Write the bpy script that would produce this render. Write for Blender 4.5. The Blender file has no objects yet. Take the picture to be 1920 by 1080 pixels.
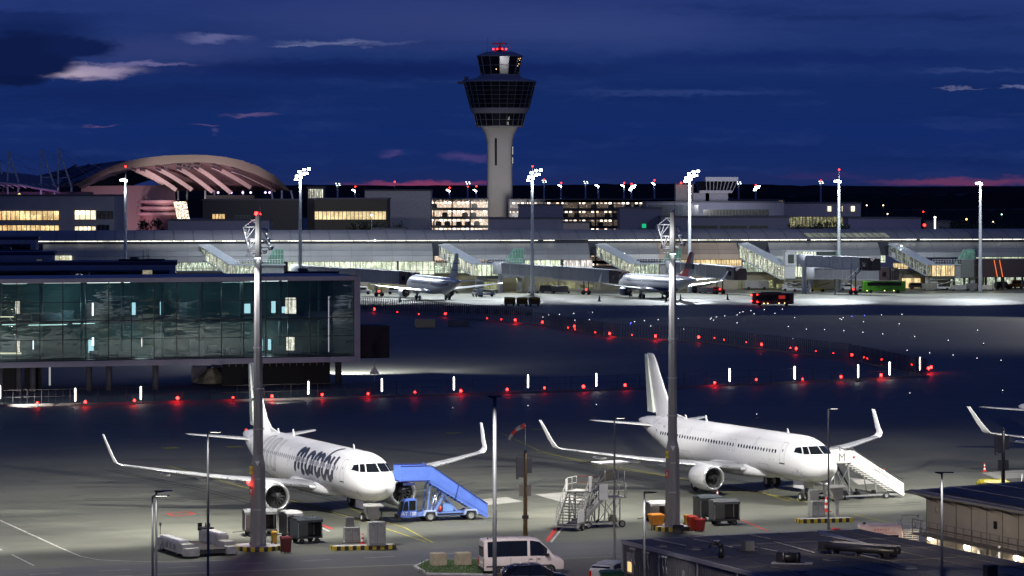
import bpy, bmesh, math, random
from mathutils import Vector, Matrix, noise as mnoise
random.seed(7)
R = math.radians
F = 6026.0; H = 28.456; YH = 342.0
C = bpy.context.scene.collection
S = bpy.context.scene

def PX(px, py, Y): return Vector(((px-960)*Y/F, Y, H-(py-YH)*Y/F))
def GP(px, py, z=0.0):
    Y = (H-z)*F/(py-YH); return Vector(((px-960)*Y/F, Y, z))
def lin(c): return tuple(((v/255)/12.92 if v/255 <= .04045 else ((v/255+.055)/1.055)**2.4) for v in c)

# ------------------------------------------------------------------ node helpers
class N:
    nt = None
    def __init__(s, sock): s.s = sock
    @staticmethod
    def w(v): return v.s if isinstance(v, N) else v
    @staticmethod
    def math(op, a, b=None, c=None, clamp=False):
        n = N.nt.nodes.new('ShaderNodeMath'); n.operation = op; n.use_clamp = clamp
        for i, v in enumerate((a, b, c)):
            if v is None: continue
            v = N.w(v)
            if isinstance(v, (int, float)): n.inputs[i].default_value = v
            else: N.nt.links.new(v, n.inputs[i])
        return N(n.outputs[0])
    def __add__(s, o): return N.math('ADD', s, o)
    def __radd__(s, o): return N.math('ADD', o, s)
    def __sub__(s, o): return N.math('SUBTRACT', s, o)
    def __rsub__(s, o): return N.math('SUBTRACT', o, s)
    def __mul__(s, o): return N.math('MULTIPLY', s, o)
    def __rmul__(s, o): return N.math('MULTIPLY', o, s)
    def __truediv__(s, o): return N.math('DIVIDE', s, o)
def xyz(x, y, z=0.0):
    n = N.nt.nodes.new('ShaderNodeCombineXYZ')
    for i, v in enumerate((x, y, z)):
        v = N.w(v)
        if isinstance(v, (int, float)): n.inputs[i].default_value = v
        else: N.nt.links.new(v, n.inputs[i])
    return n.outputs[0]
def sep(v):
    n = N.nt.nodes.new('ShaderNodeSeparateXYZ'); N.nt.links.new(v, n.inputs[0])
    return [N(o) for o in n.outputs]
def nz(vec, scale=1.0, detail=3, rough=.55):
    n = N.nt.nodes.new('ShaderNodeTexNoise'); n.inputs['Scale'].default_value = scale
    n.inputs['Detail'].default_value = detail; n.inputs['Roughness'].default_value = rough
    if vec is not None: N.nt.links.new(vec, n.inputs['Vector'])
    return N(n.outputs['Fac'])
def sstep(v, lo, hi):
    n = N.nt.nodes.new('ShaderNodeMapRange'); n.interpolation_type = 'SMOOTHSTEP'
    N.nt.links.new(N.w(v), n.inputs[0]); n.inputs[1].default_value = lo; n.inputs[2].default_value = hi
    return N(n.outputs[0])
def mixc(f, a, b, typ='MIX'):
    n = N.nt.nodes.new('ShaderNodeMix'); n.data_type = 'RGBA'; n.blend_type = typ
    for sock, v in ((n.inputs[0], f), (n.inputs[6], a), (n.inputs[7], b)):
        v = N.w(v)
        if isinstance(v, (int, float)): sock.default_value = v
        elif isinstance(v, tuple): sock.default_value = (*v[:3], 1)
        else: N.nt.links.new(v, sock)
    return n.outputs[2]
def coord(kind='Object'):
    n = N.nt.nodes.new('ShaderNodeTexCoord'); return n.outputs[kind]

MATS = {}
def mat(name, col, rough=.55, metal=0.0, var=.12, scale=1.5, spec=.5, bump=0.0, coat=0.0, streak=False):
    if name in MATS: return MATS[name]
    m = bpy.data.materials.new(name); m.use_nodes = True; N.nt = m.node_tree
    b = m.node_tree.nodes['Principled BSDF']
    v = coord()
    if streak:
        x, y, z = sep(v); v = xyz(x*3.0, y*3.0, z*.35)
    n1 = nz(v, scale, 4, .6)
    k = sstep(n1, .25, .75)
    lo = tuple(c*(1-var) for c in col); hi = tuple(min(1, c*(1+var)) for c in col)
    m.node_tree.links.new(mixc(k, lo, hi), b.inputs['Base Color'])
    r2 = n1*(.25*min(1, rough+.2)) + (rough-.12*min(1, rough+.2))
    m.node_tree.links.new(r2.s, b.inputs['Roughness'])
    b.inputs['Metallic'].default_value = metal
    b.inputs['Specular IOR Level'].default_value = spec
    if coat: b.inputs['Coat Weight'].default_value = coat
    if bump:
        bn = m.node_tree.nodes.new('ShaderNodeBump'); bn.inputs['Strength'].default_value = bump
        m.node_tree.links.new(nz(v, scale*8, 3).s, bn.inputs['Height']); m.node_tree.links.new(bn.outputs[0], b.inputs['Normal'])
    MATS[name] = m; return m
def emit(name, col, strength, sample=False, base=(.02, .02, .02)):
    if name in MATS: return MATS[name]
    m = bpy.data.materials.new(name); m.use_nodes = True
    b = m.node_tree.nodes['Principled BSDF']
    b.inputs['Base Color'].default_value = (*base, 1)
    b.inputs['Emission Color'].default_value = (*col, 1); b.inputs['Emission Strength'].default_value = strength
    if not sample: m.cycles.emission_sampling = 'NONE'
    MATS[name] = m; return m
def interior(name, c1, c2, strength, sx=.6, sz=1.2, dark=.25, lo=.35, hi=.6, cell=0.0):
    """a lit room seen through glazing: uneven light, darker furniture and people low down"""
    if name in MATS: return MATS[name]
    m = bpy.data.materials.new(name); m.use_nodes = True; N.nt = m.node_tree
    b = m.node_tree.nodes['Principled BSDF']; b.inputs['Base Color'].default_value = (.03, .03, .03, 1)
    b.inputs['Roughness'].default_value = .2
    x, y, z = sep(coord())
    a = nz(xyz(x*sx*2.2, 0, z*sz*.28), 1.0, 4, .7)*.72 + nz(xyz(x*sx*3+4, 1, z*sz*2.6), 1.0, 3, .6)*.28; c = nz(xyz(x*sx*.25+9, 0, z*sz*.3), 1.0, 2, .5)
    k = sstep(a, lo, hi)
    wn = N.nt.nodes.new('ShaderNodeTexWhiteNoise'); wn.noise_dimensions = '2D'; N.nt.links.new(xyz(N.math('FLOOR', x*.29), N.math('FLOOR', z*.31)), wn.inputs[0])
    vor = N.nt.nodes.new('ShaderNodeTexVoronoi'); N.nt.links.new(xyz(x*.8, 0, z*1.3), vor.inputs['Vector']); vor.inputs['Scale'].default_value = 1
    k = k*(N(wn.outputs[0])*.75+.35) + sstep(N(vor.outputs['Distance']), .22, .08)*.9
    if cell:
        bx = N.math('FRACT', x*cell); k = k*(sstep(bx, .05, .12)*.8+.2)
    col = mixc(c, c1, c2)
    m.node_tree.links.new(col, b.inputs['Emission Color'])
    m.node_tree.links.new(((k*(1-dark)+dark)*(c*1.2+.4)*strength).s, b.inputs['Emission Strength'])
    m.cycles.emission_sampling = 'NONE'
    MATS[name] = m; return m

# ------------------------------------------------------------------ mesh builder
class MB:
    def __init__(s): s.v = []; s.f = []; s.mi = []; s.sm = []; s.T = None; s.cur = 0
    def add(s, vs, fs, smooth=False):
        o = len(s.v)
        for p in vs:
            p = Vector(p); s.v.append(s.T @ p if s.T else p)
        for f in fs: s.f.append(tuple(o+i for i in f)); s.mi.append(s.cur); s.sm.append(smooth)
        return s
    def box(s, x0, x1, y0, y1, z0, z1):
        return s.add([(x0,y0,z0),(x1,y0,z0),(x1,y1,z0),(x0,y1,z0),(x0,y0,z1),(x1,y0,z1),(x1,y1,z1),(x0,y1,z1)],
              [(0,3,2,1),(4,5,6,7),(0,1,5,4),(1,2,6,5),(2,3,7,6),(3,0,4,7)])
    def bbox(s, x0, x1, y0, y1, z0, z1, c=.05):
        """box with chamfered vertical and top edges"""
        pts = [(x0+c,y0),(x1-c,y0),(x1,y0+c),(x1,y1-c),(x1-c,y1),(x0+c,y1),(x0,y1-c),(x0,y0+c)]
        inn = [(x0+c*1.7,y0+c),(x1-c*1.7,y0+c),(x1-c,y0+c*1.7),(x1-c,y1-c*1.7),(x1-c*1.7,y1-c),(x0+c*1.7,y1-c),(x0+c,y1-c*1.7),(x0+c,y0+c*1.7)]
        vs = [(a,b,z0) for a,b in pts]+[(a,b,z1-c) for a,b in pts]+[(a,b,z1) for a,b in inn]
        fs = [tuple(range(7,-1,-1)), tuple(range(16,24))]
        for k in (0,8):
            for i in range(8): j=(i+1)%8; fs.append((k+i,k+j,k+8+j,k+8+i))
        return s.add(vs, fs)
    def beam(s, p0, p1, w, h=None, up=(0,0,1)):
        p0=Vector(p0); p1=Vector(p1); d=(p1-p0)
        if d.length < 1e-6: return s
        d.normalize(); up=Vector(up)
        if abs(d.dot(up))>.98: up=Vector((0,1,0)) if abs(d.y)<.9 else Vector((1,0,0))
        a=d.cross(up).normalized(); b=a.cross(d).normalized(); h = h or w
        vs=[]
        for p in (p0,p1):
            for sa,sb in ((-1,-1),(1,-1),(1,1),(-1,1)): vs.append(p+a*sa*w/2+b*sb*h/2)
        return s.add(vs, [(0,1,2,3),(7,6,5,4),(0,4,5,1),(1,5,6,2),(2,6,7,3),(3,7,4,0)])
    def tube(s, p0, p1, r0, r1=None, n=8, cap=True, smooth=True):
        p0=Vector(p0); p1=Vector(p1); r1 = r0 if r1 is None else r1
        d=(p1-p0).normalized(); up=Vector((0,0,1)) if abs(d.z)<.95 else Vector((1,0,0))
        a=d.cross(up).normalized(); b=a.cross(d).normalized()
        vs=[]
        for p,r in ((p0,r0),(p1,r1)):
            for i in range(n):
                t=2*math.pi*i/n; vs.append(p+a*math.cos(t)*r+b*math.sin(t)*r)
        s.add(vs, [(i,(i+1)%n,n+(i+1)%n,n+i) for i in range(n)], smooth)
        if cap:
            s.add(vs[:n], [tuple(range(n-1,-1,-1))]); s.add(vs[n:], [tuple(range(n))])
        return s
    def path(s, pts, r, n=6):
        for a,b in zip(pts[:-1], pts[1:]): s.tube(a,b,r,r,n)
        return s
    def lathe(s, prof, o=(0,0,0), ax=(0,0,1), n=24, smooth=True, arc=None):
        o=Vector(o); d=Vector(ax).normalized(); up=Vector((0,0,1)) if abs(d.z)<.95 else Vector((1,0,0))
        a=d.cross(up).normalized(); b=a.cross(d).normalized(); vs=[]
        for t,r in prof:
            for i in range(n):
                q=2*math.pi*i/n; vs.append(o+d*t+(a*math.cos(q)+b*math.sin(q))*max(r,1e-4))
        fs=[]
        for k in range(len(prof)-1):
            for i in range(n): j=(i+1)%n; fs.append((k*n+i,k*n+j,(k+1)*n+j,(k+1)*n+i))
        return s.add(vs, fs, smooth)
    def sphere(s, c, r, n=10, sz=1.0):
        prof=[(-math.cos(math.pi*k/n)*r*sz, math.sin(math.pi*k/n)*r) for k in range(n+1)]
        return s.lathe(prof, c, (0,0,1), n*2)
    def loft(s, rings, closed=True, cap=True, smooth=True):
        n=len(rings[0]); vs=[p for r in rings for p in r]; fs=[]
        for k in range(len(rings)-1):
            for i in range(n if closed else n-1):
                j=(i+1)%n; fs.append((k*n+i,k*n+j,(k+1)*n+j,(k+1)*n+i))
        s.add(vs, fs, smooth)
        if cap and closed:
            s.add(rings[0],[tuple(range(n-1,-1,-1))]); s.add(rings[-1],[tuple(range(n))])
        return s
    def prism(s, pts, vec):
        n=len(pts); vec=Vector(vec); a=[Vector(p) for p in pts]; b=[p+vec for p in a]
        return s.add(a+b, [tuple(range(n-1,-1,-1)), tuple(range(n,2*n))]+[(i,(i+1)%n,n+(i+1)%n,n+i) for i in range(n)])
    def quad(s, *p): return s.add(p, [tuple(range(len(p)))])
    def build_parts(s, name, mats, parent):
        """every separate piece becomes an object of its own"""
        par = list(range(len(s.v)))
        def find(i):
            while par[i] != i: par[i] = par[par[i]]; i = par[i]
            return i
        for f in s.f:
            r = find(f[0])
            for i in f[1:]: par[find(i)] = r
        # pieces that share a corner position belong together
        seen = {}
        for i, p in enumerate(s.v):
            k = (round(p.x,4), round(p.y,4), round(p.z,4))
            if k in seen: par[find(i)] = find(seen[k])
            else: seen[k] = i
        grp = {}
        for f, m, sm in zip(s.f, s.mi, s.sm): grp.setdefault(find(f[0]), []).append((f, m, sm))
        out = []
        for fs_ in grp.values():
            q = MB(); idx = {}
            for f, m, sm in fs_:
                g = []
                for i in f:
                    if i not in idx: idx[i] = len(q.v); q.v.append(s.v[i])
                    g.append(idx[i])
                q.f.append(tuple(g)); q.mi.append(m); q.sm.append(sm)
            out.append(q.build(name, mats, parent))
        return out
    def build(s, name, mats, parent=None, world=False, bevel=0.0):
        me = bpy.data.meshes.new(name); vs = s.v
        if world and parent is not None:
            root = parent
            while root.parent: root = root.parent
            M = (Matrix.Translation(root.location) @ root.rotation_euler.to_matrix().to_4x4()).inverted()
            vs = [M @ p for p in vs]
        me.from_pydata([tuple(p) for p in vs], [], s.f)
        if not isinstance(mats, (list, tuple)): mats = [mats]
        for m in mats: me.materials.append(m)
        for p, i, sm in zip(me.polygons, s.mi, s.sm): p.material_index = i; p.use_smooth = sm
        bm = bmesh.new(); bm.from_mesh(me); bmesh.ops.remove_doubles(bm, verts=bm.verts, dist=1e-5)
        bmesh.ops.recalc_face_normals(bm, faces=bm.faces)
        if bevel: bmesh.ops.bevel(bm, geom=[e for e in bm.edges if e.is_manifold and e.calc_face_angle(0) > .6], offset=bevel, segments=2, affect='EDGES')
        bm.to_mesh(me); bm.free()
        o = bpy.data.objects.new(name, me); C.objects.link(o)
        if parent is not None: o.parent = parent
        return o

def thing(name, label, cat, loc=(0,0,0), rotz=0.0, group=None):
    o = bpy.data.objects.new(name, None); C.objects.link(o); o.empty_display_size = .5
    o.location = loc; o.rotation_euler = (0,0,rotz)
    o['label'] = label; o['category'] = cat
    if group: o['group'] = group
    return o
def tag(o, label, cat, group=None, kind=None):
    o['label'] = label; o['category'] = cat
    if group: o['group'] = group
    if kind: o['kind'] = kind
    return o
def struct(o, kind='structure'): o['kind'] = kind; return o
def copy_tree(o, label=None, loc=None, rotz=None):
    c = o.copy(); C.objects.link(c)
    if label: c['label'] = label
    if loc is not None: c.location = loc
    if rotz is not None: c.rotation_euler = (0,0,rotz)
    def rec(a, b):
        for ch in list(a.children):
            d = ch.copy(); C.objects.link(d); d.parent = b; rec(ch, d)
    rec(o, c); return c
ORD = ['', 'first', 'second', 'third', 'fourth', 'fifth', 'sixth', 'seventh', 'eighth', 'ninth', 'tenth', 'eleventh', 'twelfth', 'thirteenth',
 'fourteenth', 'fifteenth', 'sixteenth', 'seventeenth', 'eighteenth', 'nineteenth', 'twentieth']
TENS = {20:'twenty', 30:'thirty', 40:'forty', 50:'fifty', 60:'sixty'}
def ordw(n):
    if n <= 20: return ORD[n]
    t = n//10*10
    return TENS[t]+'-'+ORD[n-t] if n != t else TENS[t][:-1]+'ieth'
def text(parent, name, body, mtx, size, material, shear=0.0, fat=0.0, align='CENTER'):
    cu = bpy.data.curves.new('t', 'FONT'); cu.body = body; cu.size = size; cu.shear = shear; cu.offset = fat; cu.align_x = align; cu.extrude = .004
    to = bpy.data.objects.new('t', cu); C.objects.link(to)
    dg = bpy.context.evaluated_depsgraph_get(); me = bpy.data.meshes.new_from_object(to.evaluated_get(dg))
    bpy.data.objects.remove(to); me.transform(mtx); me.materials.clear(); me.materials.append(material); me.name = name
    o = bpy.data.objects.new(name, me); C.objects.link(o); o.parent = parent
    return o
def face_mtx(origin, xdir, up=(0,0,1)):
    x = Vector(xdir).normalized(); u = Vector(up).normalized(); z = x.cross(u).normalized(); u = z.cross(x).normalized()
    M = Matrix((x, u, z)).transposed().to_4x4(); M.translation = Vector(origin); return M
def spot(name, loc, target, energy, angle, blend=.4, col=(1,.97,.9), size=.3):
    l = bpy.data.lights.new(name, 'SPOT'); l.energy = energy; l.spot_size = R(angle); l.spot_blend = blend; l.color = col; l.shadow_soft_size = size
    o = bpy.data.objects.new(name, l); C.objects.link(o); o.location = loc
    o.rotation_euler = (Vector(target)-Vector(loc)).to_track_quat('-Z', 'Y').to_euler(); return o
PL = {}
def point(loc, energy, col=(1,1,1), size=.15, name='lamp_light'):
    key = (energy, col, size)
    if key not in PL:
        l = bpy.data.lights.new(name, 'POINT'); l.energy = energy; l.color = col; l.shadow_soft_size = size; PL[key] = l
    o = bpy.data.objects.new(name, PL[key]); C.objects.link(o); o.location = loc; return o

# ------------------------------------------------------------------ camera, render
cam = bpy.data.cameras.new('camera'); co = bpy.data.objects.new('camera', cam); C.objects.link(co)
co.location = (0,0,H); co.rotation_euler = (R(90),0,0); cam.sensor_width = 36; cam.lens = F/1920*36
cam.shift_y = -(540-YH)/1920; cam.clip_start = 1; cam.clip_end = 40000
S.camera = co
S.view_settings.view_transform = 'Standard'; S.view_settings.look = 'None'; S.view_settings.exposure = 0
S.render.engine = 'CYCLES'; S.cycles.use_denoising = True; S.cycles.max_bounces = 5; S.cycles.diffuse_bounces = 2
S.cycles.glossy_bounces = 3; S.cycles.transmission_bounces = 4; S.cycles.transparent_max_bounces = 6
S.cycles.sample_clamp_indirect = 4; S.cycles.caustics_reflective = False; S.cycles.caustics_refractive = False
S.cycles.use_light_tree = True

# ------------------------------------------------------------------ dusk sky
w = bpy.data.worlds.new('World'); S.world = w; w.use_nodes = True; N.nt = w.node_tree
bg = w.node_tree.nodes['Background']
dx, dy, dz = sep(coord('Generated'))
ady = N.math('MAXIMUM', N.math('ABSOLUTE', dy), .03)
u0 = dx/ady*F; v0 = dz/ady*F
wx = nz(xyz(u0*.006, v0*.02), 1.0, 5, .6); wy = nz(xyz(u0*.011+31, v0*.045+7), 1.0, 5, .65)
w3 = nz(xyz(u0*.035, v0*.09), 1.0, 4, .6)
U = u0 + (wx-.5)*90 + (w3-.5)*26; V = v0 + (wy-.5)*34 + (w3-.5)*9
Yp = 342 - V
ramp = w.node_tree.nodes.new('ShaderNodeValToRGB'); w.node_tree.links.new((Yp/400).s, ramp.inputs[0])
cr = ramp.color_ramp; cr.elements[0].position = 0; cr.elements[0].color = (*lin((36,54,114)), 1)
cr.elements[1].position = 1; cr.elements[1].color = (*lin((30,38,84)), 1)
for p, c in ((.22,(28,50,107)), (.4,(20,42,98)), (.62,(18,42,102)), (.78,(22,42,98)), (.86,(28,42,93))):
    e = cr.elements.new(p); e.color = (*lin(c), 1)
col = ramp.outputs[0]
st = nz(xyz(u0*.0013, V*.018), 1.0, 5, .6)
st2 = nz(xyz(u0*.004+5, V*.03), 1.0, 6, .62)
col = mixc(sstep(st, .46, .74)*.75, col, lin((16,36,90)))
col = mixc(sstep(st2, .5, .72)*.35, col, lin((40,60,117)))
def blob(cx, cy, rx, ry, c, a=1.0, soft=.6, warp=1.0):
    global col
    ex = (U - (cx-960))/rx if warp else (u0-(cx-960))/rx
    ey = (Yp - cy)/ry if warp else ((342-v0)-cy)/ry
    d = ex*ex + ey*ey
    k = sstep(N.math('SQRT', d), 1.0, 1.0-soft)*a
    n = N.nt.nodes.new('ShaderNodeClamp'); N.nt.links.new(k.s, n.inputs[0])
    col = mixc(N(n.outputs[0]), col, lin(c))
blob(820, 40, 620, 85, (54,66,120), .6, .95)
blob(300, 95, 330, 50, (56,66,120), .5, .9)
blob(1180, 60, 420, 60, (54,70,128), .5, .95)
blob(700, 130, 640, 26, (17,33,88), .85, .8)
blob(260, 180, 460, 34, (18,36,92), .8, .85)
blob(1500, 110, 600, 22, (19,37,98), .7, .85)
blob(60, 60, 180, 50, (17,34,84), .9, .8)
blob(150, 134, 150, 19, (150,138,168), 1.0, .7)
blob(120, 137, 90, 11, (176,160,178), .8, .9)
blob(260, 121, 130, 7, (108,104,150), .85, .9)
blob(45, 105, 120, 55, (13,27,70), 1.0, .35)
blob(150, 88, 100, 24, (15,30,76), 1.0, .5)
blob(20, 150, 80, 14, (12,25,66), 1.0, .5)
blob(620, 82, 120, 7, (104,112,152), .85, .98)
blob(555, 86, 60, 3, (100,106,150), .8, .9)
blob(400, 71, 95, 10, (94,98,146), .9, .9)
blob(700, 78, 120, 5, (80,90,140), .6, .9)
blob(470, 216, 70, 6, (100,84,128), .75, .98)
blob(190, 236, 55, 2.5, (104,80,118), .8, .9)
blob(380, 237, 45, 2.5, (100,82,124), .75, .9)
blob(402, 247, 12, 7, (78,74,122), .6, .9)
blob(875, 294, 75, 11, (76,64,120), .7, .98)
blob(735, 288, 28, 7, (74,64,120), .6, .95)
blob(790, 346, 190, 9, (134,60,96), .9, .8)
blob(1810, 342, 230, 13, (104,54,92), .9, .8)
blob(1540, 330, 150, 8, (52,44,96), .6, .9)
blob(1290, 174, 300, 8, (48,68,124), .55, .95)
blob(1795, 165, 60, 3, (98,102,140), .7, .9)
blob(1900, 165, 50, 4, (96,104,146), .8, .8)
blob(1830, 131, 170, 6, (52,70,126), .6, .95)
# the half of the sky behind and overhead is the same dusk sky, a touch darker toward the zenith
top = sstep(dz, .25, 1.0)
col = mixc(top*.5, col, (0.009, .015, .036))
low = sstep(dz, 0.0, -.02)
col = mixc(low, col, (0.004, .006, .014))
w.node_tree.links.new(col, bg.inputs[0]); bg.inputs[1].default_value = 1.0

# ------------------------------------------------------------------ shared materials
def aircraft_paint(name, col):
    m = bpy.data.materials.new(name); m.use_nodes = True; N.nt = m.node_tree; b = m.node_tree.nodes['Principled BSDF']
    x, y, z = sep(coord())
    n1 = nz(xyz(x*.5, y*.5, z*.5), 1, 4, .6); st_ = nz(xyz(x*.35, y*2.5, z*.6), 1, 4, .65)
    f = N.math('ABSOLUTE', N.math('FRACT', x/2.65)-.5); seam = sstep(f, .4915, .496)
    g = N.math('ABSOLUTE', z-5.2); h = N.math('ABSOLUTE', z-2.75); lon = N.math('MAXIMUM', sstep(g, .02, .008), sstep(h, .02, .008))
    c = mixc(n1, tuple(v*.93 for v in col), tuple(min(1, v*1.04) for v in col))
    c = mixc(N.math('MAXIMUM', seam, lon)*.28, c, tuple(v*.4 for v in col))
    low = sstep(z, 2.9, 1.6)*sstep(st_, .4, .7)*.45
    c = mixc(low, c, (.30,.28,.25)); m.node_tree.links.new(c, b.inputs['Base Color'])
    m.node_tree.links.new((n1*.2+.2).s, b.inputs['Roughness']); b.inputs['Coat Weight'].default_value = .25; MATS[name] = m; return m
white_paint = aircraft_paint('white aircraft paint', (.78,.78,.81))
grey_skin = mat('wing grey paint', (.42,.43,.45), .35, .2, .12, .6)
silver = mat('bare aluminium', (.62,.63,.65), .28, .85, .1, 2)
steel = mat('galvanised steel', (.42,.43,.44), .45, .6, .18, 3)
dsteel = mat('dark steel', (.06,.062,.066), .5, .3, .25, 3)
black = mat('black paint', (.012,.012,.014), .4, 0, .3, 3)
tyre = mat('tyre rubber', (.018,.018,.018), .8, 0, .3, 6)
dglass = mat('dark glass', (.008,.010,.012), .08, 0, .2, 1, .7)
fanm = mat('fan blade metal', (.22,.23,.25), .35, .8, .15, 4)
conc = mat('mast concrete', (.26,.255,.24), .8, 0, .16, .9, .3, .15, streak=True)
panelw = mat('white panel', (.72,.72,.70), .4, 0, .08, 2)
dirtyw = mat('weathered white paint', (.48,.47,.44), .5, 0, .2, 2.5)
yellowp = mat('safety yellow paint', (.62,.46,.03), .5, 0, .2, 4)
blackp = mat('kerb black paint', (.03,.03,.03), .6, 0, .3, 4)
redp = mat('red plastic', (.42,.03,.02), .45, 0, .2, 3)
orangep = mat('orange plastic', (.75,.22,.02), .45, 0, .15, 3)
cabg = mat('cabinet grey', (.32,.33,.31), .5, 0, .12, 2)
kerbc = mat('pale kerb concrete', (.42,.40,.43), .75, 0, .2, 3)
tarp = mat('grey tarpaulin', (.13,.135,.14), .5, 0, .25, 2.5, bump=.3)
tarpd = mat('dark tarpaulin', (.05,.06,.065), .5, 0, .3, 2.5, bump=.3)
bellows = mat('dark brown bellows', (.07,.05,.055), .7, 0, .25, 2)
facade = mat('grey metal cladding', (.27,.28,.29), .45, .3, .1, .12)
roofm = mat('terminal roof sheet', (.20,.20,.22), .55, .1, .12, .1)
darkroof = mat('dark flat roof', (.052,.049,.044), .6, 0, .35, .6)
beige = mat('beige wall render', (.30,.28,.22), .75, 0, .15, .3)
bluew = mat('blue grey wall', (.19,.20,.27), .7, 0, .12, .2)
greyw = mat('grey wall panel', (.30,.29,.32), .7, 0, .12, .2)
white_w = mat('white painted frame', (.62,.64,.66), .4, 0, .08, 1)
lampw = emit('floodlight glass lit', (.85,.95,1), 28)
lampsoft = emit('street lamp lit glass', (1,.95,.85), 9)
redl = emit('red warning lamp glass', (1,.012,.01), 30)
redsoft = emit('red obstruction lamp glass', (1,.02,.015), 12)
# ================================================================== airliner (local frame: x aft from the nose tip, y starboard, z up)
FS = [(0,3.30,3.22,.03),(.08,3.55,2.98,.32),(.3,3.80,2.70,.62),(.6,4.03,2.48,.88),(1.0,4.26,2.28,1.13),(1.5,4.50,2.11,1.36),
      (2.0,4.78,2.00,1.54),(2.5,5.10,1.92,1.67),(3.0,5.38,1.86,1.77),(3.6,5.61,1.81,1.85),(4.3,5.77,1.76,1.92),(5.2,5.86,1.735,1.965),(6.2,5.87,1.73,1.975),
      (12,5.87,1.73,1.975),(20,5.87,1.73,1.975),(24.5,5.87,1.73,1.975),(26.5,5.87,1.80,1.95),(28.2,5.87,2.05,1.88),(30,5.85,2.48,1.72),(32,5.80,3.06,1.45),
      (34,5.70,3.70,1.10),(35.6,5.58,4.22,.76),(36.8,5.42,4.66,.45),(37.4,5.28,4.90,.26),(37.6,5.15,5.02,.10)]
def fs(x):
    if x <= 0: return FS[0][1:]
    for i in range(len(FS)-1):
        if FS[i][0] <= x <= FS[i+1][0]: break
    a, b = FS[i], FS[i+1]; t = (x-a[0])/(b[0]-a[0]); pa = FS[max(0,i-1)]; pb = FS[min(len(FS)-1,i+2)]
    out = []
    for k in (1,2,3):
        h = b[0]-a[0]
        ma = (b[k]-pa[k])/(b[0]-pa[0]) if i > 1 else (b[k]-a[k])/h
        mb = (pb[k]-a[k])/(pb[0]-a[0])
        if i <= 1: out.append(a[k]*(1-t)+b[k]*t); continue
        out.append((2*t**3-3*t**2+1)*a[k]+(t**3-2*t**2+t)*h*ma+(-2*t**3+3*t**2)*b[k]+(t**3-t**2)*h*mb)
    return out
def surf(x, th, off=0.0):
    t, b, hw = fs(x); zc = (t+b)/2; rz = (t-b)/2
    y = hw*math.sin(th); z = zc+rz*math.cos(th)
    if off:
        t2, b2, hw2 = fs(x+.05); slope = ((t2-b2)-(t-b))/4/.05*.9
        n = Vector((-slope, math.sin(th)/max(hw,.05), math.cos(th)/max(rz,.05))); n = Vector((-slope*n.length*1.0, n.y, n.z)).normalized()
        return Vector((x, y, z)) + n*off
    return Vector((x, y, z))
def th_at_z(x, z):
    t, b, hw = fs(x); return math.acos(max(-1, min(1, (z-(t+b)/2)/((t-b)/2))))
def patch(mb, cs, nx=6, ny=6, off=.012, smooth=True):
    """cs: four (x, theta) corners laid on the hull"""
    vs = []
    for j in range(ny+1):
        for i in range(nx+1):
            s, t = i/nx, j/ny
            x = (cs[0][0]*(1-s)+cs[1][0]*s)*(1-t)+(cs[3][0]*(1-s)+cs[2][0]*s)*t
            a = (cs[0][1]*(1-s)+cs[1][1]*s)*(1-t)+(cs[3][1]*(1-s)+cs[2][1]*s)*t
            vs.append(surf(x, a, off))
    mb.add(vs, [(j*(nx+1)+i, j*(nx+1)+i+1, (j+1)*(nx+1)+i+1, (j+1)*(nx+1)+i) for j in range(ny) for i in range(nx)], smooth)
def stroke(mb, pts, w, x0, off=.012, zw=4.38, side=1):
    """a lettering stroke laid on the hull side; pts in (u forward, v up) metres about the window line"""
    th0 = th_at_z(15, zw)
    def P(u, v): return surf(x0-u, side*(th0 - v/2.03), off)
    # resample
    q = [Vector((p[0]*KU, p[1]*KV)) for p in pts]; out = [q[0]]
    for a, b in zip(q[:-1], q[1:]):
        k = max(1, int((b-a).length/.09))
        for i in range(1, k+1): out.append(a.lerp(b, i/k))
    L = len(out); vs = []
    for i, p in enumerate(out):
        d = (out[min(L-1,i+1)]-out[max(0,i-1)]); d = d.normalized() if d.length else Vector((1,0)); n = Vector((-d.y, d.x))
        ww = w*(.6 if i in (0, L-1) else 1)
        for k in range(5):
            o = p + n*ww*(k/4-.5); vs.append(P(o.x, o.y))
    mb.add(vs, [(i*5+k, i*5+k+1, (i+1)*5+k+1, (i+1)*5+k) for i in range(L-1) for k in range(4)], True)
KU = KV = 1.0
def arc2(cx, cy, rx, ry, a0, a1, n=14):
    return [(cx+rx*math.cos(R(a0+(a1-a0)*i/n)), cy+ry*math.sin(R(a0+(a1-a0)*i/n))) for i in range(n+1)]
def shear2(pts, k=.22): return [(x+y*k, y) for x, y in pts]

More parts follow.
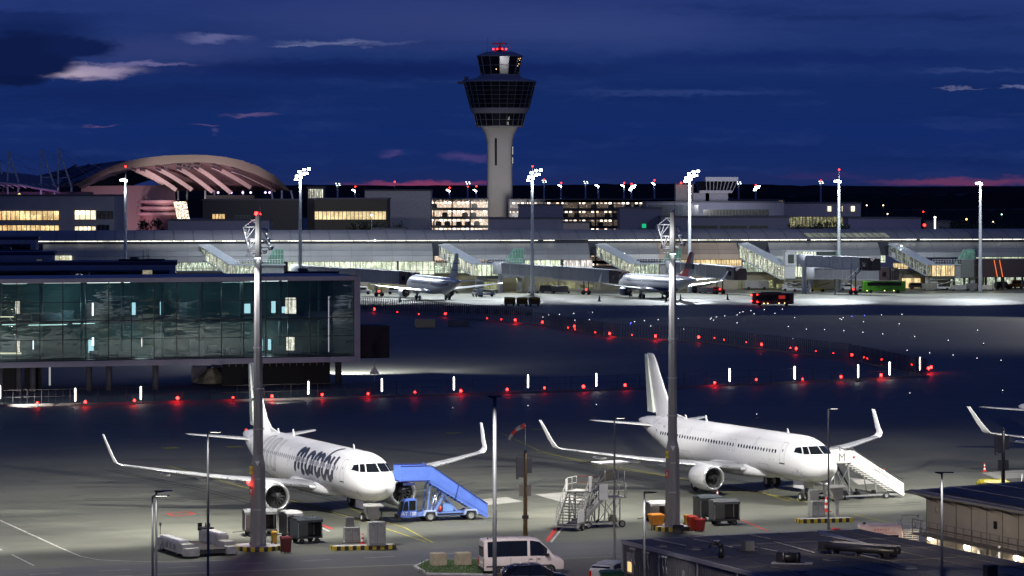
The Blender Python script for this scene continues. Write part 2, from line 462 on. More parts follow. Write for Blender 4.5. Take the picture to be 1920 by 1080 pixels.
def foil_ring(le, cdir, up, chord, th, n=9):
    """closed airfoil ring at a section"""
    le = Vector(le); cdir = Vector(cdir); up = Vector(up); pts = []
    xs = [.5*(1-math.cos(math.pi*i/n)) for i in range(n+1)]
    def yt(x): return 5*th*(.2969*math.sqrt(x)-.126*x-.3516*x*x+.2843*x**3-.1015*x**4)
    for x in xs: pts.append(le+cdir*chord*x+up*chord*(yt(x)+.02*math.sin(math.pi*x)))
    for x in reversed(xs[1:-1]): pts.append(le+cdir*chord*x-up*chord*(yt(x)*.8-.015*math.sin(math.pi*x)))
    return pts
def aircraft(name, label, loc, head, eng='cfm', marabu=False, sharklets=True, detail=2, fus_mat=None, tail_mat=None, rud_mat=None, nac_mat=None, group=None):
    global KU, KV
    root = thing(name, label, 'airliner', loc, head+math.pi, group)
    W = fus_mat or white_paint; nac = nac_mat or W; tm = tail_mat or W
    X = Vector((1,0,0))
    # fuselage
    mb = MB(); st = [.0,.04,.12,.22,.35,.5,.75,1.0]+[1.25+.25*i for i in range(20)]+[6.5+1.0*i for i in range(18)]+[24.5+.5*i for i in range(26)]+[37.4,37.6]
    n = 48 if detail > 1 else 28
    mb.loft([[surf(x, 2*math.pi*i/n) for i in range(n)] for x in st])
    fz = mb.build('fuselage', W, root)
    # belly fairing
    mb = MB(); rings = []
    for x, hw, zt, zb in ((9.6,.3,2.5,1.75),(10.2,1.0,2.6,1.66),(11.2,1.65,2.75,1.58),(12.6,2.02,2.95,1.5),(14.5,2.13,3.0,1.46),(17.5,2.13,3.0,1.46),(19,1.98,2.9,1.5),(20.3,1.55,2.7,1.6),(21.4,.9,2.5,1.72),(22.2,.25,2.3,1.8)):
        zc=(zt+zb)/2; rz=(zt-zb)/2
        rings.append([(x, hw*math.copysign(abs(math.sin(a))**.75,math.sin(a)), zc+rz*math.copysign(abs(math.cos(a))**.8,math.cos(a))) for a in (2*math.pi*i/24 for i in range(24))])
    mb.loft(rings); mb.build('belly_fairing', W, root)
    for sd in (1, -1):
        # wing
        def sec(y, le, ch, z, th): return foil_ring((le, sd*y, z), (1,0,-.02), (0,0,1), ch, th)
        mb = MB(); mb.loft([sec(1.0,11.7,7.4,2.2,.13), sec(2.0,12.2,6.6,2.3,.13), sec(3.6,13.05,5.65,2.45,.125), sec(5.2,13.9,4.85,2.62,.12), sec(6.4,14.5,4.35,2.75,.115), sec(9.5,16.1,3.45,3.08,.11), sec(13,17.95,2.5,3.52,.105), sec(15.5,19.25,1.9,3.88,.10), sec(16.7,19.9,1.62,4.06,.10)])
        wg = mb.build('wing', grey_skin, root)
        mb = MB()   # polished leading edge
        mb.loft([foil_ring((le-.05, sd*y, z+.01), (1,0,-.02), (0,0,1), ch*.13, .34, 6) for y, le, ch, z in ((2.4,12.42,6.4,2.33),(6.2,14.4,4.4,2.73),(9.5,16.1,3.45,3.08),(13,17.95,2.5,3.52),(16.4,19.75,1.7,4.02))])
        mb.build('slat', silver if detail > 1 else grey_skin, wg)
        if detail > 1:
            for y, x, z in ((6.8,17.6,2.45),(9.9,18.3,2.82),(12.9,19.2,3.22)):
                mb = MB(); mb.lathe([(0,.02),(.5,.13),(1.4,.17),(2.4,.12),(3.1,.02)], (x-.6, sd*y, z), (1,0,-.05), 12); mb.build('flap_track_fairing', W, wg)
        if sharklets:
            mb = MB(); rr = []
            for k in range(9):
                t = k/8; a = R(6+ (80-6)*min(1, t*1.8))
                if t <= .55: y = 16.7+.62*math.sin(R(80*t/.55)); z = 4.06+.62*(1-math.cos(R(80*t/.55)))+.04*t
                else: q = (t-.55)/.45; y = 17.31+q*.42; z = 4.57+q*2.0
                le = 19.9+t*.75+max(0,t-.5)*3.6; ch = 1.62-1.0*t
                up = Vector((0, -sd*math.sin(a), math.cos(a))); rr.append(foil_ring((le, sd*y, z), (1,0,0), up, ch, .09))
            mb.loft(rr); mb.build('sharklet', W, root)
        # engine
        ex, ey, ez = (11.15, sd*5.75, 1.72)
        rr = 1.0 if eng == 'cfm' else 1.1
        prof = [(.02,.93),(0,.97),(.03,1.02),(.12,1.07),(.4,1.13),(1.0,1.19),(1.8,1.2),(2.5,1.13),(3.1,1.0),(3.32,.94)] if eng=='cfm' else [(.02,.93),(0,.97),(.03,1.02),(.15,1.08),(.5,1.14),(1.2,1.19),(2.2,1.19),(3.2,1.05),(3.7,.93)]
        mb = MB(); mb.lathe([(t, r*rr) for t, r in prof[3:]]+[(prof[-1][0]-.4, prof[-1][1]*rr-.07)], (ex,ey,ez), (1,0,0), 36)
        en = mb.build('engine', nac, root)
        mb = MB(); mb.lathe([(.5,.86*rr),(.25,.86*rr),(.08,.885*rr)]+[(t, r*rr) for t, r in prof[:4]]+[(.125,1.085*rr)], (ex,ey,ez), (1,0,0), 36); mb.build('intake_lip', silver, en)
        mb = MB(); mb.lathe([(.3,.862*rr),(1.05,.84*rr),(1.06,.02)], (ex,ey,ez), (1,0,0), 30); mb.build('intake_duct', black if eng=='neo' else dsteel, en)
        if detail > 1:
            mb = MB(); nb = 18 if eng=='neo' else 30
            for i in range(nb):
                a = 2*math.pi*i/nb; ra = Vector((0, math.cos(a), math.sin(a))); ta = Vector((0, -math.sin(a), math.cos(a))); c = Vector((ex+.86, ey, ez)); wd = .11 if eng=='neo' else .08
                p = [c+ra*.22*rr+ta*wd*.5+X*(-.10), c+ra*.22*rr-ta*wd*.5+X*.02, c+ra*.55*rr-ta*wd*.9+X*.08, c+ra*.83*rr-ta*wd*.7+X*.10, c+ra*.83*rr+ta*wd*.7-X*.1, c+ra*.55*rr+ta*wd*.6-X*.12]
                mb.quad(*p)
            mb.build('fan', fanm, en)
            mb = MB(); mb.lathe([(.38,.01),(.5,.1),(.68,.19),(.9,.25)], (ex,ey,ez), (1,0,0), 20); sp = mb.build('spinner', black, en)
            mb = MB(); pts = [Vector((ex+.44+.02*i, ey+.05*i*.3*math.cos(i*.9), ez+.05*i*.3*math.sin(i*.9))) for i in range(8)]
            mb.path([p-X*.03 for p in pts], .02, 5); mb.build('spinner_mark', panelw, en)
            if eng == 'neo' and sd == -1:
                mb = MB(); mb.lathe([(.86,.835*rr),(.86,.80*rr),(.9,.80*rr)], (ex,ey,ez), (1,0,0), 36); mb.build('fan_liner', mat('green fan liner', (.02,.16,.09), .5), en)
        mb = MB(); mb.lathe([(2.9,.62),(3.6,.58),(4.4,.42),(4.5,.36)], (ex,ey,ez), (1,0,0), 24); mb.lathe([(4.2,.3),(4.9,.18),(5.3,.02)], (ex,ey,ez), (1,0,0), 16); mb.build('exhaust_nozzle', dsteel, en)
        mb = MB(); mb.loft([foil_ring((x, ey, z), (1,0,0), (0,1,0), ch, .09, 6) for z, x, ch in ((ez+.8,ex+.9,4.4),(ez+1.2,ex+1.5,4.6),(2.95,ex+3.0,3.2))]); mb.build('pylon', W, root)
        if detail > 1:
            mb = MB(); q = Vector((ex+.9, ey-sd*.9*rr*.75, ez+.9*rr*.7)); mb.quad(q, q+X*.9, q+X*.85+Vector((0,-sd*.28,.3)), q+X*.25+Vector((0,-sd*.25,.26))); mb.build('strake', W, en)
        # stabiliser
        mb = MB(); mb.loft([foil_ring((le, sd*y, z), (1,0,0), (0,0,1), ch, .09) for y, le, ch, z in ((.3,31.9,3.6,4.78),(1.0,32.3,3.3,4.85),(3.5,33.65,2.35,5.08),(6.0,34.95,1.42,5.30),(6.22,35.3,1.0,5.32))]); mb.build('tailplane', grey_skin, root)
        # main gear
        gx, gy = 17.71, sd*3.795
        mb = MB(); mb.tube((gx,gy,.6),(gx-.1,gy,2.6),.13,.16,10); mb.tube((gx,gy-.45,.58),(gx,gy+.45,.58),.08,.08,8); mb.beam((gx,gy,1.5),(gx,gy-sd*1.3,2.4),.09); mb.box(gx-.6,gx+.5,gy+sd*.32-.02,gy+sd*.32+.02,1.0,2.5)
        g = mb.build('main_gear', white_w, root)
        for k in (-.46,.46):
            mb = MB(); c=(gx,gy+k-.2,.585); mb.lathe([(0,.3),(0,.5),(.06,.57),(.2,.585),(.34,.57),(.4,.5),(.4,.3)], c, (0,1,0), 24); t = mb.build('wheel', tyre, g)
            mb = MB(); mb.lathe([(.03,.3),(.05,.1),(.05,.01)], c, (0,1,0), 16); mb.lathe([(.37,.3),(.35,.1),(.35,.01)], c, (0,1,0), 16); mb.build('rim', white_w, t)
    # nose gear
    mb = MB(); mb.tube((5.07,0,.4),(4.95,0,2.0),.09,.12,10); mb.tube((5.07,-.28,.39),(5.07,.28,.39),.05,.05,8); mb.beam((4.9,0,1.2),(4.2,0,1.95),.08)
    mb.beam((5.2,0,.6),(5.45,0,1.0),.05); mb.beam((5.45,0,1.0),(5.15,0,1.4),.05)
    g = mb.build('nose_gear', white_w, root)
    for sd in (1,-1):
        mb = MB(); mb.box(4.1,5.9,sd*.52-.02,sd*.52+.02,1.15,1.8); mb.build('gear_door', W, g)
        mb = MB(); c=(5.07,sd*.25-.11,.385); mb.lathe([(0,.2),(0,.33),(.05,.38),(.11,.385),(.17,.38),(.22,.33),(.22,.2)], c, (0,1,0), 22); t = mb.build('wheel', tyre, g)
        mb = MB(); mb.lathe([(.02,.2),(.05,.08),(.05,.01)], c, (0,1,0), 14); mb.lathe([(.20,.2),(.17,.08),(.17,.01)], c, (0,1,0), 14); mb.build('rim', white_w, t)
    mb = MB(); mb.sphere((4.85,.13,1.25),.06,5); mb.sphere((4.85,-.13,1.25),.06,5); mb.build('taxi_light', silver, g)
    # fin and rudder
    def fsec(z, le, te, th=.09, a=0.0, b=1.0):
        ch = te-le; return foil_ring((le+ch*a, 0, z), (1,0,0), (0,1,0), ch*(b-a), th*.7)
    zz = [(5.55,29.6,35.9),(5.9,30.1,35.95),(6.6,30.75,36.0),(9,32.6,36.3),(11.3,34.25,36.55),(11.62,34.55,36.58),(11.76,34.95,36.5)]
    mb = MB(); mb.loft([foil_ring((le,0,z),(1,0,0),(0,1,0),(te-le)*.70,.10) for z,le,te in zz]); fin = mb.build('fin', tm, root)
    mb = MB(); mb.loft([foil_ring((27.2,0,5.84),(1,0,0),(0,1,0),2.8,.02,6), foil_ring((29.6,0,6.15),(1,0,0),(0,1,0),1.6,.08,6), foil_ring((30.9,0,6.95),(1,0,0),(0,1,0),.6,.12,6)]); mb.build('dorsal_fillet', tm, root)
    mb = MB()
    rr = []
    for z,le,te in [(6.02,30.2,35.96)]+zz[2:6]:
        x0 = le+(te-le)*.705; t0=(te-le)*.045
        rr.append([(x0,-t0,z),(x0+.1,-t0,z),(te,-.02,z),(te,.02,z),(x0+.1,t0,z),(x0,t0,z)])
    mb.loft(rr, smooth=False); mb.build('rudder', rud_mat or mat('pale green grey rudder', (.58,.62,.58), .4, 0, .05), root)
    mb = MB(); mb.lathe([(0,.12),(.25,.11),(.3,.02)], (37.5,0,5.08), (1,0,0), 12); mb.build('tail_exhaust', dsteel, root)
    # blade antennas
    for x, h in ((27.6,.35),(23.4,.55),(7.6,.42)) if detail > 1 else ((7.6,.42),):
        mb = MB(); z = 5.86; mb.prism([(x,-.03,z),(x+.35,-.03,z),(x+.42,-.03,z+h),(x+.25,-.03,z+h)], (0,.06,0)); mb.build('antenna', W, root)
    # cockpit glazing
    for sd in (1,-1):
        for cs in (((.03,4.47),(1.0,4.43),(.82,5.06),(.03,5.10)), ((1.07,4.43),(1.40,4.42),(1.20,5.0),(.89,5.05)), ((1.46,4.42),(1.72,4.50),(1.50,4.90),(1.26,4.99))):
            mb = MB(); vs = []
            for j in range(7):
                for i in range(7):
                    p_, q_ = i/6, j/6
                    y = (cs[0][0]*(1-p_)+cs[1][0]*p_)*(1-q_)+(cs[3][0]*(1-p_)+cs[2][0]*p_)*q_; z = (cs[0][1]*(1-p_)+cs[1][1]*p_)*(1-q_)+(cs[3][1]*(1-p_)+cs[2][1]*p_)*q_
                    lo_, hi_ = .3, 5.5
                    for _ in range(30):
                        m_ = (lo_+hi_)/2; t_, b_, h_ = fs(m_)
                        if (y/h_)**2+((z-(t_+b_)/2)/((t_-b_)/2))**2 > 1: lo_ = m_
                        else: hi_ = m_
                    vs.append((lo_-.03, sd*(y+.012), z+.014))
            mb.add(vs, [(j*7+i, j*7+i+1, j*7+i+8, j*7+i+7) for j in range(6) for i in range(6)], True); mb.build('cockpit_window', dglass, root)
    # seams: doors
    line = mat('panel gap grey', (.28,.28,.30), .6)
    def outline(mb, xa, xb, za, zb, wl=.035, sd=1, off=.011):
        ta, tb = th_at_z(xa, za), th_at_z(xa, zb); dl = wl/2.0
        for cs in (((xa,ta),(xa+wl,ta),(xa+wl,tb),(xa,tb)), ((xb-wl,ta),(xb,ta),(xb,tb),(xb-wl,tb)), ((xa,ta),(xb,ta),(xb,ta-dl),(xa,ta-dl)), ((xa,tb+dl),(xb,tb+dl),(xb,tb),(xa,tb))):
            patch(mb, [(x, sd*t) for x, t in cs], 2, 8, off)
    if detail > 1:
        for sd in (1,-1):
            for xa, xb, za, zb in ((5.05,5.9,3.40,5.22),(30.55,31.3,3.5,5.2)):
                mb = MB(); outline(mb, xa, xb, za, zb, .04, sd); d = mb.build('door', line, root)
                mb = MB(); patch(mb, [((xa+xb)/2-.07, sd*th_at_z(xa,4.42)), ((xa+xb)/2+.07, sd*th_at_z(xa,4.42)), ((xa+xb)/2+.07, sd*th_at_z(xa,4.62)), ((xa+xb)/2-.07, sd*th_at_z(xa,4.62))],2,2,.016); mb.build('pane', dglass, d)
                mb = MB(); patch(mb, [(xa-.02, sd*th_at_z(xa,3.42)),(xb+.06, sd*th_at_z(xa,3.42)),(xb+.06, sd*th_at_z(xa,3.34)),(xa-.02, sd*th_at_z(xa,3.34))],2,2,.02); mb.build('sill', dsteel, d)
            for xa in (14.35,15.25):
                mb = MB(); outline(mb, xa, xa+.52, 3.85, 4.85, .03, sd); mb.build('emergency_exit', line, root)
            mb = MB(); outline(mb, 8.2, 10.0, 2.3, 3.1, .03, sd); outline(mb, 23.5, 25.2, 2.3, 3.1, .03, sd); mb.build('cargo_door', line, root)
        for x, z in ((4.0,2.7),(6.9,3.6),(7.6,3.55),(2.9,2.55),(8.9,3.5)):
            mb = MB(); t = th_at_z(x,z); patch(mb, [(x,t),(x+.1,t),(x+.1,t-.05),(x,t-.05)],1,1,.014); mb.build('service_port', line, root)
        if not marabu:
            mb = MB(); outline(mb, 3.0, 3.42, 2.75, 3.05, .02, 1); t=th_at_z(3.15,2.95); patch(mb,[(3.15,t),(3.28,t),(3.28,t+.09),(3.15,t+.09)],1,1,.016); mb.build('nose_marking', line, root)
    # cabin windows
    wth = th_at_z(15, 4.38)
    xs = [6.75+.533*i for i in range(44)]
    xs = [x for x in xs if not (14.05 < x < 14.3)]
    shade = mat('drawn window shade', (.20,.21,.25), .3, 0, .1, 2)
    def owin(n0, nr, m, r1, r2, off, par):
        pass
    if detail > 1:
        for sd in (1,):
            pane = None
            for x in xs:
                if x > 29.9: continue
                c = Vector((x, sd*surf(15,wth).y, 4.38)); nrm = Vector((0, sd*math.sin(wth), math.cos(wth))).normalized(); upv = Vector((0,-sd*math.cos(wth), math.sin(wth)))
                if x > 26: c = surf(x, sd*th_at_z(x,4.38)); 
                if pane is None:
                    mb = MB(); k = 14
                    mb.add([Vector((math.cos(2*math.pi*i/k)*.125, 0, 0))+upv*math.copysign(abs(math.sin(2*math.pi*i/k))**.8, math.sin(2*math.pi*i/k))*.18 + nrm*.016 for i in range(k)], [tuple(range(k))])
                    pane = mb.build('window', shade if marabu else dglass, root); pane.location = c
                    if marabu:
                        mb = MB(); mb.add([Vector((math.cos(2*math.pi*i/k)*.2, 0, 0))+upv*math.sin(2*math.pi*i/k)*.27 + nrm*.0145 for i in range(k)], [tuple(range(k))]); fr = mb.build('window_surround', W, pane)
                else:
                    o = pane.copy(); C.objects.link(o); o.location = c
                    for ch in pane.children: d = ch.copy(); C.objects.link(d); d.parent = o
        mb = MB()
    else:
        mb = MB()
        for sd in (-1,):
            for x in xs:
                t = th_at_z(x,4.42); patch(mb, [(x,sd*t),(x+.25,sd*t),(x+.25,sd*(t+.16)),(x,sd*(t+.16))],1,1,.012)
        mb.build_parts('window', dglass, root)
    if marabu:
        ink = mat('slate livery ink', (.035,.045,.065), .35, 0, .08, 2)
        x0 = 17.3; wd = .57; KU, KV = 1.13, 1.12
        def word(mb, k):
            u = 0
            # m
            for pts in ([(0,-.95),(.05,.35)]+arc2(.42,.35,.37,.55,180,0)+[(.8,-.75)], [(.8,.1)]+arc2(1.2,.35,.38,.55,180,0)+[(1.6,-.5)]+arc2(1.85,-.5,.25,.4,180,330,8)):
                stroke(mb, shear2(pts), wd*k, x0)
            def a(u):
                stroke(mb, shear2(arc2(u+.52,-.05,.5,.82,20,340,22)), wd*k*.92, x0); stroke(mb, shear2([(u+1.02,.8),(u+1.04,-.6),(u+1.2,-.9)]), wd*k*.9, x0)
            a(2.35)
            stroke(mb, shear2([(3.95,-.95),(3.98,.3)]+arc2(4.33,.3,.34,.5,180,50,8)), wd*k, x0)
            a(4.6)
            stroke(mb, shear2([(7.05,2.0),(6.55,1.5),(6.2,.5),(6.2,-.2)]), wd*k*.8, x0); stroke(mb, shear2(arc2(6.68,-.15,.5,.78,0,360,24)), wd*k*.92, x0)
            stroke(mb, shear2([(7.62,.85),(7.6,-.3)]+arc2(8.0,-.35,.4,.55,180,330,10)), wd*k, x0); stroke(mb, shear2([(8.5,.95),(8.48,-.4),(8.6,-.9)]), wd*k*.9, x0)
        mb = MB(); word(mb, 1); mb.build('lettering', ink, root)
        # large pale line letters toward the tail
        KU = KV = 1.0
        g = mat('pale grey livery ink', (.30,.31,.33), .4, 0, .08, 2)
        mb = MB()
        for o in (-.17, .17):
            stroke(mb, [(u+o,v) for u,v in shear2([(2.2,-1.6)]+arc2(2.2,.3,0.01,.01,0,1,1)+arc2(2.75,.9,.55,.75,180,0,12)+[(3.3,-.6)]+arc2(3.9,-.8,.6,.8,180,350,12)+[(4.5,1.6)], .3)], .12, 27.3)
            stroke(mb, [(u+o,v) for u,v in shear2([(.0,-1.2)]+arc2(.6,.9,.6,.9,180,0,12)+[(1.2,-1.4)], .3)], .12, 27.3)
        mb.build('tail_lettering', g, root)
        mb = MB()   # bird head curl on the fin
        pts = arc2(34.6,8.0,.42,.5,200,0,14)+[(35.02,7.0),(34.95,6.4)]
        for a, b in zip(pts[:-1], pts[1:]):
            for yy in (.21,): mb.beam((a[0],yy+(8.3-a[1])*.02,a[1]),(b[0],yy+(8.3-b[1])*.02,b[1]),.14,.02,up=(0,1,0))
        mb.build('fin_logo', ink, root)
        mb = MB(); mb.sphere((37.2,.0,5.4),.14,6); mb.build('tail_light', emit('dim red tail lamp', (1,.02,.02), 1.5), root)
    else:
        if detail > 1:
            t = th_at_z(29,4.9)
            M = face_mtx(surf(29.2,t,.02), (-1,0,0), (0,-math.cos(t)*.4,1)); text(root, 'registration', '9H-', M, .32, line)
    return root

# pose recovered from the photograph: heading angle of the forward direction, world position of the nose
acA = aircraft('airliner', 'white airliner with dark marabu lettering along its side and open dark engine fans', (-10.35,264.98,0), -1.1732, 'neo', marabu=True)
acB = aircraft('airliner', 'plain all-white airliner with dark cabin windows and no lettering, white stairs at its nose', (28.11,282.5,0), -1.1465, 'cfm')
acC = copy_tree(acB, 'white airliner at the right edge, only an upturned wingtip and a tailplane in view', (71.1,302.5,0), -1.1465+.08+math.pi)
skin_a = mat('pale silver blue paint', (.50,.54,.62), .3, .2, .08, .4)
acD = aircraft('airliner', 'distant silver white airliner with blue stripes, tail toward us, behind the glass building', (-25.2,793.6,0), 1.92, 'cfm', sharklets=False, detail=1, fus_mat=skin_a, tail_mat=skin_a, rud_mat=skin_a)
mb = MB(); nb = mat('navy livery stripe', (.02,.04,.16), .4)
for sd in (1,-1):
    t = lambda x, z: th_at_z(x, z)
    patch(mb, [(8,sd*t(8,4.05)),(22,sd*t(22,4.05)),(22,sd*t(22,3.95)),(8,sd*t(8,3.95))],20,1,.016)
    patch(mb, [(22,sd*t(22,4.5)),(33,sd*t(33,4.6)),(33,sd*t(33,4.1)),(22,sd*t(22,3.8))],16,3,.016)
mb.build('livery_stripe', nb, acD)
mb = MB(); mb.box(31.8,36.3,-.2,.2,7.6,7.8); mb.box(33.5,36.6,-.17,.17,9.2,9.35); mb.build('fin_stripe', nb, acD)
acE = aircraft('airliner', 'distant white airliner with navy engines and a red banded tail', (27.2,805.4,0), 2.04, 'cfm', detail=1, tail_mat=mat('red livery paint', (.45,.03,.05), .35), rud_mat=mat('pale banded rudder', (.5,.5,.55), .35), nac_mat=mat('navy engine paint', (.012,.015,.10), .3))
mb = MB()
patchm = mat('navy livery stripe', (.02,.04,.16), .4)
for sd in (1,-1): patch(mb, [(7,sd*R(118)),(30,sd*R(118)),(30,sd*R(178)),(7,sd*R(178))],24,6,.014)
mb.build('belly_stripe', patchm, acE)
mb = MB(); mb.box(32.6,36.3,-.22,.22,7.6,8.8); mb.build('fin_band', mat('dark blue green band', (.02,.04,.06), .4), acE)
# ================================================================== ground and markings
GR = R(23.5)                       # direction of the stand grid
gu = Vector((math.sin(GR), -math.cos(GR), 0)); gv = Vector((math.cos(GR), math.sin(GR), 0))
def ground_mat(name, c1, c2, joints=True, stain=.5):
    m = bpy.data.materials.new(name); m.use_nodes = True; N.nt = m.node_tree; b = m.node_tree.nodes['Principled BSDF']
    x, y, z = sep(coord()); ca, sa = math.cos(GR), math.sin(GR)
    a = x*ca+y*sa; c = y*ca-x*sa
    big = nz(xyz(a*.02, c*.035), 1, 4, .6); mid = nz(xyz(a*.12, c*.3+4), 1, 5, .65); fine = nz(xyz(a*2.2, c*2.2), 1, 3, .6)
    col = mixc(sstep(big*.5+mid*.5, .38, .62), c1, c2)
    streak = nz(xyz(a*.05+3, c*.6), 1, 4, .6); col = mixc(sstep(streak, .56, .72)*stain, col, tuple(v*.55 for v in c1))
    spots = nz(xyz(a*.55, c*.55+20), 1, 2, .5); col = mixc(sstep(spots, .70, .76)*.55, col, tuple(v*.45 for v in c1))
    col = mixc((fine-.5)*.25+.1, col, tuple(v*.75 for v in c1))
    if joints:
        ja = N.math('ABSOLUTE', N.math('FRACT', a/7.5)-.5); jc = N.math('ABSOLUTE', N.math('FRACT', c/7.5)-.5)
        j = N.math('MAXIMUM', sstep(ja, .4935, .4975), sstep(jc, .4935, .4975)); col = mixc(j*.6, col, tuple(v*.4 for v in c1))
        cell = N.nt.nodes.new('ShaderNodeTexWhiteNoise'); cell.noise_dimensions = '2D'
        N.nt.links.new(xyz(N.math('FLOOR', a/7.5+.5), N.math('FLOOR', c/7.5+.5)), cell.inputs[0]); col = mixc(N(cell.outputs[0])*.3, col, tuple(v*.72 for v in c1))
    m.node_tree.links.new(col, b.inputs['Base Color']); m.node_tree.links.new((mid*.35+.42).s, b.inputs['Roughness'])
    b.inputs['Specular IOR Level'].default_value = .35
    MATS[name] = m; return m
concrete = ground_mat('apron concrete', (.098,.102,.085), (.142,.145,.12), True, .6)
asphalt = ground_mat('asphalt', (.075,.076,.085), (.105,.106,.112), False, .35)
mb = MB()
ys = [-400,0,150,230,300,400,520,700,900,1300,2500,6000,14000,26000]; xs = [-14000,-3000,-600,-200,-80,0,80,200,600,3000,14000]
vs = [(x,y,0) for y in ys for x in xs]; nx = len(xs)
mb.add(vs, [(j*nx+i, j*nx+i+1, (j+1)*nx+i+1, (j+1)*nx+i) for j in range(len(ys)-1) for i in range(nx-1)])
struct(mb.build('ground', concrete))
def sheet(name, pts, m, z=.01):
    mb = MB(); mb.quad(*[(p[0],p[1],z) for p in pts]); return struct(mb.build(name, m))
def gp(px, py): v = GP(px, py); return (v.x, v.y)
# service road in front of the stands and the darker verge this side of it
a0 = Vector((-20.8,243.6,0)); d = gv
r1 = Vector((-62, 226.3, 0)); r2 = Vector((-22.5, 241.8, 0)); r3 = Vector((8.8, 256.4, 0)); r4 = Vector((60, 279.5, 0))
q1 = Vector((-62, 213, 0)); q2 = Vector((-30, 231.5, 0)); q3 = Vector((7.3, 244.0, 0)); q4 = Vector((60, 266, 0))
sheet('service_road', [q1,q2,q3,q4,r4,r3,r2,r1], asphalt, .008)
asphalt2 = ground_mat('worn brown asphalt', (.075,.07,.06), (.11,.10,.085), False, .4)
sheet('near_road', [(-90,150),(90,150),(70,262),q4-gu*0+gu*.5,q3+gu*.5,q2+gu*.5,q1+gu*.5,(-90,205)], asphalt2, .006)
wl = mat('worn white road paint', (.42,.42,.40), .7, 0, .25, 1.5); yl = mat('worn yellow paint', (.36,.34,.06), .7, 0, .35, 1.2); rl = mat('red ground paint', (.55,.035,.03), .7, 0, .2, 2)
pale = mat('pale fresh concrete', (.36,.355,.33), .8, 0, .1, .4)
def stripe(pts, wdt, m, name='road_marking', z=.018):
    mb = MB()
    for a, b in zip(pts[:-1], pts[1:]):
        a = Vector((a[0],a[1],z)); b = Vector((b[0],b[1],z)); n = Vector((-(b-a).y,(b-a).x,0)).normalized()*wdt/2; mb.quad(a-n,b-n,b+n,a+n)
    return struct(mb.build(name, m))
stripe([gp(-60,955),gp(0,976),gp(60,1003),gp(110,1026),gp(150,1043),gp(185,1050),gp(250,1053),gp(330,1054),gp(445,1050)], .16, wl)
stripe([gp(22,1040),gp(64,1061)], .14, wl); stripe([gp(-20,1023),gp(4,1032)], .14, wl)
stripe([q1-gu*.2,q2-gu*.2,q3-gu*.2,q4-gu*.2], .2, mat('pale kerb line', (.36,.36,.28), .7))
for i in range(9):
    c = r2*.5+q2*.5+(r3-q2)*.03+gv*(i*5.2-16); stripe([c, c+gv*2.4], .12, wl)
stripe([gp(1048,983),gp(1026,1015)], .35, rl); stripe([gp(1055,990),gp(1033,1017)], .2, wl, z=.022)
stripe([gp(598,982),gp(622,992)], .28, rl); stripe([gp(602,989),gp(618,997)], .18, wl, z=.022)
stripe([gp(1390,975),gp(1440,996)], .16, rl)
stripe([gp(313,963),gp(352,960),gp(366,964),gp(327,968),gp(313,963)], .22, rl)
for pts in ([(940,812),(1010,845),(1120,873),(1250,893)],[(500,857),(560,878)],[(650,990-40),(700,972),(760,990),(812,1018)],[(720,990),(800,1017)],[(1300,1000-75),(1420,921),(1480,940)],[(1600,965),(1690,985)],[(1560,783),(1700,800),(1820,812)],[(880,800),(1000,790)],[(120,840),(330,832)],[(1810,800),(1920,790)]):
    stripe([gp(*p) for p in pts], .16, yl)
for px, py in ((440,838),(320,840),(850,812),(1010,805)):
    c = GP(px,py); stripe([c-gv*.9, c+gv*.9], 1.6, yl)
for pts in ([(893,938),(950,932),(980,941),(905,948)],[(1002,927),(1060,923),(1105,940),(1068,946)],[(1590,895),(1660,905),(1610,909)],[(1840,887),(1920,880),(1925,896),(1870,898)]):
    sheet('concrete_patch', [gp(*p) for p in pts], pale, .012)
drain = mat('drain cover iron', (.03,.03,.03), .6)
for px, py in ((62,903),(137,900),(216,930),(138,930),(283,897),(211,904),(1136,865),(916,938),(1012,866),(1700,897),(1876,889)):
    c = GP(px,py); sheet('drain_cover', [c-gv*.55-gu*.12, c+gv*.55-gu*.12, c+gv*.55+gu*.12, c-gv*.55+gu*.12], drain, .016)
# grass island
mb = MB(); mb.cur = 0
c1, c2 = GP(782,1063), GP(940,1068)
pts = [GP(775,1064),GP(800,1052),GP(925,1050),GP(985,1060),GP(985,1080),GP(800,1078)]
mb.prism([p+Vector((0,0,0)) for p in pts], (0,0,.12)); struct(mb.build('kerb', kerbc))
grass = mat('short grass', (.045,.085,.02), .9, 0, .5, 2.5)
mb = MB(); ctr = sum(pts, Vector())/len(pts); inn = [ctr+(p-ctr)*.94 for p in pts]; mb.quad(*[(p.x,p.y,.14) for p in inn])
xs0=[p.x for p in inn]; ys0=[p.y for p in inn]
for i in range(2600):
    x = random.uniform(min(xs0)+.3,max(xs0)-.3); y = random.uniform(min(ys0)+.4,max(ys0)-1.2)
    h = random.uniform(.04,.13); a = random.uniform(0,3.14); mb.add([(x,y,.13),(x+.05*math.cos(a),y+.05*math.sin(a),.13),(x+random.uniform(-.04,.04),y,.14+h)],[(0,1,2)])
tag(mb.build('grass', grass), 'short green grass strip beside the two pale concrete blocks', 'grass', kind='stuff')

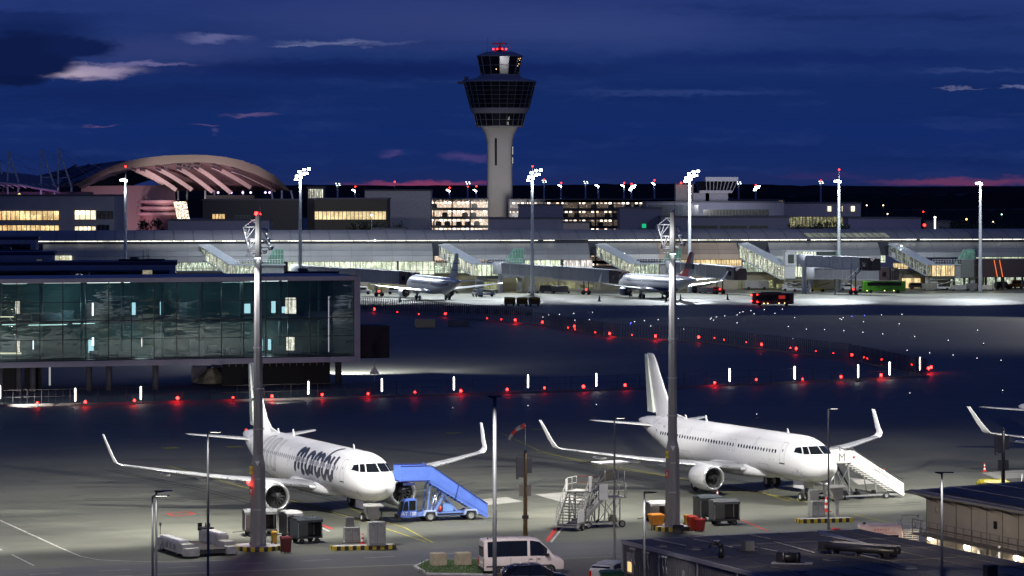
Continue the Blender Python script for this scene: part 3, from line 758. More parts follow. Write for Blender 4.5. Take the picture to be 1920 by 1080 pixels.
# ================================================================== hills and far woods
def ridge(name, Y, x0, x1, n, zf, m, depth=300):
    mb = MB(); top = []; 
    for i in range(n+1):
        x = x0+(x1-x0)*i/n; top.append((x, zf(x)))
    vs = [(x,Y,0) for x,_ in top]+[(x,Y+20,z) for x,z in top]+[(x,Y+depth,z*.8) for x,z in top]
    k = n+1
    mb.add(vs, [(j*k+i, j*k+i+1, (j+1)*k+i+1, (j+1)*k+i) for j in range(2) for i in range(n)])
    return struct(mb.build(name, m))
def hz(seed, base, amp, s):
    return lambda x: base+amp*(mnoise.noise(Vector((x*s, seed, 0)))+.5*mnoise.noise(Vector((x*s*4, seed+9, 0)))+.35*mnoise.noise(Vector((x*s*18, seed+3, 0))))
hillm = mat('dark wooded hill', (.012,.014,.02), .9, 0, .3, .01); woodm = mat('dark woodland', (.010,.013,.012), .95, 0, .4, .03)
ridge('hills', 9000, -3500, 3500, 500, hz(1, 20, 9, .0012), hillm)
ridge('hills', 6000, -2400, 2400, 600, hz(5, 17, 8, .002), hillm)
ridge('far_woodland', 2600, 180, 1200, 500, hz(8, 19, 5, .006), woodm)
ridge('far_woodland', 1900, 150, 700, 500, hz(12, 12, 4, .01), woodm)
ridge('far_woodland', 2600, -900, 180, 400, hz(3, 16, 4, .006), woodm)

# ================================================================== masts
def lamp_head(mb, c, aim, w=.55, h=.4, t=.16):
    a = Vector(aim).normalized(); s = a.cross(Vector((0,0,1))).normalized()*w/2; u = s.cross(a).normalized()*h/2; c = Vector(c)
    p = [c-s-u, c+s-u, c+s+u, c-s+u]; q = [x-a*t+(c-x)*.35 for x in p]
    mb.add(p+q, [(0,1,2,3),(7,6,5,4),(0,4,5,1),(1,5,6,2),(2,6,7,3),(3,7,4,0)])
    return [x+a*.012+(c-x)*.08 for x in p]
def big_mast(px, py, label, ztop=23.6, loc=None):
    c = GP(px, py) if loc is None else Vector(loc)
    t = thing('floodlight_mast', label, 'floodlight mast', c, 0, 'floodlight masts beside the near stands')
    mb = MB(); mb.T = Matrix.Rotation(R(22.5),4,'Z')
    mb.lathe([(0,.7),(.25,.66),(6.6,.58),(7.3,.41),(16,.34),(ztop+.5,.26),(ztop+2.4,.21),(ztop+2.42,.02)], n=8, smooth=False); mb.T=None
    p = mb.build('pole', conc, t)
    mb = MB()
    for z in (9.3, 12.4, 15.6): mb.lathe([(z,.02+.44-(z-7.3)*.008),(z+.03,.47-(z-7.3)*.008),(z+.07,.47-(z-7.3)*.008),(z+.1,.02+.44-(z-7.3)*.008)], n=16)
    mb.build('joint_ring', steel, p)
    mb = MB()
    for i in range(8):
        a = 2*math.pi*i/8; mb.tube((math.cos(a)*.62,math.sin(a)*.62,0),(math.cos(a)*.62,math.sin(a)*.62,.5),.05,.05,6)
    mb.lathe([(.02,.78),(.08,.78),(.08,.6)], n=16); mb.build('anchor_bolts', steel, t)
    # lattice carrier, open to the apron side
    mb = MB(); tr = .032
    zt, zm, zb = ztop+1.3, ztop+.45, ztop-.45
    L = [(-1.22,.5,zt+.1),(-.95,.5,zm),(-.72,.5,zb)]; RR = [(.42,.5,zt),(.66,.5,zm),(.9,.5,zb+.25)]
    for P, sx in ((L,-1),(RR,1)):
        for a, b in zip(P[:-1],P[1:]): mb.tube(a,b,.05,.05,6); mb.tube((a[0],1.1,a[2]),(b[0],1.1,b[2]),.04,.04,6)
        for q in P:
            mb.tube(q,(sx*.25,.3,q[2]),tr*1.4,tr*1.4,6); mb.tube((q[0],1.1,q[2]),(sx*.2,.3,q[2]),tr,tr,6); mb.tube(q,(q[0],1.1,q[2]),tr,tr,6)
        for a, b in zip(P[:-1],P[1:]): mb.tube(b,(sx*.25,.3,a[2]),tr,tr,6); mb.tube((a[0]*.55,.4,a[2]),b,tr,tr,6)
    mb.tube((-.45,.4,zt+.62),(-1.15,.5,zt+.1),tr,tr,6); mb.tube((-.45,.4,zt+.62),(-.15,.3,zt+.3),tr,tr,6); mb.tube((-.6,.4,zt+.64),(-.1,.4,zt+.64),tr,tr,6)
    mb.tube((-.75,.4,zb-.12),(0,.3,zb-.12),.04,.04,6); mb.tube((0,.3,zb-.5),(0,.3,zb),.04,.04,6)
    mb.build('lattice_frame', mat('pale lattice paint', (.7,.7,.7), .5), t)
    for hx, hz_, ax in ((-1.15,zt-.05,-.5),(-.9,zm,-.4),(-.7,zb+.1,-.2),(.5,zt-.1,.3),(.7,zm,.5),(.95,zb+.3,.7),(.4,zb,.1),(-.35,zb,0)):
        mb = MB(); g = lamp_head(mb, (hx,1.0,hz_-.15), (ax,.75,-.75), .42, .34, .22); h = mb.build('floodlight', steel, t)
        mb = MB(); mb.quad(*g); mb.build('lens', lampw, h)
    mb = MB(); mb.box(-1.15,-.3,.05,.5,zb-.5,zb-.45); mb.tube((-.95,.3,zb-.45),(-.8,.3,zb-.15),.03,.03,5); mb.tube((-.5,.3,zb-.45),(-.6,.3,zb-.15),.03,.03,5); mb.build('service_tray', steel, t)
    # lamps clipped to the side of the pole that light the pole itself
    mb = MB(); mb.box(-.28,.28,-.62,-.4,zb-.55,zb-.42); h = mb.build('down_light', steel, t); mb = MB(); mb.box(-.22,.22,-.6,-.42,zb-.575,zb-.555); mb.build('lens', lampw, h)
    for z, m, nm in ((6.2,mat('yellow placard',(.75,.6,.02),.5),'yellow_placard'),(4.6,mat('red placard',(.6,.05,.03),.5),'red_placard')):
        mb = MB(); mb.box(-.62,-.36,-.60,-.57,z-.3,z+.3); pl = mb.build(nm, m, t)
        text(pl, 'placard_text', 'H' if z > 5 else 'E', face_mtx((-.49,-.607,z-.13),(1,0,0)), .36, dsteel if z > 5 else panelw)
    mb = MB(); mb.prism([(-.2,-.62,6.9),(.2,-.62,6.9),(0,-.62,6.5)],(0,.02,0)); mb.build('hazard_sign', panelw, t)
    mb = MB(); mb.box(-.3,.3,-.655,-.62,3.1,3.14); mb.box(-.2,.25,-.66,-.62,5.5,5.53); mb.build('cable_clip', panelw, t)
    mb = MB(); mb.box(-.12,.12,-.1,.1,ztop+2.4,ztop+2.6); mb.tube((.15,0,ztop+2.4),(.15,0,ztop+3.2),.02,.02,5); mb.build('aerial', steel, t)
    return t, c, zb
def island(name, label, c, r=None, lx=0, ly=0, rot=GR, group=None, h=.34):
    t = thing(name, label, 'traffic island', (c.x,c.y,0), rot, group)
    mb = MB()
    if r: mb.lathe([(0,r-.03),(h-.04,r-.03),(h,r-.1),(h+.005,.01)], n=48, smooth=False)
    else: mb.bbox(-lx/2+.03,lx/2-.03,-ly/2+.03,ly/2-.03,0,h,.04)
    mb.build('plinth', kerbc, t)
    mb1 = MB()
    if r:
        k = 34; blk = []
        for i in range(k):
            a0, a1 = 2*math.pi*i/k, 2*math.pi*(i+1)/k
            mb1.cur = i % 2
            p = [(r*math.cos(a)*f, r*math.sin(a)*f) for f in (1,.93) for a in (a0,a1)]
            mb1.add([(p[0][0],p[0][1],.01),(p[1][0],p[1][1],.01),(p[1][0],p[1][1],h),(p[0][0],p[0][1],h),(p[2][0],p[2][1],h+.02),(p[3][0],p[3][1],h+.02)],[(0,1,2,3),(3,2,5,4)])
    else:
        s = .32
        for side in range(4):
            L = lx if side % 2 == 0 else ly; W2 = ly/2 if side % 2 == 0 else lx/2; k = max(2, round(L/s)); ax = [(1,0),(0,1),(-1,0),(0,-1)][side]; nx_ = [(0,-1),(1,0),(0,1),(-1,0)][side]
            for i in range(k):
                mb1.cur = i % 2; s0 = -L/2+L*i/k; s1 = -L/2+L*(i+1)/k
                def P(u, z, w=0): return (ax[0]*u+nx_[0]*(W2-w), ax[1]*u+nx_[1]*(W2-w), z)
                mb1.add([P(s0,.01),P(s1,.01),P(s1,h),P(s0,h),P(s1,h+.01,.1),P(s0,h+.01,.1)],[(0,1,2,3),(3,2,4,5)])
    mb1.build('striped_kerb', [yellowp, blackp], t); return t
m1, mc1, zb1 = big_mast(484,1030,'tall tapered concrete floodlight mast in front of the lettered airliner')
m2, mc2, zb2 = big_mast(1261,993,'tall tapered concrete floodlight mast standing in front of the plain white airliner')
m0, mc0, _ = big_mast(0,0,'floodlight mast one stand left of the frame',loc=(mc1.x-33.5,mc1.y-14.5,0))
m3, mc3, _ = big_mast(0,0,'floodlight mast one stand right of the frame',loc=(mc2.x+34.5,mc2.y+15.5,0))
for o, cc in ((m0,mc0),(m3,mc3)): pass
i1 = island('mast_island','round island with yellow and black kerb under the mast nearest the lettered airliner', mc1, r=1.85)
i2 = island('mast_island','round island with yellow and black kerb under the mast nearest the plain airliner', mc2, r=1.75)
# red lamp bracket at the left of the first mast
def red_lamp(name, label, c, stand=.45, group=None, r=.11, bar=False):
    t = thing(name, label, 'warning lamp', (c.x,c.y,c.z), 0, group)
    mb = MB(); mb.lathe([(0,.16),(.06,.16),(.08,.04),(stand-.05,.035),(stand,.09)], n=10); mb.build('base', blackp, t)
    mb = MB(); mb.sphere((0,0,stand+r*.8), r, 6, 1.15); mb.build('lens', redl, t); return t
mb = MB(); t = thing('obstruction_lamp','red lamp bracketed low on the mast before the lettered airliner','warning lamp', GP(468,1030)+Vector((0,0,0)))
bz = H-(907-342)*t.location.y/F
t.location.x = -20.45; t.location.z = bz
mb.beam((0,0,-.12),(.45,0,-.12),.06); mb.beam((0,0,-.12),(0,0,0),.06); mb.build('bracket', steel, t)
mb = MB(); mb.sphere((0,0,.08),.12,6); mb.build('lens', redl, t)
point((t.location.x,t.location.y-.3,bz), 25, (1,.02,.01), .1)
t = thing('obstruction_lamp','red lamp crowning the mast before the lettered airliner','warning lamp', (mc1.x-.02, mc1.y, 25.55))
mb = MB(); mb.tube((0,0,0),(0,0,.35),.06,.06,8); mb.build('bracket', steel, t); mb = MB(); mb.sphere((-.12,-.05,.5),.15,6); mb.sphere((.16,.02,.42),.08,6); mb.build('lens', redl, t)
mc = mc2

def apron_mast(px, pytop, Y, label, heads='cluster', red=None, r=.42, group='floodlight masts along the terminal', hs=1.0, detail=True):
    X = (px-960)/F*Y; zt = H-(pytop-YH)*Y/F
    t = thing('floodlight_mast', label, 'floodlight mast', (X,Y,0), 0, group)
    mb = MB(); mb.lathe([(0,r*1.25),(zt*.55,r),(zt*.85,r*.8),(zt,r*.55),(zt+.05,.02)], n=8 if not detail else 12); mb.build('pole', mat('pale mast paint', (.55,.58,.60), .5), t)
    fr = MB(); lens = MB()
    if heads == 'cluster': H_ = [(-.2,-.3,.0),(1.0,-.3,.5),(2.2,-.2,.7),(.9,-.3,-.6),(-.8,-.3,-1.1),(.2,-.3,-1.4),(1.7,-.3,-.4),(-1.1,-.3,-1.9)]
    elif heads == 'bent': H_ = [(-1.1,-.3,.1),(-.6,-.3,-.1),(-1.5,-.3,.3),(-.1,-.3,-.5)]
    elif heads == 'dim': H_ = [(-.9,-.3,.9),(.9,-.3,.8),(-.4,-.3,-.2),(1.2,-.3,-.1)]
    else: H_ = [(-.9,-.3,0),(-.3,-.3,.15),(.15,-.3,-.15)]
    for hx, hy, hzz in H_:
        hx *= hs; hzz *= hs
        fr.tube((0,0,zt+hzz-.3*hs),(hx,hy,zt+hzz),.06*hs,.06*hs,5)
        lens.box(hx-.34*hs,hx+.34*hs,hy-.25,hy-.05,zt+hzz-.22*hs,zt+hzz+.22*hs)
        fr.box(hx-.38*hs,hx+.38*hs,hy-.04,hy+.2,zt+hzz-.26*hs,zt+hzz+.26*hs)
    fr.build('lamp_frame', steel, t); lens.build_parts('floodlight', lampw if heads != 'dim' else emit('dim floodlight glass', (.7,.9,.85), 5), t)
    if red is not None:
        zr = H-(red-YH)*Y/F; mb = MB(); mb.tube((.05,0,zt),(.05,0,zr),.06,.06,5); q = mb.build('aerial', steel, t); mb = MB(); mb.sphere((.05,0,zr),.22*max(1,Y/900),5); mb.build('red_beacon', redsoft, t)
    return t, X, zt
# ================================================================== main terminal
TA = math.atan(.12)
tr = thing('terminal_building','long low grey terminal with a thin lit roof line and glowing window bands','terminal',(0,846,0),TA)
def tY(px): return 846/(1-.12*(px-960)/F)
def tx(px): return (px-960)/F*tY(px)/math.cos(TA)
def tz(px, py): return H-(py-YH)*tY(px)/F
XL, XR = tx(-120), tx(2040)
mb = MB()
prof = [(3.6,13.35),(9,14.9),(15,15.7),(30,15.6),(30,14),(3.6,13.2)]
mb.prism([(XL,y,z) for y,z in prof], (XR-XL,0,0)); mb.cur = 1
for i in range(60):
    x = XL+(XR-XL)*i/60; mb.beam((x,3.7,13.42),(x,9,14.97),.25,.08); mb.beam((x,9,14.97),(x,15,15.77),.25,.08)
mb.build('roof', [roofm, mat('roof seam', (.13,.13,.15), .6)], tr)
mb = MB(); mb.box(XL,XR,4.1,4.4,12.25,13.2); mb.build('dark_band', mat('dark clerestory', (.02,.022,.035), .4), tr)
strip = interior('lit clerestory strip', (1,.93,.72), (.95,.98,.85), 4.2, .35, .1, .1, .2, .55, cell=.36)
mb = MB()
for a, b in ((-100,1012),(1022,1043),(1107,1518),(1526,1724),(1732,1990)): mb.box(tx(a),tx(b),3.55,3.7,13.05,13.19)
mb.build_parts('light_strip', strip, tr)
# sloping metal skin, in bays, between the link buildings
def skin(a, b, tone=0, zlo=7.8):
    mb = MB(); x0, x1 = tx(a), tx(b)
    rows = [(.2,zlo),(.5,zlo+1.4),(1.6,10.6),(4.0,12.35)]
    for (y0,z0),(y1,z1) in zip(rows[:-1],rows[1:]): mb.quad((x0,y0,z0),(x1,y0,z0),(x1,y1,z1),(x0,y1,z1))
    mb.quad((x0,.2,zlo),(x1,.2,zlo),(x1,3,zlo-.1),(x0,3,zlo-.1))
    s = mb.build('metal_skin', [facade, mat('metal skin with painted warm light', (.36,.29,.23), .5, .2, .12, .15)][tone], tr)  # second tone paints the warm light cast on one bay into its colour
    mb = MB(); k = max(1, int((x1-x0)/5.2))
    for i in range(k+1):
        x = x0+(x1-x0)*i/k
        for (y0,z0),(y1,z1) in zip(rows[:-1],rows[1:]): mb.beam((x,y0-.03,z0),(x,y1-.03,z1),.07,.05)
    for y, z in rows[1:3]: mb.beam((x0,y-.04,z),(x1,y-.04,z),.06,.06)
    mb.build('panel_joint', mat('dark panel joint', (.15,.155,.16), .6), s)  # dark seams between the cladding panels
for a, b, k, zl in ((-100,66,0,7.8),(80,812,0,7.8),(833,1106,0,8.1),(1126,1236,0,8.1),(1236,1386,1,8.1),(1445,1652,0,7.6),(1672,1990,0,8.4)): skin(a, b, k, zl)
mb = MB()
for a, b in ((812,833),(1106,1126),(1386,1445),(1652,1672),(66,80)): mb.box(tx(a),tx(b),3.6,4.1,9,12.3)
mb.build_parts('recess', mat('dark recess', (.02,.025,.045), .6), tr)
green = interior('terminal interior cool', (.72,.92,.55), (1,1,.86), 1.6, .9, 1.0, .22, .35, .62)
warm = interior('terminal interior warm', (1,.62,.22), (1,.85,.5), 1.5, .9, 1.0, .2, .35, .6)
mixed = interior('terminal interior mixed', (.95,.95,.8), (.6,.85,.6), 1.3, 1.3, 1.6, .12, .42, .6)
lowyel = interior('undercroft glow', (.9,.85,.4), (.75,.85,.45), .55, .25, .5, .15, .4, .65)
def glaze(a, b, z0, z1, m, y=1.0, step=1.35, name='window_band'):
    x0, x1 = tx(a), tx(b)
    mb = MB(); mb.quad((x0,y+.25,z0),(x1,y+.25,z0),(x1,y+.25,z1),(x0,y+.25,z1)); g = mb.build(name, m, tr)
    mb = MB(); k = max(1, int((x1-x0)/step))
    for i in range(k+1): x = x0+(x1-x0)*i/k; mb.box(x-.05,x+.05,y,y+.2,z0,z1)
    for z in (z0+.02, z0+(z1-z0)*.3, z1-.08): mb.box(x0,x1,y+.02,y+.18,z-.05,z+.05)
    mb.build('mullions', mat('window frame grey green', (.14,.16,.15), .5), g)
glaze(540,745,4.25,7.75,green); glaze(748,815,4.25,7.75,green); glaze(815,872,4.6,7.4,mixed,-.3,1.7)
glaze(985,1052,5.3,8.0,green); glaze(1057,1112,5.0,8.0,interior('shop interior', (1,.9,.85), (1,.95,.9), 1.5, 1.2, 1.2,.15,.4,.58)); glaze(1276,1392,6.2,8.0,warm); glaze(1394,1470,4.6,7.4,mixed)
glaze(1640,1662,7.0,9.0,green); glaze(1676,1705,5.3,6.9,warm); glaze(1830,1990,8.0,8.7,green,.1,2.2); glaze(88,135,7.2,9.6,interior('pale yellow room', (1,.95,.6), (1,1,.8), 1.3, .9,1,.2,.35,.6),-.4)
glaze(330,480,5.4,7.7,mixed,.2); glaze(290,330,5.0,6.8,mixed,.2,1.6)
mb = MB(); mb.box(XL,XR,1.6,3,0,4.2); mb.build('lower_wall', beige, tr)
mb = MB(); mb.box(XL,XR,1.3,1.6,4.0,5.0); mb.build('spandrel', mat('dark spandrel', (.10,.10,.09), .7), tr)
for a, b, z0, z1 in ((690,745,.3,1.9),(790,850,.2,2.4),(905,935,.2,2.2),(1010,1080,.4,2.2),(1085,1120,.6,1.4),(1385,1452,.3,2.4),(1455,1480,.2,1.4),(1694,1728,.2,2.8),(1785,1830,.2,3.6),(1848,1990,.2,3.7)):
    mb = MB(); mb.quad((tx(a),1.5,z0),(tx(b),1.5,z0),(tx(b),1.5,z1),(tx(a),1.5,z1)); mb.build('lit_opening', warm if 1690<a<1700 else lowyel if a < 1780 else mixed, tr)
mb = MB()
for px in (700,742,790,850,905,985,1050,1115,1180,1392,1455,1690,1730,1790,1820,1850,1880,1905): mb.box(tx(px)-.25,tx(px)+.25,.6,1.2,0,4.2)
mb.build_parts('pillar', mat('pillar concrete', (.22,.21,.18), .8), tr)
mb = MB()
for a in (1523,1560,1600,1640):
    for k in range(3):
        x = tx(a)+k*1.9; mb.quad((x,4.6,13.7),(x+1.6,4.6,13.7),(x+.9,8.4,14.8),(x-.7,8.4,14.8))
mb.T=None; sk = mb.build('rooflight', interior('rooflight glow', (.75,.8,.55), (.6,.65,.5), .30,.4,.4,.5), tr); sk.location.z = .06
mb = MB()
for px, z in ((703,13.3),(1170,9.6),(1690,11.5)): mb.box(tx(px)-.2,tx(px)+.2,-.2,0,z-.15,z+.15)
mb.build_parts('wall_lamp', emit('wall lamp glass', (.9,1,1), 10), tr)
# link buildings
tealg = interior('teal glazed stair', (.25,.62,.50), (.35,.8,.6), .38, .9,1.2,.35,.3,.65)
linkg = interior('link corridor glow', (.85,1,.7), (1,.97,.8), 1.05, 1.4, 1.1, .1, .42, .58)
def link(px, label, s=1.0, kind=0, z0=12.0, z1=7.2, dim=False):
    t = thing('access_link', label, 'walkway building', (0,846,0), TA, 'sloping access links on the terminal front')
    x0 = tx(px); x1 = x0+7.6*s; ya, yb = 2.6, -8.0; gl = linkg if not dim else interior('dim link corridor', (.5,.62,.5),(.6,.6,.45), .6, 1.4,1.1,.1,.45,.6)
    zb = z1
    # tube
    hh = 3.0*s; mb = MB(); w2 = 1.5
    def P(k, side, z): return (x0+(x1-x0)*k+side*.9, ya+(yb-ya)*k+side*w2*.3, z0+(zb-z0)*k+z)
    mb.add([P(0,-1,-hh),P(1,-1,-hh),P(1,-1,-.1),P(0,-1,-.1),P(0,1,-hh),P(1,1,-hh),P(1,1,-.1),P(0,1,-.1)],[(0,1,2,3),(4,5,6,7),(0,1,5,4),(1,2,6,5),(0,3,7,4)])
    mb.build('glazed_ramp', gl, t)
    mb = MB()
    mb.add([P(0,-1.6,-.12),P(1,-1.6,-.12),P(1,1.8,.12),P(0,1.8,.12),P(0,-1.6,.12),P(1,-1.6,.12),P(1,1.8,.36),P(0,1.8,.36)],[(0,1,2,3),(4,5,6,7),(0,1,5,4),(1,2,6,5),(2,3,7,6),(3,0,4,7)])
    mb.beam(P(0,-1.25,-hh),P(1,-1.25,-hh),.35,.25); mb.build('ramp_roof', mat('pale blue metal roof', (.50,.55,.60), .35, .2), t)
    mb = MB()
    for i in range(10): k = i/9; mb.beam(P(k,-1.2,-hh),P(k,-1.2,-.1),.13)
    mb.beam(P(0,-1.2,-hh*.5),P(1,-1.2,-hh*.5),.09); mb.build('ramp_frame', white_w, t)
    # pavilion
    x2 = x1+13*s; wf = 6.2*s
    mb = MB(); mb.box(x1-.3,x2,yb-2,yb+5,zb-.15,zb+.12); mb.build('roof_slab', mat('pale blue metal roof', (.50,.55,.60), .35, .2), t)
    mb = MB(); mb.box(x1,x1+wf,yb-1.6,yb-1.5,zb-3.0,zb-.2); mb.build('waiting_room_glazing', [green, mixed][kind%2] if not dim else warm, t)
    mb = MB(); k = 5
    for i in range(k+1): x = x1+wf*i/k; mb.box(x-.07,x+.07,yb-1.8,yb-1.62,zb-3.2,zb-.16)
    mb.box(x1,x1+wf,yb-1.85,yb-1.65,zb-3.5,zb-3.0); mb.build('window_frame', mat('dark frame', (.07,.09,.08), .4), t)
    mb = MB(); mb.box(x1+wf,x2-.4,yb-1.7,yb+4,zb-3.6,zb-.16); mb.box(x1,x1+wf,yb-1.4,yb+4,zb-3.9,zb-3.5); mb.build('wall', mat('link wall grey', (.30,.32,.33), .6), t)
    mb = MB(); mb.box(x1-.2,x1+1.8,yb-1.2,yb+1,0,zb-3.5); mb.box(x2-2.4,x2-1.2,yb-1.2,yb+1,0,zb-3.5)
    for i in range(3): mb.box(x1-.4,x1+wf*.7,yb-1.7,yb,.9+i*.9,1.0+i*.9)
    mb.build_parts('column', mat('link column', (.38,.40,.36), .6), t)
    # roof terrace railing
    mb = MB(); k = 16
    for i in range(k+1): x = x1+.2+(x2-x1-1.4)*i/k; mb.tube((x,yb-1.8,zb+.1),(x,yb-1.8,zb+1.35),.05,.05,5)
    for z in (.75,1.35): mb.tube((x1+.2,yb-1.8,zb+z),(x2-1.2,yb-1.8,zb+z),.05,.05,5)
    mb.build('railing', white_w, t)
    # teal stair enclosure behind the terrace
    xa = x2-5.2*s; mb = MB(); mb.prism([(xa,yb+2.4,zb+.15),(x2-.2,yb+2.4,zb+.15),(x2-.2,yb+2.4,zb+3.9),(xa+2.4,yb+2.4,zb+3.9)],(0,2.2,0)); g = mb.build('stair_enclosure', tealg, t)
    mb = MB()
    for i in range(6): x = xa+1.2+(x2-.3-xa-1.2)*i/5; mb.beam((x,yb+2.3,zb+.1),(x,yb+2.3,zb+min(3.9,.15+(x-xa)*1.6)),.09)
    mb.beam((xa,yb+2.3,zb+.15),(xa+2.4,yb+2.3,zb+3.9),.14); mb.beam((xa+2.4,yb+2.3,zb+3.9),(x2-.1,yb+2.3,zb+3.9),.14)
    for z in (1.3,2.6): mb.beam((xa+z*.6,yb+2.3,zb+z),(x2-.1,yb+2.3,zb+z),.08)
    mb.build('enclosure_frame', mat('teal frame', (.22,.40,.36), .5), g)
    if s > 1.1:
        mb = MB(); mb.box(x1+.2,x1+13,yb-1.5,yb+3,zb+.2,zb+3.6); mb.build('upper_room', green, t)
        mb = MB(); mb.box(x1,x1+14,yb-2,yb+4,zb+3.6,zb+3.95); mb.box(x1-.3,x1+2.4,yb-1.9,yb+1,zb-3.4,zb+3.6); mb.build('upper_roof', white_w, t)
        mb = MB(); mb.box(x1+.4,x1+2.0,yb-1.95,yb-1.9,zb+.6,zb+2.9); mb.box(x1+8,x1+13.2,yb-1.8,yb-1.6,zb+.1,zb+3.6)
        for i in range(8): x = x1+2.6+i*.8; mb.box(x-.08,x+.08,yb-1.75,yb-1.55,zb+.2,zb+3.6)
        mb.build('dark_frame', mat('dark frame', (.07,.09,.08), .4), t)
    return t
link(383,'sloping glazed access link furthest left, its foot behind the glass building',1,1)
link(833,'sloping white roofed access link behind the tail of the blue striped airliner',1,0)
link(1128,'sloping white roofed access link behind the navy engined airliner',1,1)
link(1396,'largest access link, brightly lit, two storeys, behind the red bus',1.22,0,12.1,6.6)
link(1678,'dim sloping access link nearest the right edge',1,1,11.9,6.7,dim=True)
# dark long box at the right with two orange neon lines
t = thing('holding_gate_box','long dark brown elevated box with two slanted orange neon lines at the right edge','gate building',(0,846,0),TA)
mb = MB(); mb.box(tx(1786),tx(2020),-10,-2,3.3,8.0); mb.build('wall', mat('dark maroon cladding', (.055,.035,.04), .55), t)
mb = MB(); mb.box(tx(1784),tx(1808),-10.1,-9.9,3.3,8.0); mb.build('grey_panel', mat('grey green panel', (.16,.18,.17), .6), t)
mb = MB(); mb.beam((tx(1845),-10.15,7.9),(tx(1851),-10.15,3.4),.12); mb.beam((tx(1855),-10.15,7.9),(tx(1861),-10.15,3.4),.12); mb.build_parts('neon_line', emit('orange neon', (1,.18,.03), 1.6), t)
mb = MB()
for px in (1792,1822,1851,1865,1900): mb.box(tx(px)-.2,tx(px)+.2,-9,-8.4,0,3.3)
mb.build_parts('pillar', dsteel, t)

def jet_bridge(label, p0, p1, z0, z1, cab_col=None, drive=.55, h=2.75, stair=False, mtl=None, rot=True):
    """p0, p1: world xy of the rotunda and the cab; z0, z1: floor heights"""
    p0 = Vector((p0[0],p0[1],0)); p1 = Vector((p1[0],p1[1],0)); t = thing('jet_bridge', label, 'jet bridge', p0, 0, 'jet bridges on the far apron')
    d = (p1-p0); L = d.length; d.normalize(); n = Vector((-d.y,d.x,0)); M = mtl or mat('bridge grey', (.30,.31,.34), .5, .2, .12, .2)
    def at(s, o=0, z=0): return d*s+n*o+Vector((0,0,z0+(z1-z0)*s/L+z))
    mb = MB(); mb.lathe([(z0-.2,1.9),(z0,2.0),(z0+h+.1,2.0),(z0+h+.3,1.5)], n=16); mb.lathe([(0,.6),(z0-.2,.6)], n=12); mb.build('rotunda', white_w if rot else M, t)
    for i, (a, b, k) in enumerate(((1.6,L*.52,1.0),(L*.46,L-3.2,1.14))):
        mb = MB(); w2 = 1.35*k; zz = (h*k-h)/2
        vs = [at(s,o,z) for s in (a,b) for o,z in ((-w2,-zz),(w2,-zz),(w2,h+zz),(-w2,h+zz))]
        mb.add(vs, [(0,1,2,3),(7,6,5,4),(0,4,5,1),(1,5,6,2),(2,6,7,3),(3,7,4,0)]); tn = mb.build('tunnel', M, t)
        mb = MB(); q = max(3,int((b-a)/2.4))
        for j in range(q+1):
            s = a+(b-a)*j/q
            for o in (-w2-.05, w2+.05): mb.beam(at(s,o,-zz), at(s,o,h+zz), .12)
        for o in (-w2-.06, w2+.06):
            mb.beam(at(a,o,h+zz), at(b,o,h+zz), .16); mb.beam(at(a,o,-zz), at(b,o,-zz), .2)
        mb.build('tunnel_ribs', mat('pale rib paint', (.42,.43,.46), .5), tn)
    mb = MB(); vs = [at(s,o,z) for s in (L-3.4,L-.6) for o,z in ((-1.75,-.3),(1.75,-.3),(1.75,h+.25),(-1.75,h+.25))]
    mb.add(vs, [(0,1,2,3),(7,6,5,4),(0,4,5,1),(1,5,6,2),(2,6,7,3),(3,7,4,0)]); cb = mb.build('cab', cab_col or mat('bridge cab grey', (.16,.15,.16), .6), t)
    mb = MB(); c = at(L-2.0,-1.8,h*.45); mb.T = None; mb.add([c+d*-.5+Vector((0,0,-.5)),c+d*.5+Vector((0,0,-.5)),c+d*.5+Vector((0,0,.6)),c+d*-.5+Vector((0,0,.6))],[(0,1,2,3)]); mb.build('cab_window', dglass, cb)
    mb = MB(); rings = []
    for i in range(7):
        s = L-.7+i*.25; k = 1+ (.06 if i % 2 else -.04); rings.append([at(s,o*k,z) for o,z in ((-1.6,-.2),(1.6,-.2),(1.6,h*.8),(1.1,h+.1),(-1.1,h+.1),(-1.6,h*.8))])
    mb.loft(rings, smooth=False); mb.build('bellows', bellows, t)
    s = L*drive+L*.15; b = at(s); g = Vector((b.x,b.y,0)); mb = MB()
    for o in (-1.0,1.0): mb.beam(g+n*o+Vector((0,0,.7)), at(s,o,0), .28)
    mb.beam(g-n*1.6+Vector((0,0,.75)), g+n*1.6+Vector((0,0,.75)), .45,.4); mb.build('lift_column', dsteel, t)
    for o in (-1.2,1.2): mb = MB(); c = g+n*o+Vector((0,0,.5)); mb.tube(c-n*.25,c+n*.25,.5,.5,16); mb.build('wheel', tyre, t)
    mb = MB(); mb.sphere(g+Vector((0,-.4,1.3)),.2,5); mb.build('red_beacon', redsoft, t)
    if stair:
        a = at(L-2.6,-1.9,0); f = g*0+at(L-2.6,-1.9,0); f = Vector((f.x-7.0,f.y-1.0,0.2)); mb = MB()
        for o in (0,1.0):
            e = Vector((0,o,0)); mb.beam(a+e,f+e,.12,.25); mb.tube(a+e+Vector((0,0,1)),f+e+Vector((0,0,1)),.05,.05,5)
            for i in range(5): q = a.lerp(f,i/4)+e; mb.tube(q,q+Vector((0,0,1)),.03,.03,5)
        for i in range(16): q = a.lerp(f,(i+.5)/16); mb.beam(q,q+Vector((0,1,0)),.3,.05)
        mb.build('service_stair', steel, t)
    return t
def W2(px, Y): v = PX(px, 342, Y); return (v.x, v.y)
jet_bridge('jet bridge reaching the blue striped airliner from behind the glass building', W2(560,818), W2(777,797), 4.6, 3.3, bellows)
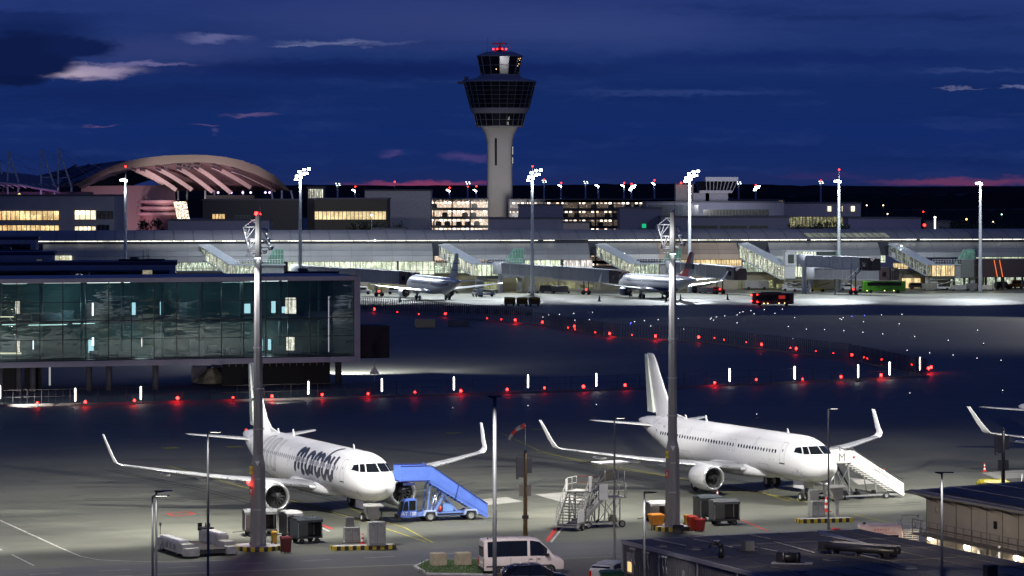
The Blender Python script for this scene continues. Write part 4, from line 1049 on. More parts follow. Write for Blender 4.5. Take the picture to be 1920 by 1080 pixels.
jet_bridge('long sloping jet bridge reaching the navy engined airliner from the rotunda left of it', W2(938,832), W2(1170,808), 4.9, 3.3, bellows)
jet_bridge('jet bridge behind the banded tail, its cab pointing right', W2(1262,832), W2(1388,812), 5.2, 4.0, mat('grey cab', (.12,.12,.14), .5))
b4 = jet_bridge('high jet bridge behind the red bus with a service stair under its cab', W2(1508,826), W2(1640,812), 7.0, 6.4, bellows, stair=True, mtl=mat('pale bridge paint', (.50,.52,.56), .45))
jet_bridge('low grey jet bridge passing under the high one, reaching the green bus', W2(1520,836), W2(1676,826), 3.4, 3.6, bellows)

# ================================================================== masts along the terminal
far = [(235,338,812,'single',312,'thin single headed mast with a red beacon, before the curved roof'),(563,322,812,'cluster',None,'mast with a clustered bright head just right of the curved roof'),
 (998,324,820,'cluster',312,'mast with a clustered bright head right of the control tower'),(1293,326,826,'cluster',None,'mast with a clustered bright head left of the small old tower'),
 (1573,340,834,'single',318,'single headed mast right of centre, red beacon above it'),(1838,344,838,'single',None,'single headed mast nearest the right edge')]
for px, pt, Y, hd, rd, lb in far:
    t, X, zt = apron_mast(px, pt, Y, lb, hd, rd)
    if hd == 'cluster' and px != 1293:
        point((X+.2,Y-1.3,zt-2.6), 1500, (.85,.95,1), .3)
    else: point((X-.2,Y-1.2,zt-2.2), 900, (.85,.95,1), .3)
small = [(633,347,'dim',None),(666,357,'bent',350),(740,357,'bent',341),(843,357,'bent',352),(877,344,'dim',350),(893,357,'bent',349),(1020,341,'dim',337),(1052,348,'bent',343),(1098,343,'dim',None),(1122,348,'bent',None),
 (1170,348,'bent',343),(1184,350,'cluster',345),(1227,344,'bent',338),(1385,344,'dim',None),(1417,351,'cluster',347),(1539,343,'dim',339)]
for i, (px, pt, hd, rd) in enumerate(small):
    apron_mast(px, pt, 1650+((i*37)%9)*22, 'distant mast behind the car park, %s from the left of those on the skyline' % ordw(i+1), hd, rd, r=.55, group='distant masts on the skyline', hs=.9, detail=False)

# ================================================================== control tower
E_T = 140000
TX, TY = (937-960)/F*1147, 1147.0
tw = thing('control_tower','tall pale control tower with flared glass storeys and red radar lights on top','control tower',(TX,TY,0))
shaft = mat('tower concrete', (.40,.38,.35), .85, 0, .08, .12)
gl = mat('tower dark glazing', (.012,.014,.02), .12, 0, .3, .3, .8); tf = mat('tower frame', (.20,.19,.19), .5); wr = mat('tower white ring', (.42,.42,.44), .5)
rings = []
for z, hw, dd in ((0,4.7,4.2),(30,4.55,4.1),(40,4.5,4.1),(43,4.65,4.2),(45.4,5.2,4.6),(47.4,6.2,5.2),(48.4,7.0,5.6)):
    r = []
    for i in range(24):
        a = 2*math.pi*i/24; c, s_ = math.cos(a), math.sin(a); r.append((hw*math.copysign(abs(c)**.45,c), dd*math.copysign(abs(s_)**.45,s_), z))
    rings.append(r)
mb = MB(); mb.loft(rings); sh = mb.build('shaft', shaft, tw)
mb = MB(); mb.box(-1.75,-.95,-4.36,-4.0,34.5,47.5); mb.box(4.2,4.62,-3.2,-2.4,34.5,41.5); mb.build_parts('window_slit', dglass, sh)
mb = MB(); mb.box(4.3,4.66,-3.1,-2.6,35.2,37.4); mb.box(4.3,4.66,-3.1,-2.6,38.4,41.2); mb.build_parts('lit_slit', emit('stair light', (1,.95,.8), 3), sh)
def drum(z0,r0,z1,r1,n,rows,name,frame=.09):
    mb = MB(); mb.lathe([(z0,r0),(z1,r1)], n=n, smooth=False); mb.lathe([(z0,.1),(z0,r0)], n=n, smooth=False); g = mb.build(name, gl, tw)
    mb = MB()
    for i in range(n):
        a = 2*math.pi*i/n
        # same start as lathe: axis z -> a=(1,0,0)x? use ring vertices directly
        pass
    up = Vector((1,0,0)) if False else None
    d_ = Vector((0,0,1)); u_ = Vector((1,0,0)); a_ = d_.cross(u_).normalized(); b_ = a_.cross(d_).normalized()
    V = [a_*math.cos(2*math.pi*i/n)+b_*math.sin(2*math.pi*i/n) for i in range(n)]
    for i in range(n): mb.beam(V[i]*(r0+.05)+Vector((0,0,z0)), V[i]*(r1+.05)+Vector((0,0,z1)), frame*1.5)
    for k in range(rows+1):
        r = r0+(r1-r0)*k/rows+.05; z = z0+(z1-z0)*k/rows
        for i in range(n): mb.beam(V[i]*r+Vector((0,0,z)), V[(i+1)%n]*r+Vector((0,0,z)), frame*1.3)
    mb.build('glazing_bars', tf, g); return g
drum(48.5,8.4,53.0,9.4,22,2,'lower_gallery_glazing')
drum(54.9,10.6,64.2,13.0,26,6,'main_gallery_glazing')
drum(66.9,6.9,73.3,8.15,14,2,'cab_glazing',.13)
mb = MB(); mb.lathe([(53.0,9.5),(53.2,9.9),(54.7,10.5),(54.9,10.7),(54.95,9)], n=40); mb.build('white_ring', wr, tw)
mb = MB(); mb.lathe([(48.2,6.6),(48.2,8.5),(48.5,8.5)], n=40); mb.build('soffit_ring', wr, tw)
mb = MB(); mb.lathe([(64.2,13.1),(64.5,13.2),(64.7,12.9),(65.8,8.2),(66.9,7.0)], n=44); mb.build('gallery_roof', mat('gallery roof sheet', (.22,.23,.30), .5), tw)
mb = MB(); mb.lathe([(73.3,8.3),(73.6,8.4),(73.8,8.0),(75.0,5.2),(75.05,.1)], n=28); mb.build('cab_roof', mat('gallery roof sheet', (.22,.23,.30), .5), tw)
mb = MB(); mb.lathe([(75,2.0),(75.6,2.0),(76.2,.6),(77.6,.4)], n=12); mb.beam((-2.6,0,78.0),(2.6,0,78.0),.35,.5); mb.beam((-1.8,0,76.3),(1.8,0,76.3),.2)
mb.build('radar', mat('red painted radar', (.35,.03,.03), .5), tw)
mb = MB()
for x in (-2.3,-.9,.9,2.3): mb.sphere((x,-1.2,76.0),.3,5)
mb.build_parts('red_lamp', redsoft, tw)
mb = MB()
for x, h in ((-4.3,80.2),(3.9,79.2),(.2,80.0)): mb.tube((x,0,75),(x,0,h),.07,.05,5)
mb.build_parts('aerial', steel, tw)
mb = MB(); mb.box(-15.0,-9,-3,2,63.6,64.4); mb.box(-12.6,-11.2,-2,0,64.3,66.2); mb.tube((-13.5,-1,64.4),(-11,-1,66.0),.15,.15,6); mb.build('service_balcony', mat('balcony metal', (.12,.11,.12), .6), tw)
mb = MB(); mb.box(-6.6,-6.2,-5,-4.6,66.4,67.5); mb.box(6.3,7.0,-3.5,-3.0,66.4,67.9); mb.build_parts('rooftop_box', dsteel, tw)
mb = MB()
for x, z in ((6.3,71.6),(6.8,70.6),(6.6,72.4),(7.1,71.9),(6.4,69.9),(7.3,72.6)): mb.box(x-.1,x+.1,-4.3,-4.2,z-.12,z+.12)
for x, z in ((-1.2,68.7),(-1.3,69.8)): mb.box(x-.15,x+.15,-7.0,-6.9,z-.2,z+.2)
mb.build_parts('room_lamp', emit('warm room lamp', (1,.6,.25), 3), tw)
mb = MB(); mb.box(2.7,3.2,-8.7,-8.6,48.9,49.9); mb.box(1.4,3.5,-8.4,-8.3,50.6,52.0); mb.build_parts('lit_room', emit('dim room light', (.6,.6,.55), .35), tw)
spot('tower_floodlight',(TX+5,TY-100,21),(TX,TY,24),E_T,40,1,(1,.96,.95),1.5)
# ================================================================== buildings behind the terminal
def bldg(name, label, x0, x1, ytop, Y, depth, m, ybot=None, windows=(), roof=True, group=None, cat='building'):
    """box building given by its outline; windows: (x0,y0,x1,y1,material,panes)"""
    a = PX(x0, ytop, Y); b = PX(x1, ytop, Y); t = thing(name, label, cat, ((a.x+b.x)/2, Y, 0), 0, group)
    w_ = (b.x-a.x)/2; z1 = a.z
    mb = MB(); mb.box(-w_, w_, 0, depth, 0, z1); wl_ = mb.build('wall', m, t)
    if roof: mb = MB(); mb.box(-w_-.25, w_+.25, -.25, depth, z1+.003, z1+.45); mb.build('roof_edge', mat('roof edge dark', (.06,.06,.075), .6), t)
    for (px0, py0, px1, py1, mm, k) in windows:
        p = PX(px0, py1, Y) ; q = PX(px1, py0, Y); X0, X1 = p.x-t.location.x, q.x-t.location.x
        mb = MB(); mb.quad((X0,-.12,p.z),(X1,-.12,p.z),(X1,-.12,q.z),(X0,-.12,q.z)); f = mb.build('window', mm, t)
        mb = MB()
        for i in range(k+1): x = X0+(X1-X0)*i/k; mb.box(x-.09,x+.09,-.3,-.14,p.z,q.z)
        for z in (p.z,q.z): mb.box(X0-.1,X1+.1,-.28,-.1,z-.1,z+.1)
        mb.build('frame', mat('dark frame', (.07,.09,.08), .4), f)
    return t
office = interior('warm office room', (1,.55,.18), (1,.80,.42), 1.9, .55, .9, .2, .36, .6)
officew = interior('bright office room', (1,.75,.40), (1,.92,.7), 2.1, .8, .9, .35, .3, .55)
darkwin = interior('dark window with glints', (.3,.35,.4), (.5,.4,.3), .12, 1.2, 1.6, .1, .5, .7)
bldg('office_building','grey office block at the left edge with two rows of glowing orange windows',-60,214,368,905,25,greyw,windows=(
  (-30,395,37,413,office,8),(37,395,111,413,office,7),(-30,422,111,437,office,16),(140,394,180,412,officew,4),(140,424,180,437,officew,5),(182,396,212,410,darkwin,4),(182,422,205,434,mat('dark slanted glass',(.015,.018,.03),.2),3)))
bldg('low_block','dark low block with small lit rooms beyond the curved roof hall',380,560,376,1000,20,mat('dark office wall',(.035,.035,.035),.7),windows=((398,401,422,411,office,4),(440,404,470,409,darkwin,5)))
bldg('office_wing','dark wing with a long warm orange window band left of the lit stair tower',590,726,374,1000,25,mat('brown black cladding',(.05,.045,.03),.7),windows=((590,396,724,412,interior('amber band',(1,.62,.22),(1,.85,.45),1.5,.3,.8,.35,.35,.6),18),))
bldg('rooftop_plant_building','pale box building above the amber window band',684,807,358,1060,25,mat('pale grey wall',(.5,.48,.45),.7))
bldg('low_block','long bluish low block at the foot of the control tower',917,1056,411,1010,25,bluew)
bldg('dark_block','dark blue windowless block right of the control tower shaft',972,1056,386,1025,30,mat('night blue wall',(.11,.12,.20),.7))
bldg('low_block','bluish grey block with a beige end between tower and old tower',1056,1105,418,1010,15,mat('taupe wall',(.4,.35,.32),.7))
bldg('dark_block','dark blue two storey block left of the green lit doorway',1162,1240,392,1015,25,mat('night blue wall',(.11,.12,.20),.7),windows=((1203,419,1212,428,emit('green doorway glow',(.01,.55,.25),.9),1),))
bldg('office_building','long slate blue office block with a dark window strip under the small old tower',1212,1470,380,1030,30,bluew,windows=((1318,393,1440,407,darkwin,20),(1216,384,1310,404,mat('dim blue glazing',(.05,.07,.10),.2),10)))
bldg('low_block','low dark blue block with long black windows in front of the slate office block',1240,1480,408,1000,18,mat('indigo wall',(.14,.145,.21),.7),windows=((1290,423,1345,429,black,3),(1350,423,1400,429,black,3),(1405,423,1440,429,black,2)))
bldg('glazed_building','pale two storey building with lit ground floor glazing right of the car park',1470,1614,382,1060,25,mat('lilac grey wall',(.36,.34,.42),.7),windows=((1472,406,1614,426,interior('green yellow hall',(.75,.8,.3),(1,.85,.5),.85,.5,.8,.1,.46,.66),22),(1551,386,1559,397,officew,1),(1578,386,1580,397,officew,1),(1595,386,1603,397,officew,1)))
bldg('low_block','blue box building right of the glass front building',1590,1727,410,1010,15,mat('blue violet wall',(.17,.17,.30),.7))
bldg('shed','small grey flat shed by the dark woods at the right',1735,1782,416,1010,10,mat('grey shed wall',(.14,.14,.16),.7))
bldg('container_row','pale terminal annex roof box left of the control tower foot',700,760,430,900,10,mat('annex wall',(.28,.27,.30),.7))
bldg('low_block','long low grey annex in front of the curved roof hall',315,505,414,930,12,mat('annex blue wall',(.22,.22,.30),.7))
# lamp posts that stick up among the roofs
def post(px, py, Y, label, hot=4, h=None, arm=False):
    p = PX(px,py,Y); t = thing('lamp_post', label, 'lamp post', (p.x,Y,0), 0, 'small lamp posts behind the terminal roof')
    mb = MB(); mb.tube((0,0,0),(0,0,p.z),.14,.1,6); mb.build('pole', mat('pale mast paint', (.55,.58,.60), .5), t); mb = MB(); mb.box(-.25,.25,-.3,0,p.z-.1,p.z+.25); mb.build('lamp', emit('post lamp %d' % hot, (1,.95,.8), hot), t)
post(697,404,925,'short warm lamp post over the terminal roof, left of the stair tower',9)
post(1753,408,900,'white lit post rising over the terminal roof near the right edge',9)
mb = MB(); p = PX(1753,408,899.6); mb.box(p.x-.22,p.x+.22,899.5,899.7,14,p.z); 
tag(mb.build('light_tube', emit('pale tube',(1,1,.9),2.2)),'upright glowing tube on the post rising over the terminal roof near the right edge','light tube')
for i,(px,py,c) in enumerate(((1812,411,(1,.35,.08)),(1862,416,(1,.8,.5)),(1878,402,(.4,.8,.6)),(1656,385,(1,.7,.4)),(1625,385,(1,.6,.4)),(1664,401,(.9,.8,.6)))):
    p = PX(px,py,1700); t = thing('lamp_post','distant lamp among the dark trees at the right, %s of six' % ordw(i+1),'lamp post',(p.x,1700,0)); mb = MB(); mb.tube((0,0,0),(0,0,p.z),.1,.1,5); mb.build('pole', dsteel, t); mb = MB(); mb.sphere((0,-.3,p.z),.55 if i==0 else .35,4); mb.build('lamp', emit('tree lamp %d'%i, c, 6), t)
for i,(px,py,Y) in enumerate(((1731,397,1400),(1733,422,905))):
    p = PX(px,py,Y); t = thing('lamp_post',['far red beacon above the shed near the right edge','red beacon on a post just behind the terminal roof near the shed'][i],'beacon post',(p.x,Y,0)); mb = MB(); mb.tube((0,0,0),(0,0,p.z),.12,.1,5); mb.build('pole', dsteel, t); mb = MB(); mb.sphere((0,-.3,p.z),.3+.1*i,5); mb.build('red_beacon', redsoft, t)
# ---- multi storey car park
def speckle(name, strength=1.6, warmth=.5, th=(.52,.66), base=.04, z1=0):
    m = bpy.data.materials.new(name); m.use_nodes = True; N.nt = m.node_tree; b = m.node_tree.nodes['Principled BSDF']; b.inputs['Base Color'].default_value=(.02,.02,.02,1)
    x,y,z = sep(coord()); a = nz(xyz(x*2.0, 0, z*1.5), 1, 5, .8); c = nz(xyz(x*.07, 3, z*.5), 1, 2, .5); h = nz(xyz(x*1.6+7, 2, z*2), 1, 2)
    k = sstep(a, th[0], th[1])*(c*1.6+.15)+base
    if z1:
        t_ = N.math('FRACT', (z1-z)/3.0)*3.0; wn = N.nt.nodes.new('ShaderNodeTexWhiteNoise'); wn.noise_dimensions = '2D'
        N.nt.links.new(xyz(N.math('FLOOR', x/1.5), N.math('FLOOR', (z1-z)/3.0)), wn.inputs[0]); rv = N(wn.outputs[0])
        dot = sstep(N.math('ABSOLUTE', N.math('FRACT', x/1.5)-.5), .36, .2)*sstep(N.math('ABSOLUTE', t_-1.3), .34, .16)*sstep(rv, .25, 1.0)
        k = dot*1.3*(c+.5) + sstep(t_, .9, 1.1)*(a*.16+base) + k*.22
    col = mixc(sstep(h,.4,.6), (1,.62,.38), (1,.92,.8)); m.node_tree.links.new(col, b.inputs['Emission Color']); m.node_tree.links.new((k*strength).s, b.inputs['Emission Strength'])
    m.cycles.emission_sampling='NONE'; MATS[name] = m; return m
def carpark(label, x0, x1, ytop, Y, floors, hgt, m, depth=30):
    a = PX(x0,ytop,Y); b = PX(x1,ytop,Y); t = thing('car_park', label, 'car park', ((a.x+b.x)/2,Y,0), 0); w_=(b.x-a.x)/2; z1=a.z
    mb = MB(); mb.box(-w_,w_,-.6,depth,z1-.25,z1+.15)
    for k in range(1,floors+1): mb.box(-w_,w_,-.5,depth,z1-hgt*k-.9,z1-hgt*k)
    mb.build('floor_slab', mat('car park concrete',(.05,.05,.055),.8), t)
    mb = MB(); mb.quad((-w_,5,0),(w_,5,0),(w_,5,z1-.3),(-w_,5,z1-.3)); mb.build('lit_interior', m, t)
    mb = MB(); n=max(3,int(2*w_/5.5))
    for i in range(n+1): x=-w_+2*w_*i/n; mb.box(x-.25,x+.25,.2,.7,0,z1)
    mb.build_parts('column', mat('car park concrete',(.05,.05,.055),.8), t)
    random.seed(x0); proto = None
    where = {745:'left', 955:'middle', 1358:'right'}[x0]
    for k in range(1,floors+1):
        x=-w_+1
        while x < w_-3:
            if random.random()<.55:
                zz=z1-hgt*k
                if proto is None:
                    mb = MB(); mb.prism([(-1,0,0),(1,0,0),(1,0,.8),(.7,0,1.4),(-.7,0,1.4),(-1,0,.8)],(0,1.8,0)); proto = o = mb.build('parked_car', black, None)
                else: o = proto.copy(); C.objects.link(o)
                o.location = (t.location.x+x+1, Y+2.2, zz+.005)
                tag(o, 'dark car silhouette parked on a floor of the %s lit car park block' % where, 'car', 'cars parked in the %s car park block' % where)
            x+=random.uniform(2.3,4)
    return t
spk = speckle('car park lights', 6.0, th=(.52,.62), base=.03, z1=PX(800,373,1095).z); spk2 = speckle('car park lights sparse', 4.2, th=(.585,.67), base=-.05, z1=PX(800,374,1095).z)
carpark('open sided car park with glittering lights left of the control tower', 745, 916, 373, 1095, 5, 3.0, spk)
carpark('long dark open sided car park with rows of lights right of the control tower', 955, 1376, 374, 1095, 5, 3.0, spk2)
carpark('bright end of the car park right of the small old tower', 1358, 1470, 375, 1085, 5, 3.1, speckle('car park lights bright', 4.5, th=(.42,.55), base=.12, z1=PX(800,375,1085).z))
# lit stair tower with louvres
a = PX(746,373,1088); b = PX(805,373,1088); t = thing('stair_tower','brightly lit white louvred stair tower at the left end of the car park','stair tower',((a.x+b.x)/2,1088,0))
w_=(b.x-a.x)/2; mb = MB(); mb.quad((-w_,0,8),(w_,0,8),(w_,0,a.z),(-w_,0,a.z)); mb.build('lit_wall', interior('white stair light',(1,.97,.85),(.95,1,.85),2.6,.25,.5,.45,.35,.6), t)
mb = MB()
for i in range(22): z=9+(a.z-9)*i/22; mb.box(-w_,w_,-.4,-.1,z,z+(.12 if i>12 else .25))
for i in range(5): x=-w_+2*w_*i/4; mb.box(x-.1,x+.1,-.5,-.1,8,a.z)
for z in (a.z, a.z-3.2,a.z-9): mb.box(-w_-.2,w_+.2,-.6,.5,z-.2,z+.2)
mb.build('louvre', mat('louvre metal',(.12,.12,.12),.5), t)
# small old tower
Y=1050; p=PX(1300,345,Y)
t = thing('old_tower','small squat tower with a slanted dark windowed cab behind the slate office block','control tower',(PX(1352,342,Y).x,Y,0))
def lx(px): return (px-1352)/F*Y
def lz(py): return H-(py-YH)*Y/F
mb = MB(); mb.box(lx(1323),lx(1365),0,8,0,lz(362)); mb.box(lx(1300),lx(1330),0,8,0,lz(362)); mb.build('shaft', mat('old tower wall',(.5,.5,.55),.7), t)
mb = MB(); mb.loft([[(lx(1312),-1,lz(362)),(lx(1372),-1,lz(362)),(lx(1372),9,lz(362)),(lx(1312),9,lz(362))],[(lx(1311),-1.4,lz(357)),(lx(1374),-1.4,lz(357)),(lx(1374),9,lz(357)),(lx(1311),9,lz(357))]],smooth=False); mb.box(lx(1322),lx(1383),-3,10,lz(340),lz(332)); mb.build('white_band', mat('old tower white',(.75,.75,.78),.6), t)
mb = MB(); mb.loft([[(lx(1310),-1.2,lz(357)),(lx(1374),-1.2,lz(357)),(lx(1374),9,lz(357)),(lx(1310),9,lz(357))],[(lx(1306),-2.6,lz(340)),(lx(1381),-2.6,lz(340)),(lx(1381),10,lz(340)),(lx(1306),10,lz(340))]],smooth=False); g=mb.build('cab_glazing', gl, t)
mb = MB()
for i in range(9): k=i/8; mb.beam((lx(1325)+(lx(1374)-lx(1325))*k,-1.3,lz(357)),(lx(1323)+(lx(1381)-lx(1323))*k,-2.75,lz(340)),.16)
mb.build('glazing_bars', mat('old tower white',(.75,.75,.78),.6), g)
bldg('plant_box','small white rooftop box with a red lamp left of the old tower',1267,1300,346,1052,8,mat('cream wall',(.42,.40,.36),.7))
p = PX(1277,343,1051); mb = MB(); mb.sphere(p,.3,5); tag(mb.build('red_beacon', redsoft),'red beacon on the small white rooftop box left of the old tower','beacon')
# bushes and trees among the roofs
def tree(px, pytop, Y, wd, ht, label, col=(.03,.04,.025), group=None, leaves=520):
    p = PX(px, pytop, Y); t = thing('tree', label, 'tree', (p.x,Y,0), 0, group); zt = p.z
    mb = MB(); mb.tube((0,0,0),(0,0,zt-ht*.4),.25,.12,6)
    for i in range(5): a=i*1.3; mb.tube((0,0,zt-ht*.7),(math.cos(a)*wd*.3,math.sin(a)*wd*.3,zt-ht*.3),.08,.03,5)
    mb.build('trunk', mat('bark',(.05,.04,.03),.9), t)
    mb = MB(); rnd = random.Random(int(px*7))
    cl = [(rnd.uniform(-.5,.5)*wd, rnd.uniform(-.4,.4)*wd, zt-ht*.5+rnd.uniform(-.35,.3)*ht, rnd.uniform(.25,.42)*min(wd,ht)) for _ in range(9)]
    for i in range(leaves):
        cx,cy,cz,r = rnd.choice(cl); d=Vector((rnd.gauss(0,1),rnd.gauss(0,1),rnd.gauss(0,1))).normalized()*r*rnd.uniform(.5,1.1); c=Vector((cx,cy,min(cz,zt)))+d
        u=Vector((rnd.uniform(-1,1),rnd.uniform(-1,1),rnd.uniform(-1,1))).normalized(); v=u.cross(d.normalized()).normalized(); s=rnd.uniform(.2,.5)
        mb.quad(c-u*s,c+v*s*.6,c+u*s,c-v*s*.6)
    mb.build('crown', mat('dark foliage %s'%(col,), col, .85, 0, .5, .8), t)
for px,py,wd,ht,lb in ((664,416,5,5,'leftmost dark round tree over the terminal roof below the amber windows'),(678,414,5,5,'second dark tree from the left below the amber windows'),(693,417,5,4,'third dark tree below the amber windows'),(712,414,6,5,'bushy dark tree right of the short lamp post'),(732,417,6,5,'rightmost dark tree below the lit stair tower'),
   (1512,417,9,5,'dark round bush in front of the glass front building, left one'),(1552,413,9,6,'dark round bush in front of the glass front building, right one'),(283,412,7,4,'small dark tree at the foot of the pink cone'),(1790,412,9,8,'dark tree behind the grey shed'),(1830,410,12,9,'dark tree between shed and right edge'),(1880,414,12,8,'dark tree nearest the right edge'),(1585,420,4,4,'small dark bush beside the blue box building')):
    tree(px,py,960 if px<760 else 985,wd,ht,lb)

# ================================================================== curved roof hall
Y0=1040.0
def hx(px,Y=Y0): return (px-360)/F*Y
def hzz(py,Y=Y0): return H-(py-YH)*Y/F
t = thing('curved_roof_hall','large hall under an arched tan rimmed canopy lit pink from below, at the left','hall',((360-960)/F*Y0,Y0,0))
outer=[(140,347),(170,330),(200,315),(235,303),(270,296),(310,291.5),(350,290),(385,290.5),(420,294),(455,301),(485,312),(515,329),(545,358)]
inner=[(152,349),(180,335),(205,324),(240,316.5),(272,312),(310,308),(345,305),(380,304.5),(415,309),(448,317),(478,327),(508,341),(536,358)]
shl = [(px,py) for px,py in outer]
mb = MB(); 
ringA=[(hx(a),0,hzz(b)) for a,b in outer]; ringB=[(hx(a),2.0,hzz(b)) for a,b in inner]
n=len(ringA)
mb.add(ringA+ringB,[(i,i+1,n+i+1,n+i) for i in range(n-1)], True)
ringC=[(x,2.4,z+.15) for x,y,z in ringB]; ringD=[(x*1.0,8,z+.6) for x,y,z in ringA]; 
mb.build('roof_rim', mat('tan roof rim',(.26,.22,.19),.7,0,.08,.05), t)
mb = MB(); ringE=[(x*.98+1,60,z*.86-1) for x,y,z in ringA]; mb.add(ringA+ringE,[(i,i+1,n+i+1,n+i) for i in range(n-1)], True); mb.build('roof_membrane', mat('blue grey membrane',(.10,.10,.16),.6,0,.1,.05), t)
# underside: dark membrane and curved ribs sweeping down to the right
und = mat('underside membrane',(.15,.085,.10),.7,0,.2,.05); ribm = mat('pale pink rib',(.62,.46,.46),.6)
mb = MB(); top=[(hx(a),2.2,hzz(b)-.1) for a,b in inner[3:]]; bot=[(hx(300+ (536-300)*i/(len(top)-1)),26,hzz(358,Y0+26)) for i in range(len(top))]
mid=[((p[0]*.55+q[0]*.45),12,(p[2]*.62+q[2]*.38)+.4) for p,q in zip(top,bot)]
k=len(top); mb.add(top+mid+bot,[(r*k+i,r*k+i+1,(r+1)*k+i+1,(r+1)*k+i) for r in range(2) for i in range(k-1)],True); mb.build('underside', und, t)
for j,(sx,sy,exx,ey) in enumerate(((262,318,323,356),(292,317,352,356),(330,315,391,360),(362,313,425,362),(395,313,462,352),(432,320,508,357),(246,317,300,345))):
    mb = MB(); pts=[]
    for i in range(9):
        q=i/8; px=sx+(exx-sx)*q; py=sy+(ey-sy)*(q**1.25); pts.append(Vector((hx(px,Y0+4+12*q),4+12*q-2.5,hzz(py,Y0+4+12*q))))
    for a,b in zip(pts[:-1],pts[1:]): mb.beam(a,b,1.3,.25,up=(0,-1,.9))
    mb.build('roof_rib', ribm, t)
for px in (310,335,352,368): 
    mb = MB(); mb.beam((hx(px-8),3,hzz(305)),(hx(px),3,hzz(318)),.25); mb.beam((hx(px+8),3,hzz(305)),(hx(px),3,hzz(318)),.25); mb.build('strut', steel, t)
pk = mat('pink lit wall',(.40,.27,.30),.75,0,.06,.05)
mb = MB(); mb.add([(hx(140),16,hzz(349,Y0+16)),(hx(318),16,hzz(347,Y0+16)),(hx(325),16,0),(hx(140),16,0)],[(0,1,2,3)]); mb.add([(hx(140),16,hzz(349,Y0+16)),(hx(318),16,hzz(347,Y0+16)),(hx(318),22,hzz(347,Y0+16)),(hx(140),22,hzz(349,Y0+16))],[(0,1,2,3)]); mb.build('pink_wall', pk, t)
mb = MB(); rings=[]
for i in range(13):
    a=math.pi*(1.0+i/12); r1_,r0_=5.6,7.4; rings.append([(hx(287)+r0_*math.cos(a)*.95,11+r0_*math.sin(a),0),(hx(290)+r1_*math.cos(a)*.95,11+r1_*math.sin(a),hzz(377))])
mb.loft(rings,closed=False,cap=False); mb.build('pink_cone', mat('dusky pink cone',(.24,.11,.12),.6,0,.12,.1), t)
mb = MB()
for zz in (hzz(381),hzz(393),hzz(404)): mb.lathe([(zz,6.25+(hzz(377)-zz)*.15),(zz+.9,6.1+(hzz(377)-zz)*.15)],(hx(288),11,0),(0,0,1),30)
mb.build('cone_louvre', mat('rose louvre',(.42,.24,.26),.6), t)
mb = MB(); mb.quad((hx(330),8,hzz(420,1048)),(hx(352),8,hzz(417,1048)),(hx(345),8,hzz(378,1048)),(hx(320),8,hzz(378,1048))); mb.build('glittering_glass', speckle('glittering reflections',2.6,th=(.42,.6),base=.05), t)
mb = MB(); mb.box(hx(380),hx(545),18,20,0,hzz(372,Y0+18)); mb.box(hx(378),hx(470),15,17,hzz(374,Y0+15),hzz(366,Y0+15)); mb.build('dark_plinth', mat('dark plinth wall',(.04,.04,.045),.7), t)
mb = MB()
for px in (323,340,375,392,447): mb.tube((hx(px),18,hzz(375,Y0+18)),(hx(px),18,hzz(357,Y0+18)),.35,.35,6)
for a,b in ((508,520),(528,528),(545,560)): mb.tube((hx(a),1,hzz(357)),(hx(b),1,hzz(425)),.35,.3,6)
mb.build_parts('canopy_leg', mat('pale mast paint',(.55,.58,.60),.5), t)
mb = MB()
for px in (400,425,447,462,490,498): mb.sphere((hx(px),17,hzz(361,Y0+17)),.4,4)
mb.build_parts('lamp', emit('violet white lamp',(.7,.55,1),2.6), t)
l = t.location
spot('canopy_uplight',(l.x-6,Y0-6,14),(l.x-2,Y0+10,37),17000,95,.7,(1,.82,.78),1.5); spot('canopy_uplight',(l.x+12,Y0-4,16),(l.x+14,Y0+10,36),8000,95,.7,(1,.74,.76),1.5)
spot('wall_uplight',(l.x-22,Y0-6,12),(l.x-20,Y0+14,24),8000,100,.7,(1,.66,.74),1.5)
# tent roof and A frame pylons at the far left
t = thing('tent_roof_canopy','low tent roof edge with violet light under it at the far left','canopy',((20-960)/F*1020,1020,0))
def qx(px): return (px-20)/F*1020
def qz(py): return H-(py-YH)*1020/F
mb = MB(); top=[(-60,338),(-20,341),(10,343),(40,346),(70,352),(105,357)]
a=[(qx(x),0,qz(y)) for x,y in top]; b=[(qx(x),14,qz(y+6)) for x,y in top]; c=[(qx(x)-2,30,qz(y-20)) for x,y in top]
k=len(top); mb.add(a+c,[(i,i+1,k+i+1,k+i) for i in range(k-1)]); mb.build('membrane', mat('tent membrane',(.10,.10,.16),.6), t)
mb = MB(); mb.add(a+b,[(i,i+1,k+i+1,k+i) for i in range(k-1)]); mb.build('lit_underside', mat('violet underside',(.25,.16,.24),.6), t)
mb = MB()
for p,q in zip(a[:-1],a[1:]): mb.beam(p,q,.35)
for i in range(14): x=-60+i*12; mb.tube((qx(x),.3,qz(345)),(qx(x+6),8,qz(353)),.12,.12,5)
mb.build('edge_truss', mat('pale mast paint',(.55,.58,.60),.5), t)
mb = MB(); mb.box(qx(-40),qx(160),16,20,0,qz(360)); mb.build('back_wall', mat('plum wall',(.10,.06,.08),.7), t)
mb = MB()
for x0_,x1_ in ((81,90),(52,60),(92,98)): mb.box(qx(x0_),qx(x1_),15.8,15.95,qz(381),qz(377))
mb.build_parts('violet_lamp', emit('violet lamp',(.45,.25,1),2.2), t)
point((t.location.x+6,1024,19),2500,(.75,.45,1),1)
bldgt = thing('glazed_gable_roof','small glazed gable with warm light at the far left','gable',((32-960)/F*1000,1000,0))
def vx(px): return (px-32)/F*1000
def vz(py): return H-(py-YH)*1000/F
